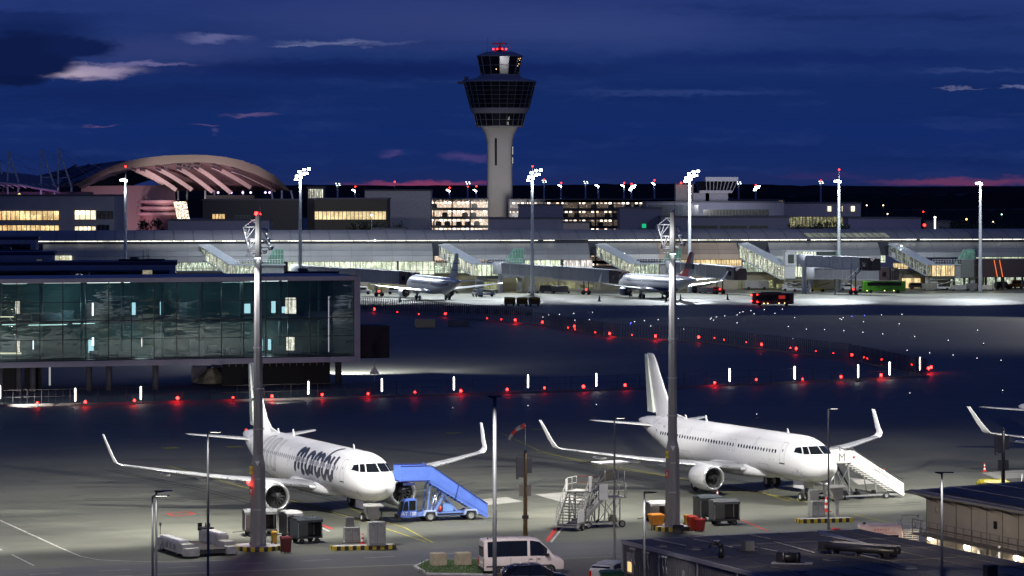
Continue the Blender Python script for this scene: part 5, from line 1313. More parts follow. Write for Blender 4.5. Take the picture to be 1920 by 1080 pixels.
mb = MB(); mb.add([(vx(5),0,vz(381)),(vx(60),0,vz(381)),(vx(37),0,vz(361))],[(0,1,2)]); mb.build('gable_glass', office, bldgt)
mb = MB()
for i in range(7): x=5+55*i/6; mb.beam((vx(x),-.2,vz(381)),(vx(x),-.2,vz(381-20*max(0,1-abs(x-37)/ (32 if x<37 else 23)))),.16)
mb.beam((vx(2),-.3,vz(382)),(vx(37),-.3,vz(360)),.4); mb.beam((vx(62),-.3,vz(382)),(vx(37),-.3,vz(360)),.4); mb.box(vx(-40),vx(90),0,8,0,vz(381)); mb.build('frame', mat('dark frame',(.07,.09,.08),.4), bldgt)
for i,(ppx,ppy,l1,l2,lb) in enumerate(((16,283,(14,338),(34,338),'A shaped roof pylon nearest the left edge'),(77,279,(77,350),(103,350),'middle A shaped roof pylon with a slanting right leg'),(109,277,(109,354),(134,350),'rightmost A shaped roof pylon, the tallest'),(-2,300,(-8,338),(6,338),'A shaped pylon cut by the left edge'))):
    Yp_=1025+i*6; p=PX(ppx,ppy,Yp_); t=thing('roof_pylon',lb,'pylon',(p.x,Yp_,0),0,'A frame pylons of the tent roof')
    mb=MB(); tp=Vector((0,0,p.z))
    for q in (l1,l2): e=PX(q[0],q[1],Yp_); mb.tube(tp,(e.x-p.x,0,e.z),.28,.34,7); mb.tube((e.x-p.x,0,e.z),(e.x-p.x,0,0),.34,.34,7)
    e1=PX(*l1,Yp_); e2=PX(*l2,Yp_)
    for k in (.45,.75): mb.tube(tp.lerp(Vector((e1.x-p.x,0,e1.z)),k),tp.lerp(Vector((e2.x-p.x,0,e2.z)),k),.16,.16,6)
    mb.build('frame', mat('pale mast paint',(.55,.58,.60),.5), t)
    mb=MB()
    for q in ((ppx+70,345),(ppx+110,330)): e=PX(q[0],q[1],1040); mb.tube(tp,(e.x-p.x,1040-Yp_,e.z),.06,.06,5)
    mb.build('stay_cable', steel, t)
# flat blue membranes in front of the big arch
t = thing('striped_roof','dark blue ribbed roof slopes between the pylons and the arch','roof',((150-960)/F*1060,1060,0))
def sx_(px): return (px-150)/F*1060
def sz_(py): return H-(py-YH)*1060/F
mb=MB()
pts=[(60,332),(120,312),(210,300),(250,302),(180,330),(140,350),(90,352)]
mb.add([(sx_(x),(0 if y>328 else 25),sz_(y)) for x,y in pts],[tuple(range(len(pts)))]); mb.build('roof_slope', mat('night blue roof',(.05,.055,.11),.6), t)
mb=MB()
for i in range(5): mb.beam((sx_(75+i*17),-.2,sz_(346)),(sx_(125+i*24),24,sz_(308-i*.8)),.6,.3)
mb.build('roof_rib', mat('roof rib dark',(.03,.03,.06),.6), t)
bldg('low_glass_vault','small striped glass vault just right of the arched canopy',576,608,352,1080,10,mat('vault dark',(.03,.03,.03),.5),windows=((578,354,606,372,interior('striped vault light',(.9,.8,.5),(.9,1,.9),1.4,.9,.3,.08,.42,.55),9),))

# ================================================================== glass building at the left
gA = Vector((-82.0,430.0,0)); gB = Vector((-22.15,449.5,0)); gd = (gB-gA); gL = gd.length; gang = math.atan2(gd.y, gd.x)
t = thing('glass_building','long raised glass fronted building at the left, its panes mirroring the apron lights','glass building',gA,gang)
zb,zt = 4.15,15.15
frame_m = mat('mauve grey frame',(.34,.325,.36),.6,0,.1,.2)
mb = MB()
mb.box(0,gL+.4,-.6,16,zt-.35,zt+.25); mb.box(0,gL+.4,-.6,16,zb-.75,zb); mb.box(gL,gL+.8,-.6,16,zb-.75,zt+.25)
mb.build('concrete_frame', frame_m, t)
# reflective wavy glass
def wavy():
    m = bpy.data.materials.new('wavy mirror glass'); m.use_nodes=True; N.nt=m.node_tree; b=m.node_tree.nodes['Principled BSDF']
    x,y,z=sep(coord())
    px_=N.math('FLOOR',x/3.0); pz_=N.math('FLOOR',(z-4.15)/2.3)
    wn=N.nt.nodes.new('ShaderNodeTexWhiteNoise'); wn.noise_dimensions='2D'; N.nt.links.new(xyz(px_,pz_),wn.inputs[0])
    r,g,bb=sep(wn.outputs['Color'])
    hgt=nz(xyz(x*.16+px_*.6,0,z*.9+px_*.35),1,3,.55)
    bn=N.nt.nodes.new('ShaderNodeBump'); bn.inputs['Strength'].default_value=.25; bn.inputs['Distance'].default_value=.05; N.nt.links.new(hgt.s,bn.inputs['Height'])
    gls=N.nt.nodes.new('ShaderNodeBsdfGlossy'); gls.inputs['Roughness'].default_value=.01; gls.inputs['Color'].default_value=(.80,.95,.97,1); N.nt.links.new(bn.outputs[0],gls.inputs['Normal'])
    trn=N.nt.nodes.new('ShaderNodeBsdfTransparent'); trn.inputs['Color'].default_value=(.42,.62,.62,1)
    fr=N.nt.nodes.new('ShaderNodeFresnel'); fr.inputs['IOR'].default_value=1.5
    mx=N.nt.nodes.new('ShaderNodeMixShader'); N.nt.links.new((N(fr.outputs[0])*1.6+.14).s,mx.inputs[0]); N.nt.links.new(trn.outputs[0],mx.inputs[1]); N.nt.links.new(gls.outputs[0],mx.inputs[2])
    N.nt.links.new(mx.outputs[0],N.nt.nodes['Material Output'].inputs['Surface'])
    return m
wg_ = wavy(); npan=20; pw=gL/npan
for i in range(npan):
    for j in range(4):
        rnd=random.Random(i*9+j); za=zb+.35+(zt-.45-zb-.35)*j/4; zc=zb+.35+(zt-.45-zb-.35)*(j+1)/4; tl=[rnd.uniform(-.006,.006) for _ in range(4)]
        mb=MB(); mb.quad((i*pw+.05,tl[0],za),((i+1)*pw-.05,tl[1],za),((i+1)*pw-.05,tl[2],zc),(i*pw+.05,tl[3],zc)); mb.build('pane', wg_, t)
mb=MB()
for i in range(npan+1): mb.box(i*pw-.045,i*pw+.045,-.12,.06,zb,zt-.35)
for j in range(5): z=zb+.35+(zt-.45-zb-.35)*j/4; mb.box(0,gL,-.1,.06,z-.04,z+.04)
mb.box(0,gL,-.14,.05,zb+.02,zb+.1); mb.build('mullions', mat('mullion dark green',(.015,.02,.02),.4), t)
# things seen inside / on the glass: lit door panels
lit = emit('lit lobby panel',(1,.95,.8),1.4); litc = emit('cool ceiling lamp',(.75,.9,1),2.5)
mb=MB()
def gx(px): 
    # intersect view ray with facade line
    k=(px-960)/F; s=(gA.x-k*gA.y)/(k*gd.y/gL-gd.x/gL); return s
def gz(px,py): s=gx(px); Yg=gA.y+gd.y/gL*s; return H-(py-YH)*Yg/F
def gpan(px0,py0,px1,py1,m_,name):
    mb=MB(); mb.quad((gx(px0),-.03,gz(px0,py1)),(gx(px1),-.03,gz(px1,py1)),(gx(px1),-.03,gz(px1,py0)),(gx(px0),-.03,gz(px0,py0))); return mb.build(name,m_,t)
roomg = interior('lobby seen through glass',(1,.95,.75),(.9,1,.85),1.2,1.2,1.5,.25,.4,.6)
gpan(535,558,555,588,roomg,'lit_doorway'); gpan(537,632,552,657,roomg,'lit_doorway'); gpan(29,565,37,588,roomg,'lit_doorway'); gpan(31,638,37,660,roomg,'lit_doorway')
gpan(172.5,633,176,648,litc,'glow_strip'); gpan(172.5,568,175,592,litc,'glow_strip'); gpan(61.5,638,63,655,litc,'glow_strip'); gpan(265,633,266.5,650,lit,'glow_strip'); gpan(615.5,556,617,660,emit('painted pole reflection',(.8,.85,1),.5),'glow_strip')  # last strip is a pole's reflection painted on the glass as glow
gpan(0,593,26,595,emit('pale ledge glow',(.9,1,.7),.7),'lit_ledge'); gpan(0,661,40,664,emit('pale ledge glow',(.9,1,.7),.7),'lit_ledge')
yb_=mat('yellow banner in lobby',(.3,.28,.02),.5)
# made-up concourse with floors, columns and counters; its added glows stand in for reflections
teal=mat('concourse wall teal grey',(.12,.20,.20),.7,0,.3,.25)
mb=MB(); mb.box(.2,gL-.2,11,11.3,zb,zt-.4); mb.build('back_wall',teal,t)
mb=MB(); mb.box(.2,gL-.2,1.6,11,9.2,9.5); mb.build('mezzanine_floor',mat('mezzanine slab',(.10,.13,.13),.7),t)
mb=MB(); mb.box(.2,gL-.2,.1,11,zb+.01,zb+.12); mb.build('concourse_floor',mat('concourse floor',(.10,.13,.13),.35,0,.3,.3),t)
rnd=random.Random(4)
mb=MB()
for i in range(11): x=3+i*5.6; mb.tube((x,4,zb+.1),(x,4,zt-.4),.22,.22,8)
mb.build_parts('inner_column',mat('inner column',(.35,.38,.38),.5),t)
mb=MB()
for i in range(16):
    x=rnd.uniform(1,gL-7); L_=rnd.uniform(2,6); y=rnd.uniform(2,9); z=rnd.choice((9.05,zt-.55,zt-.55)); mb.box(x,x+L_,y,y+.12,z-.08,z)
mb.build_parts('added_glow_strip',emit('added strip glow',(.85,1,.95),2.6),t)
mb=MB()
for i in range(26):
    x=rnd.uniform(1,gL-3); y=rnd.uniform(2.2,9.5); z=rnd.choice((zb+.12,9.5)); w_=rnd.uniform(.5,2.6); mb.box(x,x+w_,y,y+.7,z+.01,z+rnd.choice((.5,.9,1.2,2.2)))
mb.build_parts('counter',mat('counter grey blue',(.28,.34,.38),.6),t)
mb=MB()
for i in range(9): x=rnd.uniform(1,gL-3); y=rnd.uniform(6,10.5); z=rnd.choice((zb+.6,10)); mb.box(x,x+rnd.uniform(.3,1.0),y,y+.1,z,z+rnd.uniform(.8,2))
mb.build_parts('added_glow_panel',emit('added panel glow',(.7,.9,1),1.6),t)
for x,z,e in ((8,12,170),(24,12,240),(42,13,130),(14,7,170),(34,7,200),(52,8,230)):
    wp=gA+Matrix.Rotation(gang,3,'Z')@Vector((x,6,z)); point(wp,e,(.75,.95,1),.4,'added_inner_lamp')
# underside, columns
mb=MB()
cols=[(4,738),(52,742),(80,742),(182,738),(213,735),(300,733),(655,716),(690,715)]
for px,py in cols:
    g=GP(px,py); M_=(g-gA); s=M_.dot(gd)/gL; o=M_.dot(Vector((-gd.y,gd.x,0)))/gL; s=min(s,gL+.2)
    mb=MB(); mb.tube((s,max(.6,o),0),(s,max(.6,o),zb-.7),.42,.42,12); mb.build('column', mat('dark column concrete',(.10,.095,.10),.8), t)
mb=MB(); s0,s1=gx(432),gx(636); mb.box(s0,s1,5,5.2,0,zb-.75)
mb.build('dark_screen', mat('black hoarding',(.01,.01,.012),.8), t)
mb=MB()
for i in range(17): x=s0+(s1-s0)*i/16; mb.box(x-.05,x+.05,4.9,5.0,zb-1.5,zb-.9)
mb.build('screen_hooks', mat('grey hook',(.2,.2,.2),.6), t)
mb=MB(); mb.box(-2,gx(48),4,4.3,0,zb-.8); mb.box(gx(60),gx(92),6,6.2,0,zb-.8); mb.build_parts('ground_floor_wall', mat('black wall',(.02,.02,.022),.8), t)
for px in (6,69,97): mb=MB(); x=gx(px); mb.box(x-.12,x+.12,1.5,1.6,.8,zb-.8); mb.build('lit_strip', emit('dim strip lamp',(.6,.6,.6),.6), t)
# dark louvred box hanging at the right end
tb = thing('louvred_box','black louvred box hanging off the right end of the glass building','plant box',(gB.x+.9,gB.y+.6,0),gang)
mb=MB(); mb.box(0,4.25,0,6,zb-.35,zb+4.15); mb.build('casing', mat('black hoarding',(.01,.01,.012),.8), tb)
mb=MB()
for i in range(16): z=zb-.2+i*.27; mb.box(.05,4.2,-.05,-.003,z,z+.1)
mb.build('louvre', black, tb)
# upper floors set back
def upper(label, px0, px1, pyt, pyb, Y, wins, mm=None, depth=12, name='rooftop_storey'):
    a=PX(px0,pyt,Y); b=PX(px1,pyb,Y); t=thing(name,label,'rooftop storey',((a.x+b.x)/2,Y,0),gang*.35); w_=(b.x-a.x)/2
    mb=MB(); mb.box(-w_,w_,0,depth,a.z-.7,a.z); mb.box(-w_,w_,0,depth,b.z-.5,b.z); mb.box(w_-.9,w_,0,depth,b.z,a.z-.7); mb.box(-w_,w_,3.4,3.6,b.z,a.z-.7); mb.build('frame', frame_m if mm is None else mm, t)
    mb=MB(); mb.box(-w_,w_-.9,.8,.9,b.z,a.z-.7); mb.build('glazing', wg_, t)
    mb=MB(); k=7
    for i in range(k): x=-w_+(2*w_-1)*i/(k-1); mb.box(x-.06,x+.06,.55,.78,b.z,a.z-.7)
    mb.box(-w_-.1,w_+.3,1,depth+.3,a.z+.003,a.z+.5); mb.build('mullions', mat('night blue trim',(.02,.025,.06),.6), t)
    for (x0_,y0_,x1_,y1_,m_) in wins:
        p=PX(x0_,y1_,Y-1); q=PX(x1_,y0_,Y-1); mb=MB(); mb.quad((p.x-t.location.x,.68,p.z),(q.x-t.location.x,.68,p.z),(q.x-t.location.x,.68,q.z),(p.x-t.location.x,.68,q.z)); mb.build('glow_panel', m_, t)
    return t
cream = interior('dim cream glow',(1,.9,.6),(.9,.9,.6),.5,.5,.6,.2,.3,.6)
refl = interior('painted wavy reflection',(.9,.95,1),(.7,.8,1),2.2,1.1,4.5,.0,.56,.62)  # glow pattern that paints a reflection onto the upper glazing
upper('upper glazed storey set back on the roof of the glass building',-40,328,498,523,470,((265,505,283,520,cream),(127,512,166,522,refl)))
upper('second set back storey above, reaching a quarter of the way across',-40,98,479,496,500,((66,487,76,493,cream),))
upper('topmost white walled storey at the left edge',-40,67,450,468,530,(),mat('white storey wall',(.34,.34,.38),.6))
def plant(label, px0,px1,py0,py1,Y, masts=()):
    a=PX(px0,py0,Y); b=PX(px1,py1,Y); t=thing('rooftop_plant',label,'rooftop plant',((a.x+b.x)/2,Y,b.z)); w_=(b.x-a.x)/2; h=a.z-b.z
    mb=MB(); mb.box(-w_,w_,0,5,0,h*.92); mb.build('casing', mat('black hoarding',(.01,.01,.012),.8), t)
    mb=MB()
    for z in (.02,h*.5,h*.97): mb.box(-w_-.05,w_+.05,-.15,-.08,z,z+.05)
    k=max(4,int(w_*2/.6))
    for i in range(k+1): x=-w_+2*w_*i/k; mb.box(x-.02,x+.02,-.15,-.1,0,h*.98)
    mb.build('screen_rail', mat('screen rail grey',(.07,.07,.08),.6), t)
    mb=MB(); mb.box(-w_*.5,-w_*.15,1,3,h*.9,h*1.35)
    for m_ in masts: x=PX(m_,py0,Y).x-t.location.x; mb.tube((x,.5,h*.9),(x,.5,h+1.5),.05,.03,5); mb.box(x-.3,x+.3,.45,.55,h+.4,h+.5)
    mb.build('duct', dsteel, t)
plant('black rooftop plant enclosure with thin aerials before the curved hall mast',222,303,486,497,476,(268,277))
plant('black rooftop plant enclosure near the right end of the glass building',533,632,509,524,462)
plant('black rooftop plant enclosure at the left edge below the topmost storey',-20,68,468,480,515,(38,48))
# ================================================================== perimeter fences, lamps and tubes
near = [GP(-30,763),GP(333,755),GP(690,746),GP(1094,734),GP(1505,718),GP(1738,707)]
farl = [GP(668,584),GP(835,595),GP(1017,611),GP(1143,633),GP(1310,641),GP(1428,655),GP(1597,675),GP(1738,707)]
def along(pts, s):
    for a,b in zip(pts[:-1],pts[1:]):
        L=(b-a).length
        if s<=L: return a+(b-a)*s/L
        s-=L
    return pts[-1]
def fence(name,label,pts,step,h,m,barrier=True,mesh=None):
    t=thing(name,label,'fence',pts[0]); L=sum((b-a).length for a,b in zip(pts[:-1],pts[1:])); n=min(98,int(L/step))
    mb=MB(); mb.tube((0,0,0),(0,0,h),.04,.04,6); mb.box(-.2,.2,-.1,.1,0,.12); base=None
    P=[along(pts,L*i/n)-pts[0] for i in range(n+1)]
    for p in P[:99]:
        if base is None: base=mb.build('post',m,t); base.location=p
        else: o=base.copy(); C.objects.link(o); o.location=p
    mb=MB()
    for a,b in zip(P[:-1],P[1:]):
        for z in (.25,h*.55,h-.05): mb.beam(a+Vector((0,0,z)),b+Vector((0,0,z)),.03)
        d=b-a; k=4 if mesh is None else mesh
        for i in range(1,k): q=a+d*i/k; mb.beam(q+Vector((0,0,.25)),q+Vector((0,0,h-.05)),.012 if mesh is None else .09)
    mb.build('mesh_panel',m,t)
    if barrier:
        mb=MB(); 
        for a,b in zip(P[:-1],P[1:]):
            n_=Vector((-(b-a).y,(b-a).x,0)).normalized()*.35; mb.prism([a-n_+Vector((0,0,0)),b-n_,b-n_*.5+Vector((0,0,.28)),a-n_*.5+Vector((0,0,.28))],-n_*.6)
        mb.build('kerb_blocks',mat('worn barrier concrete',(.16,.15,.13),.8),t)
    return t
fence('site_fence','low dark mesh fence with red lamps along the near edge of the unlit area',near,3.6,2.1,mat('fence steel dark',(.03,.03,.032),.6))
fence('site_fence','dark picket like fence along the far edge of the unlit area',farl,6.6,2.6,mat('fence black',(.012,.010,.012),.7),mesh=9)
ft=thing('privacy_screen','dark slatted screen fence behind the glass building corner by the far apron','fence',GP(668,578))
for i in range(60):
    pass
mb=MB(); A_,B_=GP(668,579)-GP(668,578),GP(1000,592)-GP(668,578); n=95
for i in range(n): p=A_.lerp(B_,i/n); q=A_.lerp(B_,(i+.55)/n); mb.prism([p,q,q+Vector((0,0,2.7-1.2*i/n)),p+Vector((0,0,2.7-1.2*i/n))],(0,.1,0))
mb.build('slat',mat('fence grey slat',(.05,.05,.055),.7),ft)
nearl=[(70,758),(160,757),(252,754),(333,750),(437,748),(510,746),(604,743),(690,741),(778,738),(864,736),(951,733),(1021,730),(1094,728),(1172,725),(1340,720),(1418,714),(1505,713),(1577,709),(1652,706)]
for i,(px,py) in enumerate(nearl):
    py2=py+5; red_lamp('warning_lamp','red lamp on the near fence line, %s from the left' % ordw(i+1),GP(px,py2),.45,'red lamps along the near fence',.19 if px in (333,1094,1652) else .115+.05*((i*7)%4)/3)
    c=GP(px,py2); point((c.x,c.y-.5,.75),90 if px in (333,1094,1652) else 38,(1,.012,.006),.08,'red_light')
farr=[(702,583),(745,588),(785,592),(835,592),(913,600),(940,602),(966,604),(1017,608),(1065,618),(1077,616),(1078,621),(1116,627),(1143,630),(1185,632),(1229,635),(1310,637),(1340,638),(1357,641),(1399,646),(1428,651),(1482,657),(1493,659),(1530,663),(1563,667),(1597,671),(1620,675),(1626,677),(1653,679),(1709,689),(1741,697),(1746,695)]
big={702,835,1017,1077,1229,1310,1428,1493,1597,1741,1746,1143,966}
for i,(px,py) in enumerate(farr):
    red_lamp('warning_lamp','red lamp on the far fence line, %s from the left' % ordw(i+1),GP(px,py+3),.6,'red lamps along the far fence',.2 if px in big else .09)
    if px in big: c=GP(px,py+3); point((c.x,c.y-.6,.8),50,(1,.012,.006),.08,'red_light')
tubes=[(0,735),(141,740),(264,737),(578,727),(716,722),(851,719),(990,715),(1118,712),(1368,703),(1490,699),(1609,696),(1668,691),(1725,682)]
tubem=emit('white light tube',(1,.93,.84),11,sample=True)
for i,(px,py) in enumerate(tubes):
    g=GP(px,py+20); t=thing('tube_light','upright white light tube on a stand by the near fence, %s from the left' % ordw(i+1),'tube light',g,0,'upright light tubes along the near fence')
    s=g.y/F; mb=MB(); mb.box(-.45,.45,-.25,.25,0,.1); mb.tube((.18,.1,0),(.18,.1,2.6),.035,.035,6); mb.beam((.18,.1,2.5),(0,0,2.5),.03); mb.build('stand',dsteel,t)
    mb=MB(); mb.tube((0,0,8*s),(0,0,32*s),.085,.085,10); mb.build('tube',tubem,t)
# taxiway edge lights
random.seed(5)
tl=[(1018,596),(1029,592),(1049,591),(1076,589),(1111,587),(1078,602),(1183,607),(1182,609),(1190,605),(1208,603),(1234,601),(1220,613),(1272,599),(1332,600),(1334,598),(1338,602),(1343,596),(1359,594),(1382,592),(1387,588),(1393,586),(1408,584),(1414,590),(1433,582),(1453,589),(1467,581),(1490,597),(1382,607),(1575,599),(1578,601),(1581,597),(1597,595),(1621,593),(1653,592),(1691,591),(1619,605),(1478,614),(1512,619),(1546,620),(1582,622),(1618,625),(1655,628),(1715,633),(1778,640),(1844,646),(1600,649),(1487,637),(1415,630),(1701,659),(1743,664),(1787,668),(1877,678),(1832,674),(1105,601),(1282,619),(1686,609),(1833,621),(1880,735),(1706,740),(849,768),(990,764),(1118,762),(1419,780)]
tl.sort()
for i,(px,py) in enumerate(tl):
    c=GP(px,py+1); blue = px in (1183,1597,1621,1182); t=thing('taxiway_light','tiny %s taxiway light on the dark apron, %s from the left' % ('blue' if blue else 'white', ordw(i+1)),'taxiway light',c,0,'taxiway edge lights')
    mb=MB(); mb.tube((0,0,0),(0,0,.25),.1,.07,6); mb.build('base',dsteel,t); mb=MB(); rr=.05*c.y/500; mb.sphere((0,0,.3),rr,3); mb.build('lens', emit('taxi blue',(.08,.12,1),9) if blue else emit('taxi white',(.9,.95,1),5 if i<28 else 3),t)
# site objects in the dark area and under the building
t=thing('rubble_pile','pale heap of excavated rubble under the glass building','rubble pile',GP(400,718)); mb=MB(); rings=[]
for k in range(7):
    z=2.2*k/6; r=2.9*(1-k/6)**.7+.05; rings.append([(r*math.cos(a)*(1+.25*mnoise.noise(Vector((math.cos(a)*2,math.sin(a)*2,k)))),r*.7*math.sin(a),z+.3*mnoise.noise(Vector((a,k,2)))) for a in [2*math.pi*i/28 for i in range(28)]])
mb.loft(rings,smooth=False); mb.build('heap',mat('rubble earth',(.34,.30,.24),.95,0,.35,1.2,bump=.4),t)
for lb,px,py,w_,h_,m_,txt in (('small white information board under the glass building',408,712,2.0,1.3,panelw,None),('pink lit site cabin left of the rubble pile',376,716,2.6,2.2,mat('mauve cabin wall',(.20,.18,.24),.7),None),('low dark container right of the louvred box in the unlit area',797,614,4.0,1.6,black,None),('flat dark container with pale lettering in the unlit area',860,612,4.2,1.2,mat('navy container',(.02,.025,.06),.6),'MTA')):
    g=GP(px,py); t=thing('site_board' if w_<2.3 else 'site_container',lb,'board' if w_<2.3 else 'container',g); mb=MB(); mb.box(-w_/2,w_/2,0,.12 if w_<2.3 else 2.4,.9 if w_<2.3 else 0,.9+h_ if w_<2.3 else h_); mb.build('body',m_,t)
    if w_<2.3:
        mb=MB(); mb.box(-.8,-.72,.02,.1,0,.9); mb.box(.72,.8,.02,.1,0,.9); mb.build_parts('leg',steel,t)
        mb=MB(); 
        for i in range(5): mb.box(-.85+i*.37,-.62+i*.37,-.03,-.003,1.05,1.75)
        mb.build('board_print',redp,t)
    if txt: text(t,'side_text',txt,face_mtx((0,-.01,.4),(1,0,0)),.8,mat('faint blue lettering',(.06,.07,.14),.6))
t=thing('work_light_hook','white crane hook block lit below the glass building corner','hook',GP(702,718)); mb=MB(); mb.tube((0,0,2.2),(0,0,4.3),.03,.03,5); mb.lathe([(1.3,.72),(1.4,.7),(2.2,.15),(2.4,.1)],n=10); mb.build('hook_block',panelw,t); mb=MB(); mb.tube((0,0,0),(0,0,1.3),.05,.05,6); mb.build('stand',steel,t)
p=GP(672,700); spot('work_light',(p.x-2,p.y-4,7),(p.x,p.y+6,0),60000,110,.8,(1,1,1),.5); spot('work_light',(p.x+9,p.y+2,7),(p.x+20,p.y+6,0),5000,100,.9,(1,1,1),.5)
spot('unseen_fill_spot',(-62,405,.7),(-56,438,10),6000,110,.9,(1,.97,.95),.1); spot('unseen_fill_spot',(-30,412,.7),(-32,446,10),4500,100,.9,(1,.97,.95),.1)  # added low spots that brighten the dark frame of the glass building
p=GP(360,690); spot('unseen_fill_spot',(p.x+14,p.y+12,10),(p.x-4,p.y,0),16000,80,.7,(.95,.95,1),.5)
# ================================================================== passenger stairs
def wheel(parent, c, ax, r, w_, rimm=None):
    ax = Vector(ax).normalized(); c = Vector(c)
    mb = MB(); mb.lathe([(-w_/2,r*.6),(-w_/2,r*.9),(-w_/2+.03,r),(w_/2-.03,r),(w_/2,r*.9),(w_/2,r*.6)], c, ax, 22); o = mb.build('wheel', tyre, parent)
    mb = MB(); mb.lathe([(-w_/2+.02,r*.62),(-w_/2+.05,r*.3),(-w_/2+.02,.02)], c, ax, 14); mb.lathe([(w_/2-.02,r*.62),(w_/2-.05,r*.3),(w_/2-.02,.02)], c, ax, 14); mb.build('rim', rimm or steel, o); return o
def stairs(name, label, foot, ang, h, run, plat, wd, m, panels=True, rails=True, canopy=False, cat='passenger stairs', steps=18, dark=dsteel, panel_h=1.05, legs=True, under='frame'):
    """local x runs from the foot of the steps toward the platform"""
    t = thing(name, label, cat, (foot.x, foot.y, 0), ang)
    y0, y1 = -wd/2, wd/2
    mb = MB()
    for y in (y0, y1): mb.beam((0,y,.25),(run,y,h-.08),.09,.26)
    mb.build('stringer', m, t)
    mb = MB()
    for i in range(steps): k=(i+.5)/steps; x=run*k; z=.2+(h-.15)*k; mb.box(x-.15,x+.15,y0+.06,y1-.06,z-.03,z+.03)
    mb.build('treads', mat('tread metal', (.38,.38,.37), .5, .4), t)
    mb = MB(); mb.box(run,run+plat,y0,y1,h-.12,h); mb.build('platform', m if panels else dirtyw, t)
    if panels:
        for y, s in ((y0-.03,-1),(y1+.03,1)):
            mb = MB(); 
            a = [(0.05,y,.45),(run,y,h+.02),(run,y,h+panel_h),(run-.25,y,h+panel_h),(0.05,y,.45+panel_h*.82)]
            mb.prism(a,(0,s*.04,0)); mb.build('side_panel', m, t)
            mb = MB(); mb.prism([(run+.02,y,h-.05),(run+plat,y,h-.05),(run+plat,y,h+panel_h+.05),(run+.02,y,h+panel_h+.05)],(0,s*.045,0)); mb.build('platform_panel', m, t)
    if rails:
        mb = MB()
        zr = panel_h+(.22 if panels else 0)
        for y in (y0-.02, y1+.02):
            mb.tube((.1,y,.4+zr),(run,y,h+zr),.03,.03,6); mb.tube((run,y,h+zr),(run+plat,y,h+zr),.03,.03,6)
            if not panels: mb.tube((.1,y,.4+zr*.5),(run,y,h+zr*.5),.022,.022,6); mb.tube((run,y,h+zr*.5),(run+plat,y,h+zr*.5),.022,.022,6)
            for i in range(6): k=i/5; mb.tube((.1+(run-.1)*k,y,.3+(h-.25)*k),(.1+(run-.1)*k,y,.4+(h-.4)*k+zr),.024,.024,5)
            for i in range(3): x=run+plat*i/2; mb.tube((x,y,h-.05),(x,y,h+zr),.026,.026,5)
        mb.build('handrail', m if not panels else dsteel, t)
    if legs:
        mb = MB()
        for y in (y0+.08, y1-.08):
            mb.beam((run+.1,y,.35),(run+.25,y,h-.1),.1); mb.beam((run+plat*.75,y,.35),(run+plat*.75,y,h-.1),.1)
            mb.beam((run+.1,y,.4),(run+plat*.75,y,h-.4),.05); mb.beam((run+plat*.75,y,.4),(run+.2,y,h-.4),.05)
            mb.beam((.3,y,.35),(run+plat,y,.35),.12,.14); mb.beam((run*.5,y,.35),(run*.55,y,h*.5),.07)
        for x in (.3,run*.5,run+.1,run+plat): mb.beam((x,y0,.35),(x,y1,.35),.1)
        mb.build('undercarriage', m if not panels else steel, t)
        for x in (run*.35, run+plat*.8):
            for y in (y0-.12, y1+.12): wheel(t,(x,y,.3),(0,1,0),.3,.18)
    if canopy:
        mb = MB(); zc = h+2.75
        for x in (run+.15, run+plat-.1):
            for y in (y0+.05,y1-.05): mb.tube((x,y,h),(x,y,zc),.035,.035,6)
        mb.tube((run+.15,y0,zc-.9),(run-1.9,y0,h-.4),.04,.04,6); mb.build('canopy_post', m, t)
        mb = MB(); mb.prism([(run-.45,y0-.25,zc),(run+plat+.25,y0-.25,zc+.05),(run+plat+.25,y1+.25,zc+.05),(run-.45,y1+.25,zc)],(0,0,.09)); mb.build('canopy', panelw, t)
    return t
# white stairs at the plain airliner, foot to the right; local +x points back toward the aircraft door
fB = GP(1684,931)
sB = stairs('passenger_stairs','white passenger stairs with a grey M at the nose of the plain airliner', fB, R(26)+math.pi, 3.42, 5.6, 2.3, 1.9, panelw, steps=17, panel_h=1.0)
glt = mat('grey sign lettering', (.16,.16,.17), .5)
text(sB,'panel_letter','M',face_mtx((6.6,.99+.035,3.55),(-1,0,0)),1.0,glt)
mb = MB(); mb.lathe([(0,.11),(.012,.11),(.013,.01)],(5.35,1.03,3.85),(0,1,0),14); mb.build('red_dot', redp, sB)
sd = Vector((-5.6,0,-3.17)).normalized()
text(sB,'side_lettering','Flughafen München',face_mtx((2.45,1.03,2.22),sd,(-.5,0,1)),.27,glt)
text(sB,'side_lettering','AT 1',face_mtx((.55,1.03,1.12),sd,(-.5,0,1)),.25,glt)
mb = MB(); mb.beam((2.2,0,.35),(4.5,0,.8),.3,.2); mb.beam((4.8,0,.5),(6.4,0,2.9),.12); mb.box(5.2,6.6,-.7,.7,.3,.75); mb.box(3.6,4.4,-.6,.6,.3,.6); mb.build('jack', dsteel, sB)
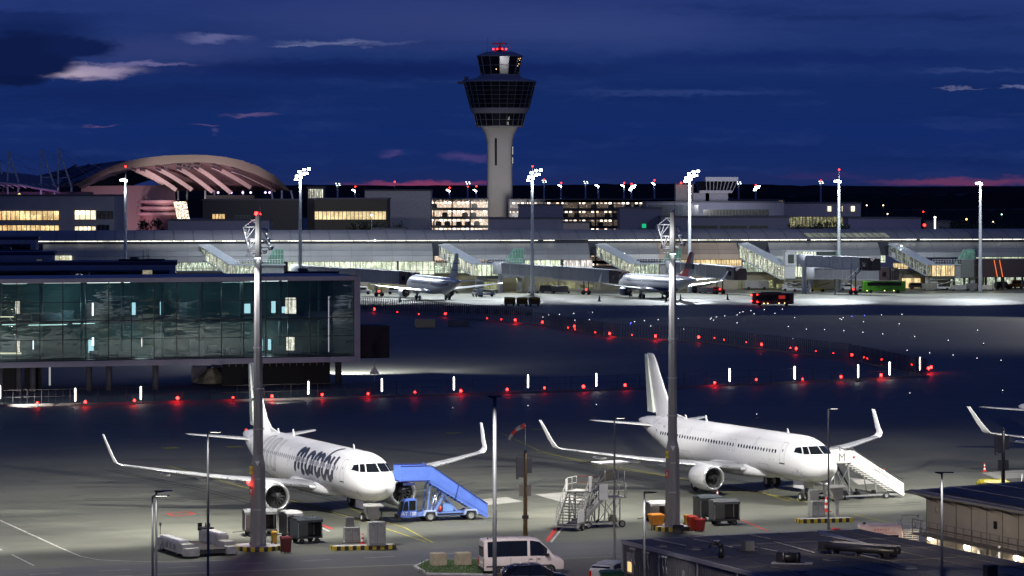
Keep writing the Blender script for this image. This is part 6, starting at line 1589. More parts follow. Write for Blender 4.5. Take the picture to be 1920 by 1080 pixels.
# open grey white service stairs in the middle, two units
f1 = GP(1066,1000)
s1 = stairs('boarding_stairs','weathered white boarding stairs without canopy, steps facing the camera, left of a pair', GP(1062,996), R(66), 3.05, 2.5, 1.9, 1.9, dirtyw, panels=False, steps=13)
mb = MB(); mb.box(-.1,1.3,-1.04,-.98,.7,1.7); mb.box(2.1,2.5,.97,1.03,3.05,4.05); mb.box(2.3,2.9,-1.03,-.97,3.05,4.3); mb.build_parts('side_plate', panelw, s1)
mb = MB(); mb.tube((2.6,-.9,4.1),(4.3,-.9,4.1),.025,.025,5); mb.tube((4.4,-.9,4.1),(4.4,.9,4.1),.025,.025,5); mb.tube((4.4,-.9,3.6),(4.4,.9,3.6),.025,.025,5); mb.build('red_barrier', redp, s1)
s2 = stairs('boarding_stairs','weathered white boarding stairs with a flat white canopy, the right of the middle pair', GP(1080,990), R(21), 2.5, 2.15, 2.0, 1.45, dirtyw, panels=False, canopy=True, steps=12)
mb = MB(); mb.box(1.75,2.5,-.80,-.75,2.3,3.6); mb.prism([(.6,-.8,.95),(1.6,-.8,2.1),(1.6,-.8,2.6),(.6,-.8,1.5)],(0,.04,0)); mb.build_parts('side_plate', panelw, s2)
text(s2,'side_number','106',face_mtx((1.1,-.83,1.72),(1,0,1.1),(-1,0,1)),.4,black)
mb = MB(); mb.prism([(2.4,.7,3.6),(3.8,.7,3.8),(3.95,.7,4.6),(2.5,.7,4.5)],(0,.05,0)); mb.build('weather_screen', mat('translucent beige sheet',(.28,.27,.22),.6), s2)
mb = MB(); mb.box(2.9,3.4,-.5,.1,.45,1.0); mb.build('pump_box', mat('olive grey box',(.22,.22,.15),.6), s2)
# blue self propelled stairs at the lettered airliner
blue = mat('bright blue truck paint', (.10,.185,.62), .35, 0, .1, 1.2); blued = mat('dull blue frame', (.14,.22,.52), .45)  # duller blue for chassis and lift arms
fA = GP(908,972)
sA = stairs('stair_truck','bright blue self propelled passenger stair truck at the nose of the lettered airliner', fA, R(19)+math.pi, 3.5, 5.2, 2.5, 1.9, blue, rails=False, legs=False, steps=17, panel_h=1.15, cat='stair truck')
mb = MB(); mb.box(1.0,6.4,-.72,.72,.42,.78); mb.box(1.0,6.3,.73,.8,.45,.7); mb.build('chassis', blued, sA)
mb = MB(); mb.box(2.0,5.2,.805,.825,.52,.64); mb.build('black_stripe', black, sA)
mb = MB()
for x in (1.5,5.1): 
    for y in (-1.0,1.0): wheel(sA,(x,y*.92,.42),(0,1,0),.42,.26,steel)
mb = MB()
for x in (1.5,5.1): mb.prism([(x-.62,.75,.5),(x-.48,.75,.95),(x+.48,.75,.95),(x+.62,.75,.5),(x+.5,.75,.5),(x+.38,.75,.82),(x-.38,.75,.82),(x-.5,.75,.5)],(0,.35,0))
mb.build_parts('mudguard', mat('pale blue trim',(.35,.42,.62),.45), sA)
mb = MB()
mb.loft([[(6.35,-.1,.45),(6.35,1.05,.45),(6.35,1.05,1.95),(6.35,-.1,1.95)],[(7.0,-.1,.4),(7.0,1.05,.4),(7.05,1.05,1.9),(7.05,-.1,1.9)],[(7.75,-.1,.45),(7.75,1.05,.45),(7.35,1.05,1.8),(7.35,-.1,1.8)]],smooth=False)
cb_ = mb.build('cab', blue, sA)
mb = MB(); mb.prism([(6.42,1.06,1.0),(6.98,1.06,1.0),(6.98,1.06,1.82),(6.42,1.06,1.82)],(0,.02,0)); mb.prism([(7.05,1.06,1.0),(7.55,1.06,1.0),(7.3,1.06,1.75),(7.08,1.06,1.8)],(0,.02,0)); mb.quad((7.72,-.05,1.0),(7.72,1.0,1.0),(7.44,1.0,1.72),(7.44,-.05,1.72)); mb.build('cab_window', dglass, cb_)
mb = MB(); mb.box(7.55,7.95,-.05,1.0,.35,.65); mb.build('bumper', black, cb_)
text(cb_,'fleet_number','AT 130',face_mtx((7.0,1.075,.58),(-1,0,0)),.42,panelw)
mb = MB()
for y in (-.5,.7):
    mb.beam((4.7,y,.7),(3.6,y,2.6),.14,.2); mb.beam((2.6,y,.7),(4.6,y,3.2),.1,.14); mb.beam((5.3,y,.75),(5.0,y,3.3),.12)
mb.beam((4.9,.1,.8),(4.4,.1,2.4),.12); mb.build('lift_arm', blued, sA)
mb = MB(); mb.tube((4.6,.3,.8),(4.2,.3,2.3),.09,.09,8); mb.tube((5.0,.75,.9),(4.6,.75,2.2),.06,.06,8); mb.build('hydraulic_ram', silver, sA)
mb = MB(); mb.box(3.0,3.9,.1,.74,.78,1.45); mb.build('engine_box', mat('mid blue box',(.16,.28,.62),.4), sA)
mb = MB(); mb.tube((4.15,.7,.78),(4.15,.7,1.25),.13,.13,10); mb.build('fire_extinguisher', redp, sA)
mb = MB(); mb.prism([(5.0,-1.0,4.55),(5.2,-1.0,4.9),(-.2+1.4,-1.15,1.9),(1.0,-1.15,1.5)],(0,.05,0)); mb.build('rear_panel', blue, sA)
mb = MB()
for y in (-.98,1.02): 
    mb.beam((.05,y,1.32),(5.0,y,4.68),.07,.06); mb.beam((5.0,y,4.70),(7.7,y,4.72),.07,.06); mb.beam((5.2,y+.04*(1 if y>0 else -1),3.45),(7.7,y,3.45),.1,.08)
mb.box(6.5,7.5,.97,1.08,3.1,3.32); mb.beam((2.9,1.03,1.9),(2.6,1.03,3.05),.05); mb.build('edge_trim', mat('navy trim',(.02,.03,.12),.5), sA)

# ================================================================== baggage carts and loaders
def cart(label, c, ang, col=tarpd, top=tarp, L=2.6, Wd=1.5, h=2.1, group='covered baggage carts by the masts', open_side=True, name='baggage_cart', simple=False, fr=steel):
    t = thing(name, label, 'baggage cart', (c.x,c.y,0), ang, group)
    mb = MB(); mb.box(-L/2,L/2,-Wd/2,Wd/2,.42,.55); mb.beam((-L/2,0,.4),(-L/2-.9,0,.3),.06); mb.build('platform', dsteel, t)
    mb = MB()
    for x in (-L/2+.04,L/2-.04):
        for y in (-Wd/2+.04,Wd/2-.04): mb.beam((x,y,.5),(x,y,h-.12),.06)
    for z in (h-.15,):
        for y in (-Wd/2+.04,Wd/2-.04): mb.beam((-L/2,y,z),(L/2,y,z),.05)
    mb.build('frame', fr, t)
    mb = MB()
    rr = []
    for x in (-L/2-.03,-L/4,0,L/4,L/2+.03):
        s = .05 if abs(x)<L/3 else 0
        rr.append([(x,-Wd/2-.03,h-.32),(x,-Wd/2-.03,h-.12),(x,-Wd/4,h+.02+s),(x,Wd/4,h+.02+s),(x,Wd/2+.03,h-.12),(x,Wd/2+.03,h-.32),(x,Wd/2,h-.32),(x,Wd/2,h-.16),(x,0,h-.04),(x,-Wd/2,h-.16),(x,-Wd/2,h-.32)])
    mb.loft(rr, smooth=False); mb.build('cover', top, t)
    mb = MB()
    for s in (-1,1):
        x = s*(L/2-.0); mb.prism([(x,-Wd/2+.05,.55),(x,Wd/2-.05,.55),(x,Wd/2-.05,h-.14),(x,-Wd/2+.05,h-.14)],(s*.02,0,0))
    mb.prism([(-L/2+.05,Wd/2-.02,.55),(L/2-.05,Wd/2-.02,.55),(L/2-.05,Wd/2-.02,h-.14),(-L/2+.05,Wd/2-.02,h-.14)],(0,.02,0)); mb.build('end_panel', col, t)
    if not simple:
        mb = MB(); n=9
        for i in range(n): x=-L/2+.1+(L*.35)*i/n; mb.add([(x,-Wd/2-.02,.62),(x+L*.035,-Wd/2-.07,.6),(x+L*.035,-Wd/2-.05,h-.2),(x,-Wd/2-.01,h-.2)],[(0,1,2,3)])
        mb.build('curtain', col, t)
        for x in (-L/2+.4,L/2-.4):
            for y in (-Wd/2+.15,Wd/2-.15): wheel(t,(x,y,.22),(0,1,0),.22,.12,dsteel)
    else:
        mb = MB()
        for x in (-L/2+.4,L/2-.4): mb.tube((x,-Wd/2,.22),(x,Wd/2,.22),.22,.22,10)
        mb.build('wheels', tyre, t)
    return t
def gpc(px,py): return GP(px,py)
cart('grey covered baggage cart half hidden behind the mast before the lettered airliner', GP(487,1004), R(12), mat('dark plum tarpaulin',(.06,.045,.05),.6), tarp, 2.6, 1.7, 2.1)
cart('dark empty baggage cart with open side between the mast and the bent cart', GP(545,1010), R(24), black, mat('pale grey cover',(.3,.3,.3),.6), 1.3, 1.9, 2.2)
cb2 = cart('dark grey baggage cart with crumpled cover, rightmost of the group at the first mast', GP(574,1018), R(28), mat('slate tarpaulin',(.05,.056,.06),.6,bump=.3), tarpd, 2.1, 1.6, 2.0)
mb = MB(); random.seed(3)
for i in range(9): x=random.uniform(-1.0,1.0); y=random.uniform(-.7,.2); mb.beam((x,y,2.03),(x+random.uniform(-.35,.35),y+random.uniform(-.2,.2),2.1),.06,.02)
mb.build('foil_strap', silver, cb2)
cart('dark box cart behind the front grey cart right of the second mast', GP(1327,977), R(20), black, tarpd, 2.0, 1.6, 2.15)
cart('grey covered baggage cart with open dark side, right of the second mast', GP(1358,984), R(14), mat('grey canvas',(.08,.083,.083),.6,bump=.3), tarp, 2.2, 1.6, 2.1)
cart('brown walled baggage cart with a white cover, left of the second mast', GP(1233,978), R(24), mat('taupe canvas',(.16,.13,.115),.6), panelw, 2.0, 1.4, 1.7)
# low aircraft tug
c = GP(372,1036); t = thing('pushback_tug','low flat aircraft tug with two white side pods and dark deck','aircraft tug',(c.x,c.y,0),math.atan2(-.90,.43))
lidm = mat('bright white lid',(.8,.8,.78),.4)
mb = MB(); mb.box(-3.1,2.9,-1.35,1.2,.22,.55); mb.build('deck', mat('dark deck plate',(.06,.06,.06),.6), t)
def pod(pts, z0, z1, nm, mm=dirtyw, bv=.03):
    mb = MB(); mb.prism([(x,y,z0) for x,y in pts],(0,0,z1-z0)); return mb.build(nm, mm, t, bevel=bv)
pod([(-3.3,-2.25),(3.0,-2.35),(3.0,-1.4),(-3.0,-1.4)],.25,1.0,'side_pod')
pod([(-2.6,-2.2),(2.0,-2.25),(2.0,-1.5),(-2.6,-1.5)],1.0,1.22,'pod_lid',lidm)
pod([(-3.4,1.25),(.9,1.25),(.9,2.15),(-3.2,2.15)],.25,1.35,'side_pod')
pod([(-2.9,1.3),(.8,1.3),(.8,2.05),(-2.9,2.05)],1.35,1.5,'pod_lid',lidm)
pod([(.95,1.25),(2.3,1.25),(2.3,2.1),(.95,2.1)],.25,1.0,'side_pod'); pod([(2.35,1.2),(3.3,1.1),(3.2,2.05),(2.35,2.1)],.15,.7,'bumper_corner')
pod([(3.05,-2.4),(3.6,-2.1),(3.6,-1.2),(3.05,-1.1)],.15,.75,'bumper_corner'); pod([(-3.9,-2.0),(-3.4,-2.3),(-3.4,-1.2),(-3.9,-1.2)],.15,.75,'bumper_corner')
mb = MB(); mb.box(-3.4,-2.2,1.2,2.1,1.5,1.62); mb.box(-3.5,-3.3,1.2,1.5,1.3,1.9); mb.box(-3.3,-3.1,1.9,2.1,1.3,1.85); mb.tube((-2.4,1.5,1.5),(-2.5,1.5,2.0),.05,.05,6); mb.build('seat', black, t)
mb = MB(); mb.tube((-3.1,-2.0,1.2),(-3.1,-2.0,1.9),.03,.03,5); mb.box(-3.16,-3.02,-2.06,-1.94,1.85,2.1); mb.build('beacon', dsteel, t)
for x in (-1.9,1.6):
    for y in (-2.2,1.95): wheel(t,(x,y,.33),(0,1,0),.33,.2)
mb = MB()
for i in range(6): mb.beam((-2.6+i*.95,-1.3,.57),(-2.6+i*.95,1.15,.57),.03,.02)
mb.build('deck_joints', mat('worn red line',(.2,.07,.05),.6), t)
mb = MB()
for i in range(4): mb.box(-1.8+i*.9,-1.4+i*.9,-2.37,-2.33,.45,.85)
mb.build_parts('hatch', mat('pod hatch grey',(.25,.25,.25),.5), t)

# ================================================================== cabinets, docking posts, cones, bins
def cabinet(label, c, w_, d_, h, ang=GR, m=cabg, top=None, doors=2, group=None, z0=.34, name='electrical_cabinet'):
    t = thing(name, label, 'cabinet', (c.x,c.y,z0), ang, group)
    mb = MB(); mb.bbox(-w_/2,w_/2,-d_/2,d_/2,.12,h,.03); mb.build('body', m, t)
    mb = MB(); mb.box(-w_/2-.04,w_/2+.04,-d_/2-.04,d_/2+.04,0,.12); mb.build('plinth', mat('cabinet plinth',(.22,.21,.19),.7), t)
    if doors:
        mb = MB()
        for i in range(doors+1): x=-w_/2+.03+(w_-.06)*i/doors; mb.box(x-.012,x+.012,-d_/2-.008,-d_/2+.01,.2,h-.08)
        for z in (.2,h-.08): mb.box(-w_/2+.03,w_/2-.03,-d_/2-.008,-d_/2+.01,z-.012,z+.012)
        for i in range(doors):
            x=-w_/2+w_*(i+.5)/doors
            for k in range(4): mb.box(x-.12,x+.12,-d_/2-.012,-d_/2+.01,h-.3+k*.04,h-.285+k*.04)
            mb.box(x+w_/doors*.3,x+w_/doors*.3+.03,-d_/2-.04,-d_/2,h*.5,h*.5+.14)
        mb.build('door_seam', mat('cabinet seam',(.12,.12,.12),.6), t)
    return t
def cone(label, c, h=.75, z=0.0, group='traffic cones', simple=False):
    t = thing('traffic_cone', label, 'traffic cone', (c.x,c.y,z), random.uniform(0,1.5), group)
    s=h/.75; mb=MB(); mb.box(-.19*s,.19*s,-.19*s,.19*s,0,.04*s); mb.build('base', mat('cone red',(.62,.04,.03),.5) if not simple else dsteel, t)
    n=5
    mb=MB()
    for i in range(n): 
        z0=.04*s+(h-.04*s)*i/n; z1=.04*s+(h-.04*s)*(i+1)/n; r0_=.145*s*(1-i/n*.85); r1_=.145*s*(1-(i+1)/n*.85); mb.cur=i%2; mb.tube((0,0,z0),(0,0,z1),r0_,r1_,14,cap=(i==n-1))
    mb.build('cone', [mat('cone red',(.62,.04,.03),.5) if not simple else dsteel, panelw if not simple else dsteel], t); return t
island('cabinet_island','straight kerbed island with yellow and black blocks below the nose of the lettered airliner', GP(681,1030), lx=5.0, ly=1.1, rot=R(14))
cabinet('low grey cabinet with a smaller box stacked on it, near the lettered nose', GP(659,1026), 1.2,.8,1.25,R(14))
cabinet('small dark grey box sitting on the low cabinet below the lettered nose', GP(655,1026)+Vector((0,.2,0)), .65,.55,.75,R(14),mat('dark cabinet grey',(.16,.16,.16),.5),doors=0,z0=1.6)
cabinet('tall two door grey cabinet on the island below the lettered nose', GP(706,1031), 1.3,.75,1.85,R(14))
def dock_post(label, c, h, ang):
    t = thing('docking_post', label, 'guidance post', (c.x,c.y,.3), ang, 'aircraft guidance posts')
    mb=MB(); mb.box(-.14,.14,-.14,.14,0,h-1.0); mb.build('post', dirtyw, t)
    mb=MB(); mb.box(-.45,.45,-.35,.35,h-1.0,h-.05); mb.build('housing', mat('beige housing',(.36,.35,.30),.6), t, bevel=.03)
    mb=MB(); mb.prism([(-.8,-.5,h-.05),(.8,-.5,h-.05),(.7,.5,h+.1),(-.7,.5,h+.1)],(0,0,.08)); mb.build('roof', mat('pale roof sheet',(.5,.49,.44),.5), t)
    mb=MB(); mb.path([(.5,-.3,h-.3),(.62,-.3,h-.4),(.62,-.3,h-.9),(.4,-.3,h-1.05)],.05,6); mb.build('cable', black, t); return t
dock_post('beige aircraft guidance housing with flat lid behind the tall cabinet', GP(699,1022), 2.75, R(14))
island('cabinet_island','straight kerbed island with yellow and black blocks below the plain airliner nose', GP(1545,979), lx=4.7, ly=1.2, rot=R(14))
cabinet('low grey cabinet on the island below the plain airliner nose', GP(1532,977), 1.1,.75,1.35,R(14))
cabinet('small grey box standing behind the low cabinet below the plain airliner nose', GP(1525,972), .8,.5,2.1,R(14),doors=0)
dock_post('beige aircraft guidance housing on a white post below the plain airliner nose', GP(1569,976), 2.5, R(14))
cone('red and white cone on the island between the cabinets at the lettered nose', GP(680,1028), .85, .34)
cone('lone red and white cone near the engine of the plain airliner', GP(1345,936), .8)
cone('red and white cone beyond the handrail of the white stairs', GP(1658,896), .95)
cone('red and white cone alone on the apron near the right edge', GP(1846,884), .85)
cone('front tall stack of red and white cones beside the low cabinet', GP(1541,973), 1.3, .34)
cone('rear tall stack of red and white cones behind the front stack', GP(1549,967), 1.3, .34)
cone('red and white cone standing on the platform of the canopied boarding stairs', GP(1135,988), .85, 2.52)
for i,(px,py) in enumerate(((1124,565),(1242,560),(1276,563),(1364,562),(1249,566),(750,566))): cone('small dark cone on the far apron, %s of six' % ordw(i+1), GP(px,py), 1.6, simple=True)
def bin_(label, c, m, w_=.6, d_=.65, h=1.1, ang=GR, z=0, wheels=True, name='waste_bin'):
    t=thing(name,label,'bin',(c.x,c.y,z),ang,'bins by the masts'); mb=MB()
    mb.loft([[(-w_*.4,-d_*.4,.08),(w_*.4,-d_*.4,.08),(w_*.4,d_*.4,.08),(-w_*.4,d_*.4,.08)],[(-w_/2,-d_/2,h*.92),(w_/2,-d_/2,h*.92),(w_/2,d_/2,h*.92),(-w_/2,d_/2,h*.92)]],smooth=False); mb.build('body',m,t,bevel=.02)
    mb=MB(); mb.loft([[(-w_*.54,-d_*.55,h*.92),(w_*.54,-d_*.55,h*.92),(w_*.54,d_*.58,h*.92),(-w_*.54,d_*.58,h*.92)],[(-w_*.45,-d_*.45,h*1.0),(w_*.45,-d_*.45,h*1.0),(w_*.45,d_*.5,h*1.04),(-w_*.45,d_*.5,h*1.04)]],smooth=False); mb.build('lid',m,t,bevel=.015)
    if wheels:
        for x in (-w_*.35,w_*.35): mb=MB(); mb.tube((x-.03,d_*.45,.11),(x+.03,d_*.45,.11),.11,.11,12); mb.build('wheel',tyre,t)
    return t
bin_('slim yellow bin on the round island of the first mast', GP(514,1028), mat('warm yellow plastic',(.65,.36,.03),.5), .42,.4,.95,z=.34)
bin_('dark red wheeled bin right of the first mast', GP(536,1037), mat('dark red plastic',(.14,.02,.02),.5), .75,.7,1.25)
bin_('bright orange lidded box on the round island of the second mast', GP(1231,993), mat('bright orange plastic',(.80,.30,.03),.45), 1.15,.9,.95,z=.34,wheels=False)
bin_('slim yellow bin on the round island of the second mast', GP(1288,992), mat('warm yellow plastic',(.65,.36,.03),.5), .45,.4,.85,z=.3)
bin_('taller red wheeled bin nearer the second mast', GP(1298,995), mat('vivid red plastic',(.45,.05,.02),.5), .7,.7,1.2)
bin_('red wheeled bin leaning lid, right of its taller neighbour', GP(1313,997), mat('deep red plastic',(.35,.02,.02),.5), .6,.65,1.05,ang=R(50))
bin_('small red bucket shaped bin beside the thin lamp post at the roof edge', GP(1567,1009), redp, .55,.5,.8,wheels=False)
t=thing('tyre_pile','black rubber chocks heaped on the edge of the second mast island','wheel chocks',GP(1273,1000)); mb=MB(); mb.tube((-.5,0,.5),(.4,.1,.5),.2,.2,10); mb.tube((.1,-.2,.35),(.7,-.1,.4),.18,.18,10); mb.box(-.5,.3,-.2,.3,.0,.4); mb.build('chock',black,t,bevel=.03)
for px,py,lb in ((822,1063,'left of the two pale concrete blocks on the grass island'),(868,1062,'right of the two pale concrete blocks on the grass island')):
    c=GP(px,py); t=thing('concrete_block',lb,'concrete block',(c.x,c.y,.0),R(18)); mb=MB(); mb.bbox(-.55,.55,-.45,.45,0,1.05,.05); mb.build('block',mat('pale ochre concrete',(.38,.33,.24),.85,0,.15,2,bump=.2),t)

# ================================================================== vehicles near the camera
def car(name,label,cat,c,ang,L,Wd,prof,zb,m,glass_side,ws,rw,wheels,r,inset=.14,extra=None,group=None,lights=True,simple=False):
    """prof: (x, belt z, roof z) from the rear; ws/rw: x ranges of windscreen and rear window"""
    t=thing(name,label,cat,(c.x,c.y,0),ang,group); w_=Wd/2
    def ring(x,bz,rz,k=1.0):
        e=inset*min(1,max(0,(rz-bz)/.6)); wb=w_*k
        return [(x,-wb*.96,zb),(x,-wb,zb+.2),(x,-wb,bz-.1),(x,-wb*.985,bz),(x,-(wb-e)*.99,rz-.07),(x,-(wb-e)+.12,rz),(x,0,rz+.03),(x,(wb-e)-.12,rz),(x,(wb-e)*.99,rz-.07),(x,wb*.985,bz),(x,wb,bz-.1),(x,wb,zb+.2),(x,wb*.96,zb)]
    n=len(prof); mb=MB(); mb.loft([ring(x,bz,rz,.93 if i in (0,n-1) else (.98 if i in (1,n-2) else 1)) for i,(x,bz,rz) in enumerate(prof)],smooth=False); b=mb.build('body',m,t,bevel=0)
    for p in b.data.polygons: p.use_smooth=True
    b.data.set_sharp_from_angle(angle=R(35)) if hasattr(b.data,'set_sharp_from_angle') else None
    def at(x):
        for p,q in zip(prof[:-1],prof[1:]):
            if p[0]<=x<=q[0]: k=(x-p[0])/(q[0]-p[0]); return p[1]+(q[1]-p[1])*k,p[2]+(q[2]-p[2])*k
        return prof[-1][1:]
    for (x0,x1) in glass_side:
        for s in (-1,1):
            mb=MB(); vs=[]
            for x in [x0+(x1-x0)*i/6 for i in range(7)]:
                bz,rz=at(x); e=inset*min(1,max(0,(rz-bz)/.6)); 
                lo=Vector((x,s*(w_*.985+.006),bz+.01)); hi=Vector((x,s*((w_-e)*.99+.006),rz-.09)); vs+= [lo.lerp(hi,.03),lo.lerp(hi,.95)]
            mb.add(vs,[(i*2,i*2+2,i*2+3,i*2+1) for i in range(6)]); mb.build('side_window',dglass,t)
    for nm,(x0,x1) in (('windscreen',ws),('rear_window',rw)):
        if x0 is None: continue
        mb=MB(); vs=[]; sg=1 if nm=='windscreen' else -1
        for x in (x0,x1):
            bz,rz=at(x); e=inset*min(1,max(0,(rz-bz)/.6)); 
            for k in (-1,-.5,0,.5,1): vs.append((x+sg*.02,k*(w_-e-.14),rz+.035-.02*abs(k)))
        mb.add(vs,[(i,i+1,i+6,i+5) for i in range(4)]); mb.build(nm,dglass,t)
    for x in wheels:
        for s in (-1,1):
            mb=MB(); mb.lathe([(-.02,r*1.16),(.03,r*1.16),(.035,.02)],(x,s*(w_-.03),r),(0,s,0),20); mb.build('wheel_arch',black,t); wheel(t,(x,s*(w_-.08),r),(0,1,0),r,.22,steel)
    if lights:
        xe=prof[-1][0]; xs_=prof[0][0]; bz=prof[-1][1]
        for s in (-1,1):
            mb=MB(); mb.box(xe-.28,xe+.015,s*w_*.62-.16,s*w_*.62+.16,bz-.22,bz-.05); mb.build('headlight',dglass if simple else silver,t,bevel=.02)
            mb=MB(); zr=prof[0][1]; mb.box(xs_-.02,xs_+.1,s*w_*.84-.09,s*w_*.84+.09,zr-.55,zr-.0); mb.build('tail_light',mat('tail light red',(.5,.01,.01),.2),t)
    if not simple:
        for s in (-1,1):
            mb=MB(); bz,rz=at(ws[0]-.1 if ws[0] else 0); mb.box(ws[1]-.55,ws[1]-.3,s*(w_+.02),s*(w_+.26),bz+.0,bz+.22); mb.build('mirror',black,t,bevel=.03)
    if extra: extra(t,at)
    return t
vanw=mat('pinkish white van paint',(.70,.62,.60),.3,0,.05,1,coat=.3)
def van_extra(t,at):
    mb=MB()
    for s in (-1,1):
        for x in (-1.0,.35,.95): mb.box(x-.012,x+.012,s*1.012-.006,s*1.012+.006,.5,1.25)
        mb.box(-2.8,1.9,s*1.015-.012,s*1.015+.012,.62,.72)
    mb.build('door_seam',mat('seam dark',(.05,.05,.05),.6),t)
    mb=MB()
    for s in (-1,1):
        for x in (.5,1.1): mb.box(x-.1,x+.1,s*1.03-.02,s*1.03+.02,1.12,1.17)
    mb.build('door_handle',black,t)
    mb=MB(); mb.box(-2.99,-2.93,-.72,-.06,1.35,2.05); mb.box(-2.99,-2.93,.06,.72,1.35,2.05); mb.build('rear_window',dglass,t)
    mb=MB(); mb.box(-3.0,-2.94,-.25,.25,.8,.93); mb.build('number_plate',panelw,t)
    mb=MB(); mb.box(-3.02,-2.9,-.9,.9,.38,.55); mb.box(2.85,3.02,-.85,.85,.35,.6); mb.box(2.98,3.03,-.5,.5,.75,.95); mb.build('bumper',black,t)
    mb=MB()
    for x in (-2.2,-1.2,-.2): mb.beam((x,-.7,2.63),(x,.7,2.63),.04,.03)
    mb.tube((.9,0,2.6),(.8,0,2.8),.015,.01,5); mb.tube((-2.6,-.5,2.6),(-2.6,-.5,2.72),.07,.05,8); mb.build_parts('roof_fitting',black,t)
    mb=MB()
    for k,x in enumerate((-1.9,-1.2,-.5,.15)): mb.box(x-.2,x+.2,-.98-.0,-.975,1.5,1.95) if False else mb.box(x-.22,x+.22,-.3,-.1,1.2,1.9)
    mb.build('seat_row',black,t)
c=GP(977,1075)
car('passenger_van','white passenger minibus with dark side windows parked behind the black car','van',c,R(13),6.0,2.02,
  [(-2.96,1.2,2.45),(-2.85,1.3,2.58),(-1.5,1.32,2.63),(.6,1.32,2.62),(1.15,1.32,2.5),(1.75,1.3,1.98),(2.05,1.26,1.62),(2.25,1.22,1.36),(2.7,1.1,1.22),(2.95,.95,1.0),(3.0,.75,.8)],.36,vanw,
  [(-2.7,.25),(.45,1.85)],(1.2,2.12),(None,None),(-1.9,1.95),.34,extra=van_extra)
carb=mat('black car paint',(.004,.004,.005),.18,0,.1,1,.35,coat=.25)
prof_suv=[(-2.3,.85,.95),(-2.22,.92,1.2),(-1.85,.95,1.5),(-1.2,.96,1.64),(0,.96,1.68),(.5,.95,1.62),(1.25,.93,1.2),(1.45,.93,1.03),(2.1,.85,.92),(2.38,.7,.76),(2.42,.55,.6)]
def suv_extra(t,at):
    mb=MB()
    for s in (-1,1): mb.tube((-1.5,s*.68,1.66),(.4,s*.68,1.7),.02,.02,6)
    mb.build('roof_rail',silver,t)
    mb=MB()
    for s in (-1,1):
        for x in (-.7,.35): mb.box(x-.1,x+.1,s*.95-.01,s*.95+.015,.82,.86)
        mb.box(-1.9,1.2,s*.945-.004,s*.945+.006,.955,.975)
    mb.build('chrome_trim',silver,t)
car('parked_car','glossy black estate car in front of the white minibus, at the bottom edge','car',GP(1000,1102),R(8),4.84,1.9,prof_suv,.25,carb,[(-1.7,-.45),(-.38,.95)],(.62,1.38),(-2.2,-1.7),(-1.45,1.5),.34,extra=suv_extra)
car('parked_car','second black car cut by the bottom edge, only its roof and bonnet showing','car',GP(1070,1132),R(8),4.7,1.85,[(x,b*.95,r_*.86) for x,b,r_ in prof_suv],.25,carb,[(-1.7,-.45),(-.38,.95)],(.62,1.38),(-2.2,-1.7),(-1.45,1.5),.33,extra=suv_extra)
car('parked_car','pale grey car mostly hidden by the thin lamp post beside the container office','car',GP(1150,1088),R(60),4.3,1.8,[(x*.9,b,r_*.85) for x,b,r_ in prof_suv],.25,mat('pale grey car paint',(.5,.5,.5),.3),[(-1.5,-.45),(-.38,.8)],(.56,1.2),(-1.95,-1.55),(-1.3,1.3),.3)
bin_('dark green lidded container at the bottom edge left of the container office', GP(1147,1100), mat('dark green plastic',(.01,.06,.03),.5), 1.6,1.1,1.1, R(8))
# far vehicles
def box_vehicle(name,label,cat,c,ang,L,Wd,h,m,win=True,zb=.4,band=(.5,.85),wheels=2,hood=0,group=None):
    t=thing(name,label,cat,(c.x,c.y,0),ang,group); mb=MB(); 
    if hood: mb.prism([(-L/2,-Wd/2,zb),(L/2,-Wd/2,zb),(L/2,-Wd/2,zb+h*.38),(L/2-hood,-Wd/2,zb+h*.5),(L/2-hood*1.6,-Wd/2,zb+h),(-L/2+hood*.35,-Wd/2,zb+h),(-L/2,-Wd/2,zb+h*.6)],(0,Wd,0))
    else: mb.bbox(-L/2,L/2,-Wd/2,Wd/2,zb,zb+h,.12)
    mb.build('body',m,t)
    if win:
        for s in (-1,1): mb=MB(); mb.box(-L/2+L*.1,L/2-L*(.1 if not hood else .3),s*Wd/2-.02,s*Wd/2+.02,zb+h*band[0],zb+h*band[1]); mb.build('side_window',dglass,t)
    for x in (-L*.32,L*.32):
        for s in (-1,1): mb=MB(); mb.tube((x,s*Wd/2-.15,.4),(x,s*Wd/2+.02,.4),.4,.4,12); mb.build('wheel',tyre,t)
    return t
c=GP(1449,573); bus=box_vehicle('apron_bus','dark red apron bus with lit tail lamps driving across the far apron','bus',c,R(-3),9.6,2.9,2.5,mat('dark red bus paint',(.16,.012,.03),.3),band=(.32,.9))
for x,y,z,m_,nm in ((-4.9,-1.3,1.1,redl,'tail_light'),(-4.9,-1.35,2.5,redl,'tail_light'),(-3.6,-1.48,.9,redl,'side_light'),(-3.6,-1.48,2.6,redl,'side_light'),(-2.1,-1.48,.55,emit('orange side lamp',(1,.6,.2),6),'side_light'),(-1.2,-1.48,.55,emit('orange side lamp',(1,.6,.2),6),'side_light'),(1.4,-1.48,.6,emit('orange side lamp',(1,.6,.2),6),'side_light'),(2.7,-1.48,.6,emit('orange side lamp',(1,.6,.2),6),'side_light')):
    mb=MB(); mb.sphere((x,y,z),.13,4); mb.build(nm,m_,bus)
mb=MB(); mb.box(-2.8,2,-.9,.9,2.9,3.15); mb.beam((4.6,-1.2,2.9),(5.2,-1.2,2.4),.1); mb.build('roof_unit',black,bus)
mb=MB(); mb.quad((1.3,-1.475,2.4),(2.8,-1.475,2.4),(2.8,-1.475,1.6),(1.3,-1.475,1.6)); mb.build('lit_window',emit('red lit window',(.9,.05,.03),.35),bus)
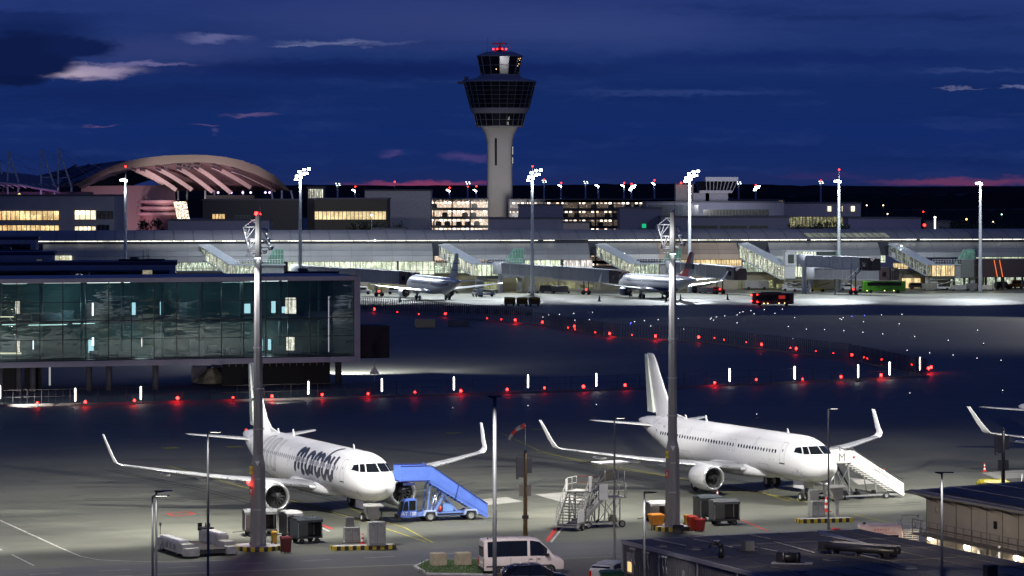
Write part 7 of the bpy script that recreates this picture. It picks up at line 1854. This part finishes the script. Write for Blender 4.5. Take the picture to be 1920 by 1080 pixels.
spot('bus_headlight',(c.x+5.2,c.y-.9,1.0),(c.x+12,c.y-.7,0),500,60,.8,(1,.7,.4),.1)
gbus=box_vehicle('apron_bus','bright green bus parked under the bridges at the far terminal','bus',GP(1657,549),R(2),11,2.8,2.6,mat('bright green bus paint',(.10,.40,.02),.4),band=(.55,.9))
mb=MB()
for x in (-4.5,0,2.4): mb.sphere((x,-1.42,.6),.12,4)
mb.build('side_light',emit('yellow side lamp',(1,.8,.3),5),gbus)
for i,(px,lb) in enumerate(((962,'left of the three yellow baggage carts in a row on the far apron'),(979,'middle one of the three yellow baggage carts on the far apron'),(1001,'right one of the three yellow baggage carts on the far apron'))):
    px=(956,979,1002)[i]; cart(lb,GP(px,574),R(2),mat('ochre cart panel',(.13,.09,.02),.6),mat('yellow cart cover',(.55,.36,.03),.5),2.5,1.5,2.0,'yellow baggage carts on the far apron',simple=True,fr=mat('yellow cart frame',(.5,.32,.02),.5))
whitev=mat('small white vehicle paint',(.6,.6,.6),.4)
fv=[('service_van','small white service van left of the blue striped airliner engine','van',740,552,0,3.6,1.7,1.5,whitev,.7),('service_van','white baggage tractor behind the tail of the blue striped airliner','tractor',895,556,2,3.0,1.6,1.5,whitev,.5),
 ('parked_van','dark van parked on the far apron between the two docked airliners','van',1028,549,0,4.6,1.9,1.6,mat('dark van paint',(.03,.03,.045),.4),.9),('parked_car','red car parked left of the largest access link','car',1388,542,0,4.4,1.8,1.2,mat('red car paint',(.5,.02,.02),.35),1.0),
 ('parked_car','red car behind the banded tail on the far apron','car',1345,548,0,4.0,1.7,1.0,mat('red car paint',(.5,.02,.02),.35),1.0),('parked_van','white van under the dark bridge left of the green bus','van',1590,545,0,4.4,1.8,1.5,whitev,.8),('parked_car','white car with a red lamp beside the green bus','car',1622,547,0,4.2,1.8,1.2,whitev,1.0),
 ('parked_car','dark car parked by the warm lit doorway near the right link','car',1720,542,0,4.6,1.8,1.3,mat('dark van paint',(.03,.03,.045),.4),1.0),('service_truck','orange vehicle with lit front at the right edge of the far apron','truck',1905,541,3.14,4.6,2.1,1.9,mat('orange vehicle paint',(.6,.22,.02),.4),.9),
 ('service_truck','dark red service truck near the right edge of the far apron','truck',1880,542,0,4.4,2.0,1.6,mat('maroon truck paint',(.14,.03,.03),.5),.8),('service_van','white van at the left end of the far apron beside the glass building corner','van',680,552,0,4.4,1.9,1.6,whitev,.8),
 ('container_truck','grey service unit with tall pipes left of the white belt loaders','truck',1418,543,0,6.5,2.2,2.0,mat('grey unit paint',(.25,.26,.26),.5),0)]
for nm,lb,ct,px,py,ang,L,Wd,h,m_,hood in fv: box_vehicle(nm,lb,ct,GP(px,py),ang,L,Wd,h,m_,hood=hood,win=hood>0)
def loader(label,px,py,ang,m_):
    c=GP(px,py); t=thing('belt_loader',label,'belt loader',(c.x,c.y,0),ang,'belt loaders on the far apron'); mb=MB(); mb.bbox(-2.2,2.2,-.8,.8,.4,.9,.06); mb.bbox(-2.0,-.9,-.8,0,.9,1.7,.06); mb.build('body',m_,t)
    mb=MB(); mb.beam((-2.8,.3,.9),(3.4,.3,2.3),.7,.2); mb.build('belt',dsteel,t)
    mb=MB(); mb.beam((-2.8,-.1,1.0),(3.4,-.1,2.5),.06); mb.beam((-2.8,.7,1.0),(3.4,.7,2.5),.06)
    for k in (-1.5,0,1.5,3): mb.beam((k,-.1,1.1+k*.2),(k,-.1,1.6+k*.22),.05)
    mb.build('side_rail',m_,t)
    for x in (-1.4,1.4):
        for s in (-1,1): mb=MB(); mb.tube((x,s*.8-.1,.36),(x,s*.8+.1,.36),.36,.36,12); mb.build('wheel',tyre,t)
loader('white belt loader nearest the largest access link',1482,546,0,whitev); loader('second white belt loader just right of the first',1500,547,3.14,whitev)
loader('yellow belt loader at the foot of the service stair',1532,547,.1,yellowp); loader('white belt loader below the tail of the blue striped airliner',912,556,3.1,whitev)
loader('dark belt loader behind the banded tail',1312,549,.2,dsteel); loader('white belt loader under the dim right hand link',1765,544,0,whitev)
for i,(px,L) in enumerate(((845,4.5),(1000,3),(1052,5.5),(1325,5),(1745,5),(1800,5),(1825,4),(1848,5))):
    c=GP(px,545 if px>1700 else 550); t=thing('cargo_dolly','low grey cargo dolly on the far apron, %s from the left' % ordw(i+1),'cargo dolly',(c.x,c.y,0),0,'cargo dollies on the far apron')
    mb=MB(); mb.box(-L/2,L/2,-1,1,.35,.55); mb.box(-L/2+.2,L/2-.9,-.9,.9,.55,1.5 if i%2 else 1.9); mb.build('bed',[mat('dolly grey',(.14,.14,.145),.6),mat('dolly pale',(.34,.34,.34),.6)][i%2],t)
    for x in (-L*.35,L*.35): mb=MB(); mb.tube((x,-1,.25),(x,1,.25),.25,.25,8); mb.build('wheel',tyre,t)
t=thing('white_cabinet','tall white cabinet below the dim right hand link','cabinet',GP(1741,543)); mb=MB(); mb.bbox(-.8,.8,-.5,.5,0,3.2,.06); mb.build('body',panelw,t)

# ================================================================== street lamps of the near car park
def lamp(label, px, pytop, Y, heads, r=.075, head_m=None, base_off=0):
    p=PX(px,pytop,Y); t=thing('street_lamp',label,'street lamp',(p.x,Y,0),0,'street lamps in the foreground'); z=p.z
    mb=MB(); mb.lathe([(0,r*1.5),(1.2,r*1.45),(1.25,r*1.1),(z*.6,r),(z,r*.75),(z+.02,.01)],n=12); mb.build('pole',mat('lamp post paint',(.10,.10,.105),.5,.2),t)
    for dx,dy,w_,ang,litm in heads:
        a=R(ang); d=Vector((math.cos(a),math.sin(a),0)); n=Vector((-d.y,d.x,0)); c=d*dx+Vector((0,0,z+.03)); mb=MB(); mb.tube((0,0,z-.05),c-d*w_*.4,.03,.03,6)
        for q0,q1,hh in ((-w_/2,w_/2,.05),): 
            P=[c+d*q0-n*.14,c+d*q1-n*.17,c+d*q1+n*.17,c+d*q0+n*.14]; mb.add(P+[x+Vector((0,0,hh)) for x in P],[(3,2,1,0),(4,5,6,7),(0,1,5,4),(1,2,6,5),(2,3,7,6),(3,0,4,7)])
        h=mb.build('lamp_head',head_m or black,t)
        if litm: mb=MB(); mb.quad(*[c+(x-c)*.7-Vector((0,0,.012)) for x in P]); mb.build('lens',litm,h)
    return t,p
L1,pa=lamp('front left street lamp of the close pair, lit head pointing left',286,931,200,[(-.55,0,1.0,190,lampsoft)])
L2,pb=lamp('taller rear street lamp of the close pair at the left',293,922,203,[(.5,0,1.0,10,None),(-.3,0,.7,150,None)])
L3,pc=lamp('thin tall street lamp with two slim heads crossing the tail of the lettered airliner',390,811,215,[(-.55,0,.9,176,lampsoft),(.4,0,.8,12,lampsoft)],.085)
L4,pd=lamp('thick tall street lamp between the two airliners, brightly lit at its top',927.5,745,130,[(.0,0,.55,0,None)],.095)
L5,pe=lamp('dark street lamp before the wing of the plain airliner, head pointing left',1152,785,236,[(-.45,0,.8,182,lampsoft)],.08)
L6,pf=lamp('white street lamp with a dark flat head in front of the container office',1208,924,215,[(-.4,0,.85,170,None),(.4,0,.85,-12,None)],.085)
L7,pg=lamp('dark street lamp with a T shaped head before the nose of the plain airliner',1553.5,767,258,[(-.4,0,.75,180,None),(.45,0,.75,0,lampsoft)],.07)
L8,ph=lamp('street lamp in front of the beige container building at the right',1766,887,205,[(.0,0,.9,0,None),(.35,0,.8,-10,None)],.085)
# ================================================================== windsock and sign posts
def signpost(label,c,h,sock,m):
    t=thing('sign_post',label,'sign post',(c.x,c.y,0),0); mb=MB(); mb.tube((0,0,0),(0,0,h),.19,.15,10); mb.build('pole',m,t)
    mb=MB(); mb.box(-.62,-.1,-.3,-.16,h-1.9,h-.35); mb.box(.1,.52,-.1,.1,h-1.6,h-.4); mb.box(-.75,-.55,.1,.16,h-2.1,h-.3); mb.build('upper_sign',mat('sign back grey',(.10,.10,.11),.5),t)
    mb=MB(); mb.box(-.5,-.12,-.3,-.18,h-3.4,h-2.5); mb.box(.1,.45,-.2,-.08,h-3.4,h-2.5); mb.build('lower_sign',mat('sign beige',(.30,.27,.22),.6) if sock else mat('sign back grey',(.10,.10,.11),.5),t)
    mb=MB(); mb.box(-.26,.26,-.22,.22,1.7,1.95); mb.tube((0,0,h),(0,0,h+.25),.1,.1,8); mb.path([(-.25,-.2,h-1.5),(-.33,-.25,h-1.8),(-.2,-.25,h-1.9)],.03,5); mb.build('clamp',black,t)
    return t
brown=mat('brown timber pole',(.17,.11,.045),.7,0,.25,1.5)
cs=GP(985,1012); sp_=signpost('brown timber post carrying grey sign boxes and a windsock behind the minibus',cs,6.9,True,brown)
t=thing('windsock','drooping red and white windsock on a thin rod above the brown post','windsock',(cs.x,cs.y,6.9))
mb=MB(); mb.tube((0,0,0),(0,0,2.25),.03,.025,6); mb.tube((-.03,0,2.2),(-.15,0,2.2),.02,.02,5); mb.build('rod',steel,t)
mb=MB(); pts=[(0,2.15,.2),(-.35,2.1,.19),(-.75,1.85,.17),(-1.05,1.5,.15),(-1.3,1.05,.12)]
for i,((x0,z0,r0_),(x1,z1,r1_)) in enumerate(zip(pts[:-1],pts[1:])): mb.cur=i%2; mb.tube((x0,0,z0),(x1,0,z1),r0_,r1_,12,cap=False)
mb.build('sock',[mat('windsock red',(.5,.06,.04),.7),mat('windsock grey white',(.35,.33,.33),.7)],t)
cs=GP(1881,957); signpost('dark post with black sign boxes behind the beige container building',cs,6.9,False,black)
t=thing('yellow_container','yellow rounded container behind the roof of the beige container building','container',GP(1862,955),R(10)); mb=MB(); mb.bbox(-1.4,1.4,-.8,.8,.3,2.6,.25); mb.build('tank',mat('tank yellow',(.62,.52,.02),.45),t)
t=thing('trolley','small white trolley frame at the right edge behind the beige building','trolley',GP(1925,935)); mb=MB(); 
for x in (-.6,0,.6): mb.beam((x,0,.3),(x+.2,0,2.2),.06)
mb.box(-1,1,-.4,.4,.35,.5); mb.beam((-.7,0,1.4),(.8,0,1.6),.05); mb.build('frame',panelw,t)

# ================================================================== container office, bottom right
OA=Vector((7.9,228.3,0)); oa=math.atan2(-.925,.381)   # long side direction
t=thing('container_office','low dark roofed container office with a grey corrugated wall at the bottom right','container office',OA,oa)
# local x along the long side (toward the camera, to the right); local y to the left of it = away to the right
LW,WW,HH=42,19,3.0
wallm=mat('container wall grey',(.13,.125,.13),.6,0,.12,.6)
mb=MB(); mb.box(0,LW,.02,WW,0,HH); mb.build('wall',wallm,t)
mb=MB()
for i in range(int(LW/.35)): mb.box(i*.35,i*.35+.12,-.03,.01,.1,HH-.25)
mb.build('wall_ribs',wallm,t)
mb=MB(); mb.box(-.06,LW,-.1,.04,HH-.22,HH+.06); mb.box(-.06,.06,-.1,WW,HH-.22,HH+.06); mb.box(-.08,.08,-.12,.1,0,HH+.02)
for x in (6.1,12.2,18.3): mb.box(x-.06,x+.06,-.09,0,0,HH)
mb.build('roof_edge',mat('edge trim grey',(.30,.29,.30),.5),t)
mb=MB(); mb.box(.05,LW,.05,WW,HH+.003,HH+.05); mb.build('roof',darkroof,t)
mb=MB(); lnm=mat('roof seam pale',(.45,.43,.38),.6,0,.4,1.5)
for k in range(1,8):
    y=k*2.44; mb.beam((.2,y,HH+.08),(LW,y,HH+.08),.06,.04)
for k in range(1,7): x=k*6.1; mb.beam((x,.2,HH+.075),(x,WW-.2,HH+.075),.05,.03)
mb.build('roof_joint',mat('roof seam dull',(.11,.11,.105),.6,0,.5,1.5),t)
mb=MB()
for (x0,y0,x1,y1) in ((.9,2.0,5.4,2.3),(2.0,4.6,7.4,4.9),(1.0,9.6,3.8,9.7),(5.5,9.2,12.6,8.6),(3.0,14.2,7.5,14.6),(8.5,13.8,15,13.2),(7.5,6.4,13.5,6.9),(12,10.8,20,11.0)): mb.beam((x0,y0,HH+.13),(x1,y1,HH+.13),.085,.05)
mb.build('conduit',lnm,t)
mb=MB()
for x in (1.6,2.1,3.9,4.4,6.9,7.4): mb.tube((x,-.12,HH-.45),(x,-.12,HH-.3),.15,.15,10); mb.path([(x,-.14,HH-.45),(x-.05,-.12,HH-1.0),(x+.1,-.08,HH-1.5)],.035,6)
for x in (9.9,15.0): mb.box(x,x+.3,-.1,0,1.6,2.0)
mb.build_parts('wall_vent',steel,t)
mb=MB(); mb.box(.8,1.9,-.09,-.03,.8,2.3); mb.build('window_panel',mat('pale window panel',(.30,.28,.26),.6),t)
mb=MB(); mb.box(1.0,1.65,-.12,-.1,.95,1.65); wn_=mb.build('window',emit('warm small window',(1,.66,.28),1.1),t)
mb=MB(); mb.box(5.5,6.0,-.06,-.035,.2,2.2); mb.box(8.1,8.7,-.06,-.035,.2,2.1); mb.build_parts('door',mat('wall door grey',(.11,.11,.11),.6),t)
def roofpt(px,py,z=HH): 
    g=GP(px,py,z); M_=Matrix.Rotation(-oa,4,'Z')@(g-OA); return M_.x,M_.y
def rthing(name,label,cat,px,py,ang=0.0): 
    g=GP(px,py,HH+.06); return thing(name,label,cat,g,ang)
r=rthing('roof_vent','curved dark vent pipe standing on the container office roof','vent',1352,1046); mb=MB(); pts=[(0,0,0),(0,0,.75),(-.12,0,1.0),(-.42,0,1.1),(-.68,0,1.0),(-.76,0,.7)]
for a,b in zip(pts[:-1],pts[1:]): mb.tube(a,b,.19 if a[0]>-.3 else .1,.17 if b[0]>-.3 else .09,10)
mb.build('pipe',black,r); mb=MB(); mb.box(-.5,-.1,-.12,.1,1.14,1.2); mb.build('cap_highlight',silver,r)
r=rthing('air_conditioner','grey box air conditioner on the container office roof','air conditioner',1403,1033,GR); mb=MB(); mb.bbox(-.36,.36,-.3,.3,.05,.7,.03); mb.build('casing',mat('ac grey',(.13,.13,.13),.6),r); mb=MB(); mb.box(-.9,.8,-.05,.0,0,.06); mb.box(-.6,.6,-.5,.3,0,.04); mb.build('base_frame',dsteel,r)
r=rthing('roof_fan_unit','black cylindrical fan unit on rails on the container office roof','fan unit',1478,1057,R(-10)); mb=MB(); mb.tube((-.8,0,.42),(.8,.0,.42),.32,.34,16); mb.box(-.75,-.2,-.38,.38,.15,.8); mb.tube((.55,0,.42),(.75,0,.42),.38,.38,16); mb.build('fan_casing',black,r); mb=MB()
for y in (-.35,.35): mb.beam((-1.1,y,.05),(1.6,y,.05),.08)
mb.tube((-.3,-.39,.3),(-.3,-.39,.8),.03,.03,5); mb.build('rail',steel,r)
r=rthing('roof_duct','long black twin duct with bright rails on the container office roof','duct',1610,1042,R(-36)); mb=MB()
for y in (-.3,.25): mb.tube((-2.4,y,.5),(3.0,y,.5),.24,.24,12)
mb.box(-2.9,-2.2,-.5,.5,.2,.85); mb.box(2.2,2.7,-.5,.5,.1,.8); mb.build('duct_pipe',black,r); mb=MB()
for y in (-.1,.45): mb.beam((-2.2,y,.82),(3.0,y,.82),.05,.04)
mb.build('rail',mat('pale rail',(.45,.44,.42),.4,.5),r); mb=MB()
for x in (-1.8,0,1.8): mb.box(x-.05,x+.05,-.4,.4,0,.3)
mb.build('support',dsteel,r)
r=rthing('air_conditioner','dark squat box at the far right of the container office roof','air conditioner',1857,1079,GR); mb=MB(); mb.bbox(-.4,.4,-.3,.3,0,.7,.04); mb.build('casing',black,r)
mb=MB(); g=GP(1560,996,HH); 
# guard rail and crash barrier at the back edge of the roof
tg=thing('cable_tray','bundle of dark cables along the back edge of the container office roof','cable tray',GP(1600,1010,HH+.06),0); a_=GP(1535,998,HH+.1)-tg.location; b_=GP(1655,1030,HH+.1)-tg.location
mb=MB(); mb.tube(a_,b_,.05,.05,6); mb.tube(a_+Vector((0,.3,.1)),b_+Vector((0,.3,.1)),.04,.04,6); mb.tube(a_+Vector((0,-.5,0)),b_+Vector((.6,-.7,0)),.1,.1,6); mb.build('cable',steel,tg)

# ================================================================== beige container building, right
B0=Vector((31.3,242.6,0)); t=thing('beige_container_building','beige two level container building with solar roof and lit gallery at the right','container building',B0,oa)
cw=mat('cream container wall',(.36,.325,.26),.65,0,.1,.5)
mb=MB(); mb.box(0,30,.0,12,0,4.9); mb.build('wall',cw,t)
mb=MB()
for i in range(14): x=i*2.2; mb.box(x-.03,x+.03,-.03,.0,0,4.9)
mb.box(0,30,-.05,.0,2.35,2.45); mb.build('wall_seam',mat('seam brown',(.12,.10,.07),.7),t)
mb=MB(); mb.add([(-1.2,-1.2,5.15),(31,-1.2,5.15),(31,13,5.6),(-1.2,13,5.6),(-1.2,-1.2,4.95),(31,-1.2,4.95),(31,13,5.4),(-1.2,13,5.4)],[(0,1,2,3),(7,6,5,4),(0,4,5,1),(1,5,6,2),(2,6,7,3),(3,7,4,0)]); mb.build('roof',mat('roof sheet taupe',(.20,.19,.17),.6),t)
mb=MB()
for i in range(13):
    for j in range(5): x=.3+i*2.35; y=-.2+j*2.6; mb.add([(x,y,5.24+(y+1.2)*.0317),(x+2.2,y,5.24+(y+1.2)*.0317),(x+2.2,y+2.4,5.24+(y+3.6)*.0317),(x,y+2.4,5.24+(y+3.6)*.0317)],[(0,1,2,3)])
mb.build('solar_panel',mat('solar panel navy',(.010,.012,.022),.5,0,.3,.5,.3),t)
mb=MB()
for k in range(4): mb.beam((-1.0,-.9+k*.22*0+k*3.4,5.22+k*.108+.04),(30,-.9+k*3.4,5.22+k*.108+.04),.08,.03)
mb.build('panel_rail',mat('pale rail',(.45,.44,.42),.4,.5),t)
mb=MB(); random.seed(2)
for x in (.2,2.6,5.4,8.2,11.5): mb.add([(x,-1.25,5.0),(x+1.9,-1.25,5.0),(x+1.9,-.1,4.4),(x+.1,-.1,4.75)],[(0,1,2,3)])
mb.build('soffit_panel',mat('soffit brown',(.10,.08,.06),.7),t)
mb=MB(); mb.box(0,30,-1.3,0,1.95,2.05)
mb.build('gallery_floor',mat('gallery steel',(.15,.14,.12),.6),t)
mb=MB(); 
for i in range(24): x=.1+i*1.25; mb.beam((x,-1.28,0 if i%3==0 else 2.0),(x,-1.28,3.15),.05)
for z in (2.5,3.12): mb.beam((0,-1.28,z),(30,-1.28,z),.05)
mb.build('railing',mat('railing bronze',(.20,.18,.15),.5,.3),t)
for x,z in ((.9,1.75),(6.2,1.6),(13.2,1.55),(19,1.5)):
    mb=MB(); mb.sphere((x,-.2,z),.22,6); mb.build('wall_lamp',emit('warm wall lamp',(1,.88,.66),22),t)
    wp=B0+Matrix.Rotation(oa,3,'Z')@Vector((x,-.55,z)); point(wp,60,(1,.84,.62),.12)
for x,z in ((7.5,1.0),(10.2,.9),(9.8,3.3),(14.8,3.2)): 
    mb=MB(); mb.box(x,x+.45,-.06,-.01,z,z+.55); f=mb.build('window',panelw if z<1.2 else dglass,t); mb=MB(); mb.box(x+.08,x+.37,-.09,-.06,z+.1,z+.45); mb.build('pane',emit('small lit pane',(1,.85,.6),1.0) if z==1.0 else dglass,f)
mb=MB(); mb.box(11.0,11.15,-.4,-.3,0,2.2); mb.build('lit_pipe',emit('pale lit pipe',(1,.95,.8),.8),t)
mb=MB(); mb.tube((1.6,-.05,3.8),(1.6,-.05,4.1),.2,.2,6); mb.box(1.3,1.8,-.06,-.0,3.6,4.1); mb.build('wall_vent',beige,t)
# outside stairs
ts=thing('outdoor_stairs','galvanised outside staircase with railings at the left end of the beige container building','staircase',GP(1690,1040),0)
def L_(px,py,Y): return PX(px,py,Y)-ts.location
mb=MB(); Yb=243.5
for a,b in (((1668,1020),(1692,968)),((1694,1018),(1722,965)),((1680,1020),(1690,1000)),): mb.tube(L_(*a,Yb),L_(*b,Yb),.035,.035,6)
for px,y0,y1 in ((1668,1018,998),(1676,1016,985),(1684,1014,972),(1692,1040,964),(1700,1012,1000),(1708,1000,985),(1716,990,972),(1722,1040,962),(1728,1000,965),(1740,1003,968),(1748,1005,970)): mb.tube(L_(px,y0,Yb),L_(px,y1,Yb),.03,.03,5)
for a,b in (((1690,966),(1722,966)),((1690,980),(1722,980)),((1656,1020),(1690,975))): mb.tube(L_(*a,Yb),L_(*b,Yb),.03,.03,5)
mb.build('railing',steel,ts)
mb=MB()
for i in range(9): 
    a=L_(1690+i*.6,1022-i*3.6,Yb); mb.box(a.x-.1,a.x+1.15,a.y-.2,a.y+.1,a.z-.03,a.z+.05)
mb.build('steps',mat('pale step metal',(.5,.5,.48),.5),ts)
# minibus/airfield vehicle with red stripes
c=GP(1650,1046); t=box_vehicle('airfield_bus','pale pink white airfield bus with red lettering behind the outside staircase','bus',c,R(-4),3.4,2.0,2.2,mat('pink white paint',(.68,.52,.48),.4),band=(.3,.68),zb=.35)
mb=MB(); mb.box(-1.72,-1.69,-.8,.8,1.0,2.0); mb.build('rear_window',dglass,t); mb=MB(); mb.sphere((-1.2,0,2.6),.12,5); mb.build('beacon',black,t)
text(t,'side_text','AIRPORT',face_mtx((.1,-1.02,2.12),(1,0,0)),.3,redp); mb=MB(); mb.box(-1.3,1.2,-1.02,-1.0,1.98,2.02); mb.build('stripe',redp,t)

random.seed(11)
tym=mat('rubber tyre marks',(.045,.045,.042),.8,0,.5,.8)
def nosew(o,x,y): return o.matrix_basis@Vector((x,y,0)) if False else (Matrix.Translation(o.location)@Matrix.Rotation(o.rotation_euler.z,4,'Z')@Vector((x,y,0)))
for o in (acA,acB):
    for y in (-4.25,-3.35,3.35,4.25,-.25,.25):
        p=[nosew(o,x,y+random.uniform(-.1,.1)+(.012*(x-20)**2*.15 if x>24 else 0)) for x in (19 if abs(y)>1 else 6.2,24,30,38,48,60)]; stripe(p,.26,tym,'tyre_mark',z=.014)
    p=[nosew(o,x,0) for x in (2.5,18,40,62)]; stripe(p,.16,yl,z=.02)
    for x in (5.0,6.4): p=[nosew(o,x,-1.4),nosew(o,x,1.4)]; stripe(p,.16,yl,z=.022)
for i in range(10):
    x=random.uniform(-50,50); y=random.uniform(258,330); a=random.uniform(-.3,.9); L_=random.uniform(8,26); d_=Vector((math.cos(a),math.sin(a),0)); n_=Vector((-d_.y,d_.x,0)); c_=Vector((x,y,0))
    for o_ in (-.8,.8): stripe([c_+n_*(o_+(k/6)**2*3) +d_*L_*k/6 for k in range(7)],.22,tym,'tyre_mark',z=.0135)
for px,py,w_,l_ in ((1300,1030,1.0,.6),(1560,1050,.8,.8),(1240,1025,.5,.5),(1700,1065,1.2,.7),(1500,1075,.6,.6)):
    x_,y_=roofpt(px,py); r=rthing('roof_hatch','dark flat hatch on the container office roof, near pixel column %s' % '' ,'hatch',px,py,oa); r['label']={1300:'pale edged flat hatch behind the curved vent pipe',1560:'square flat hatch left of the long twin duct',1240:'small flat hatch near the left corner of the container roof',1700:'wide flat hatch right of the long twin duct',1500:'small flat hatch in front of the cylindrical fan unit'}[px]
    mb=MB(); mb.bbox(-w_/2,w_/2,-l_/2,l_/2,0,.16,.03); mb.build('lid',mat('hatch lid grey',(.10,.10,.10),.6),r); mb=MB(); mb.box(-w_/2-.06,w_/2+.06,-l_/2-.06,l_/2+.06,0,.05); mb.build('curb',steel,r)
# ================================================================== floodlighting (the lamps on the masts)
wc=(1,.965,.87)
E_N=56000; E_F=66000; E_P=8500; E_A=115000; E_B=110000; E_W=25000
def throw(name, loc, az, r, energy, half, sx, blend=.35, col=wc, size=.35):
    """a floodlight beam thrown r metres out along azimuth az (0 = straight away from the camera), wide sideways"""
    a=R(az); tgt=(loc[0]+math.sin(a)*r, loc[1]+math.cos(a)*r, 0)
    o=spot(name, loc, tgt, energy, half*2, blend, col, size); o.scale=(sx,1,1); return o
def stand_lights(c):
    z=23.0; g=23.5-90
    for az,dx in ((-58,-1.9),(-22,-.6),(14,1.3)):
        throw('mast_floodlight',(c.x+dx,c.y+1.3,z),az,62,E_F,9.5,2.6,.45)
    for az,dx in ((-50,-1.7),(-4,1.2)):
        throw('mast_floodlight',(c.x+dx,c.y+1.3,z),az,24,E_N,38,1.3,.6)
    spot('mast_floodlight',(c.x,c.y+1.0,z),(c.x+1,c.y-2,0),30000,108,.7,wc,.35)
    spot('pole_light',(c.x-1.7,c.y-1.0,23.2),(c.x,c.y-.1,19.5),E_P,52,1,(.93,.93,1),.12)
    point((c.x-.55,c.y-1.0,24.2),150,(.93,.95,1),.15,'lattice_spill')
for c_ in (mc1, mc2, mc0, mc3): stand_lights(c_)
spot('pole_light',(pd.x-.4,pd.y-2.4,pd.z+1.2),(pd.x,pd.y,pd.z-2.5),7000,44,1,(1,.97,.95),.1)
for p_,e_ in ((pa,1200),(pb,1300),(pc,1500),(pf,2400),(ph,2400)): spot('pole_light',(p_.x-.3,p_.y-1.8,p_.z+.7),(p_.x,p_.y,p_.z-1.8),e_,48,1,(1,.98,.95),.1)
# unseen lamps without posts, presumed car park lights this side of the stands
for x_,y_,e_ in ((-44,214,5200),(-24,212,5200),(-4,214,5200),(14,206,3800),(22,214,5200)):
    spot('unseen_near_lamp',(x_,y_,10.5),(x_+2,y_+24,1.0),e_*.8,95,.8,(1,.88,.80),.3)
spot('unseen_near_lamp',(-1,226,10),(2,238,1.5),2600,100,.9,(1,.93,.9),.3)  # added to brighten the white minibus
spot('unseen_near_lamp',(26,205,11),(35,236,3),9000,70,.8,(1,.84,.66),.3)
for px,e in ((420,.8),(563,1.0),(780,1.0),(998,1.1),(1293,1.15),(1573,.9),(1838,.8)):
    Yf=826; X=(px-960)/F*Yf
    for az in (180-30,180+20): throw('apron_floodlight',(X,Yf-1.5,29),az,57,E_A*e,8.5,2.6,.25,(.90,.97,1),.5)
    throw('apron_floodlight',(X,Yf-1.5,29),180,16,E_B*e,42,1.2,.7,(.9,.97,1),.5)
    spot('facade_floodlight',(X,Yf-6,30),(X,Yf+26,7),E_W*e,125,.9,(.9,.96,1),.8)
spot('added_roof_light',((1330-960)/F*1010,1006,22),((1345-960)/F*1050,1050,25),14000,100,.9,(.95,.92,1),1)  # added lights without fixtures that lift the dark buildings behind the terminal
spot('added_roof_light',((560-960)/F*960,940,40),((700-960)/F*1010,1010,10),30000,120,.9,(.9,.85,1),1)
spot('added_roof_light',((1500-960)/F*960,930,42),((1450-960)/F*1010,1010,10),30000,120,.9,(.85,.87,1),1)
spot('warm_facade_light',((1310-960)/F*835,826,16),((1310-960)/F*850,850,10),2200,110,.8,(1,.6,.3),.8)
throw('apron_floodlight',(150,735,32),214,110,260000,9,4.2,.5,(1,.98,.92),.6)
for i in range(14):
    px=400+i*112; Yf=843; X=(px-960)/F*Yf; point((X,Yf-2,3.2),170,(.95,.9,.5),.4,'undercroft_lamp')
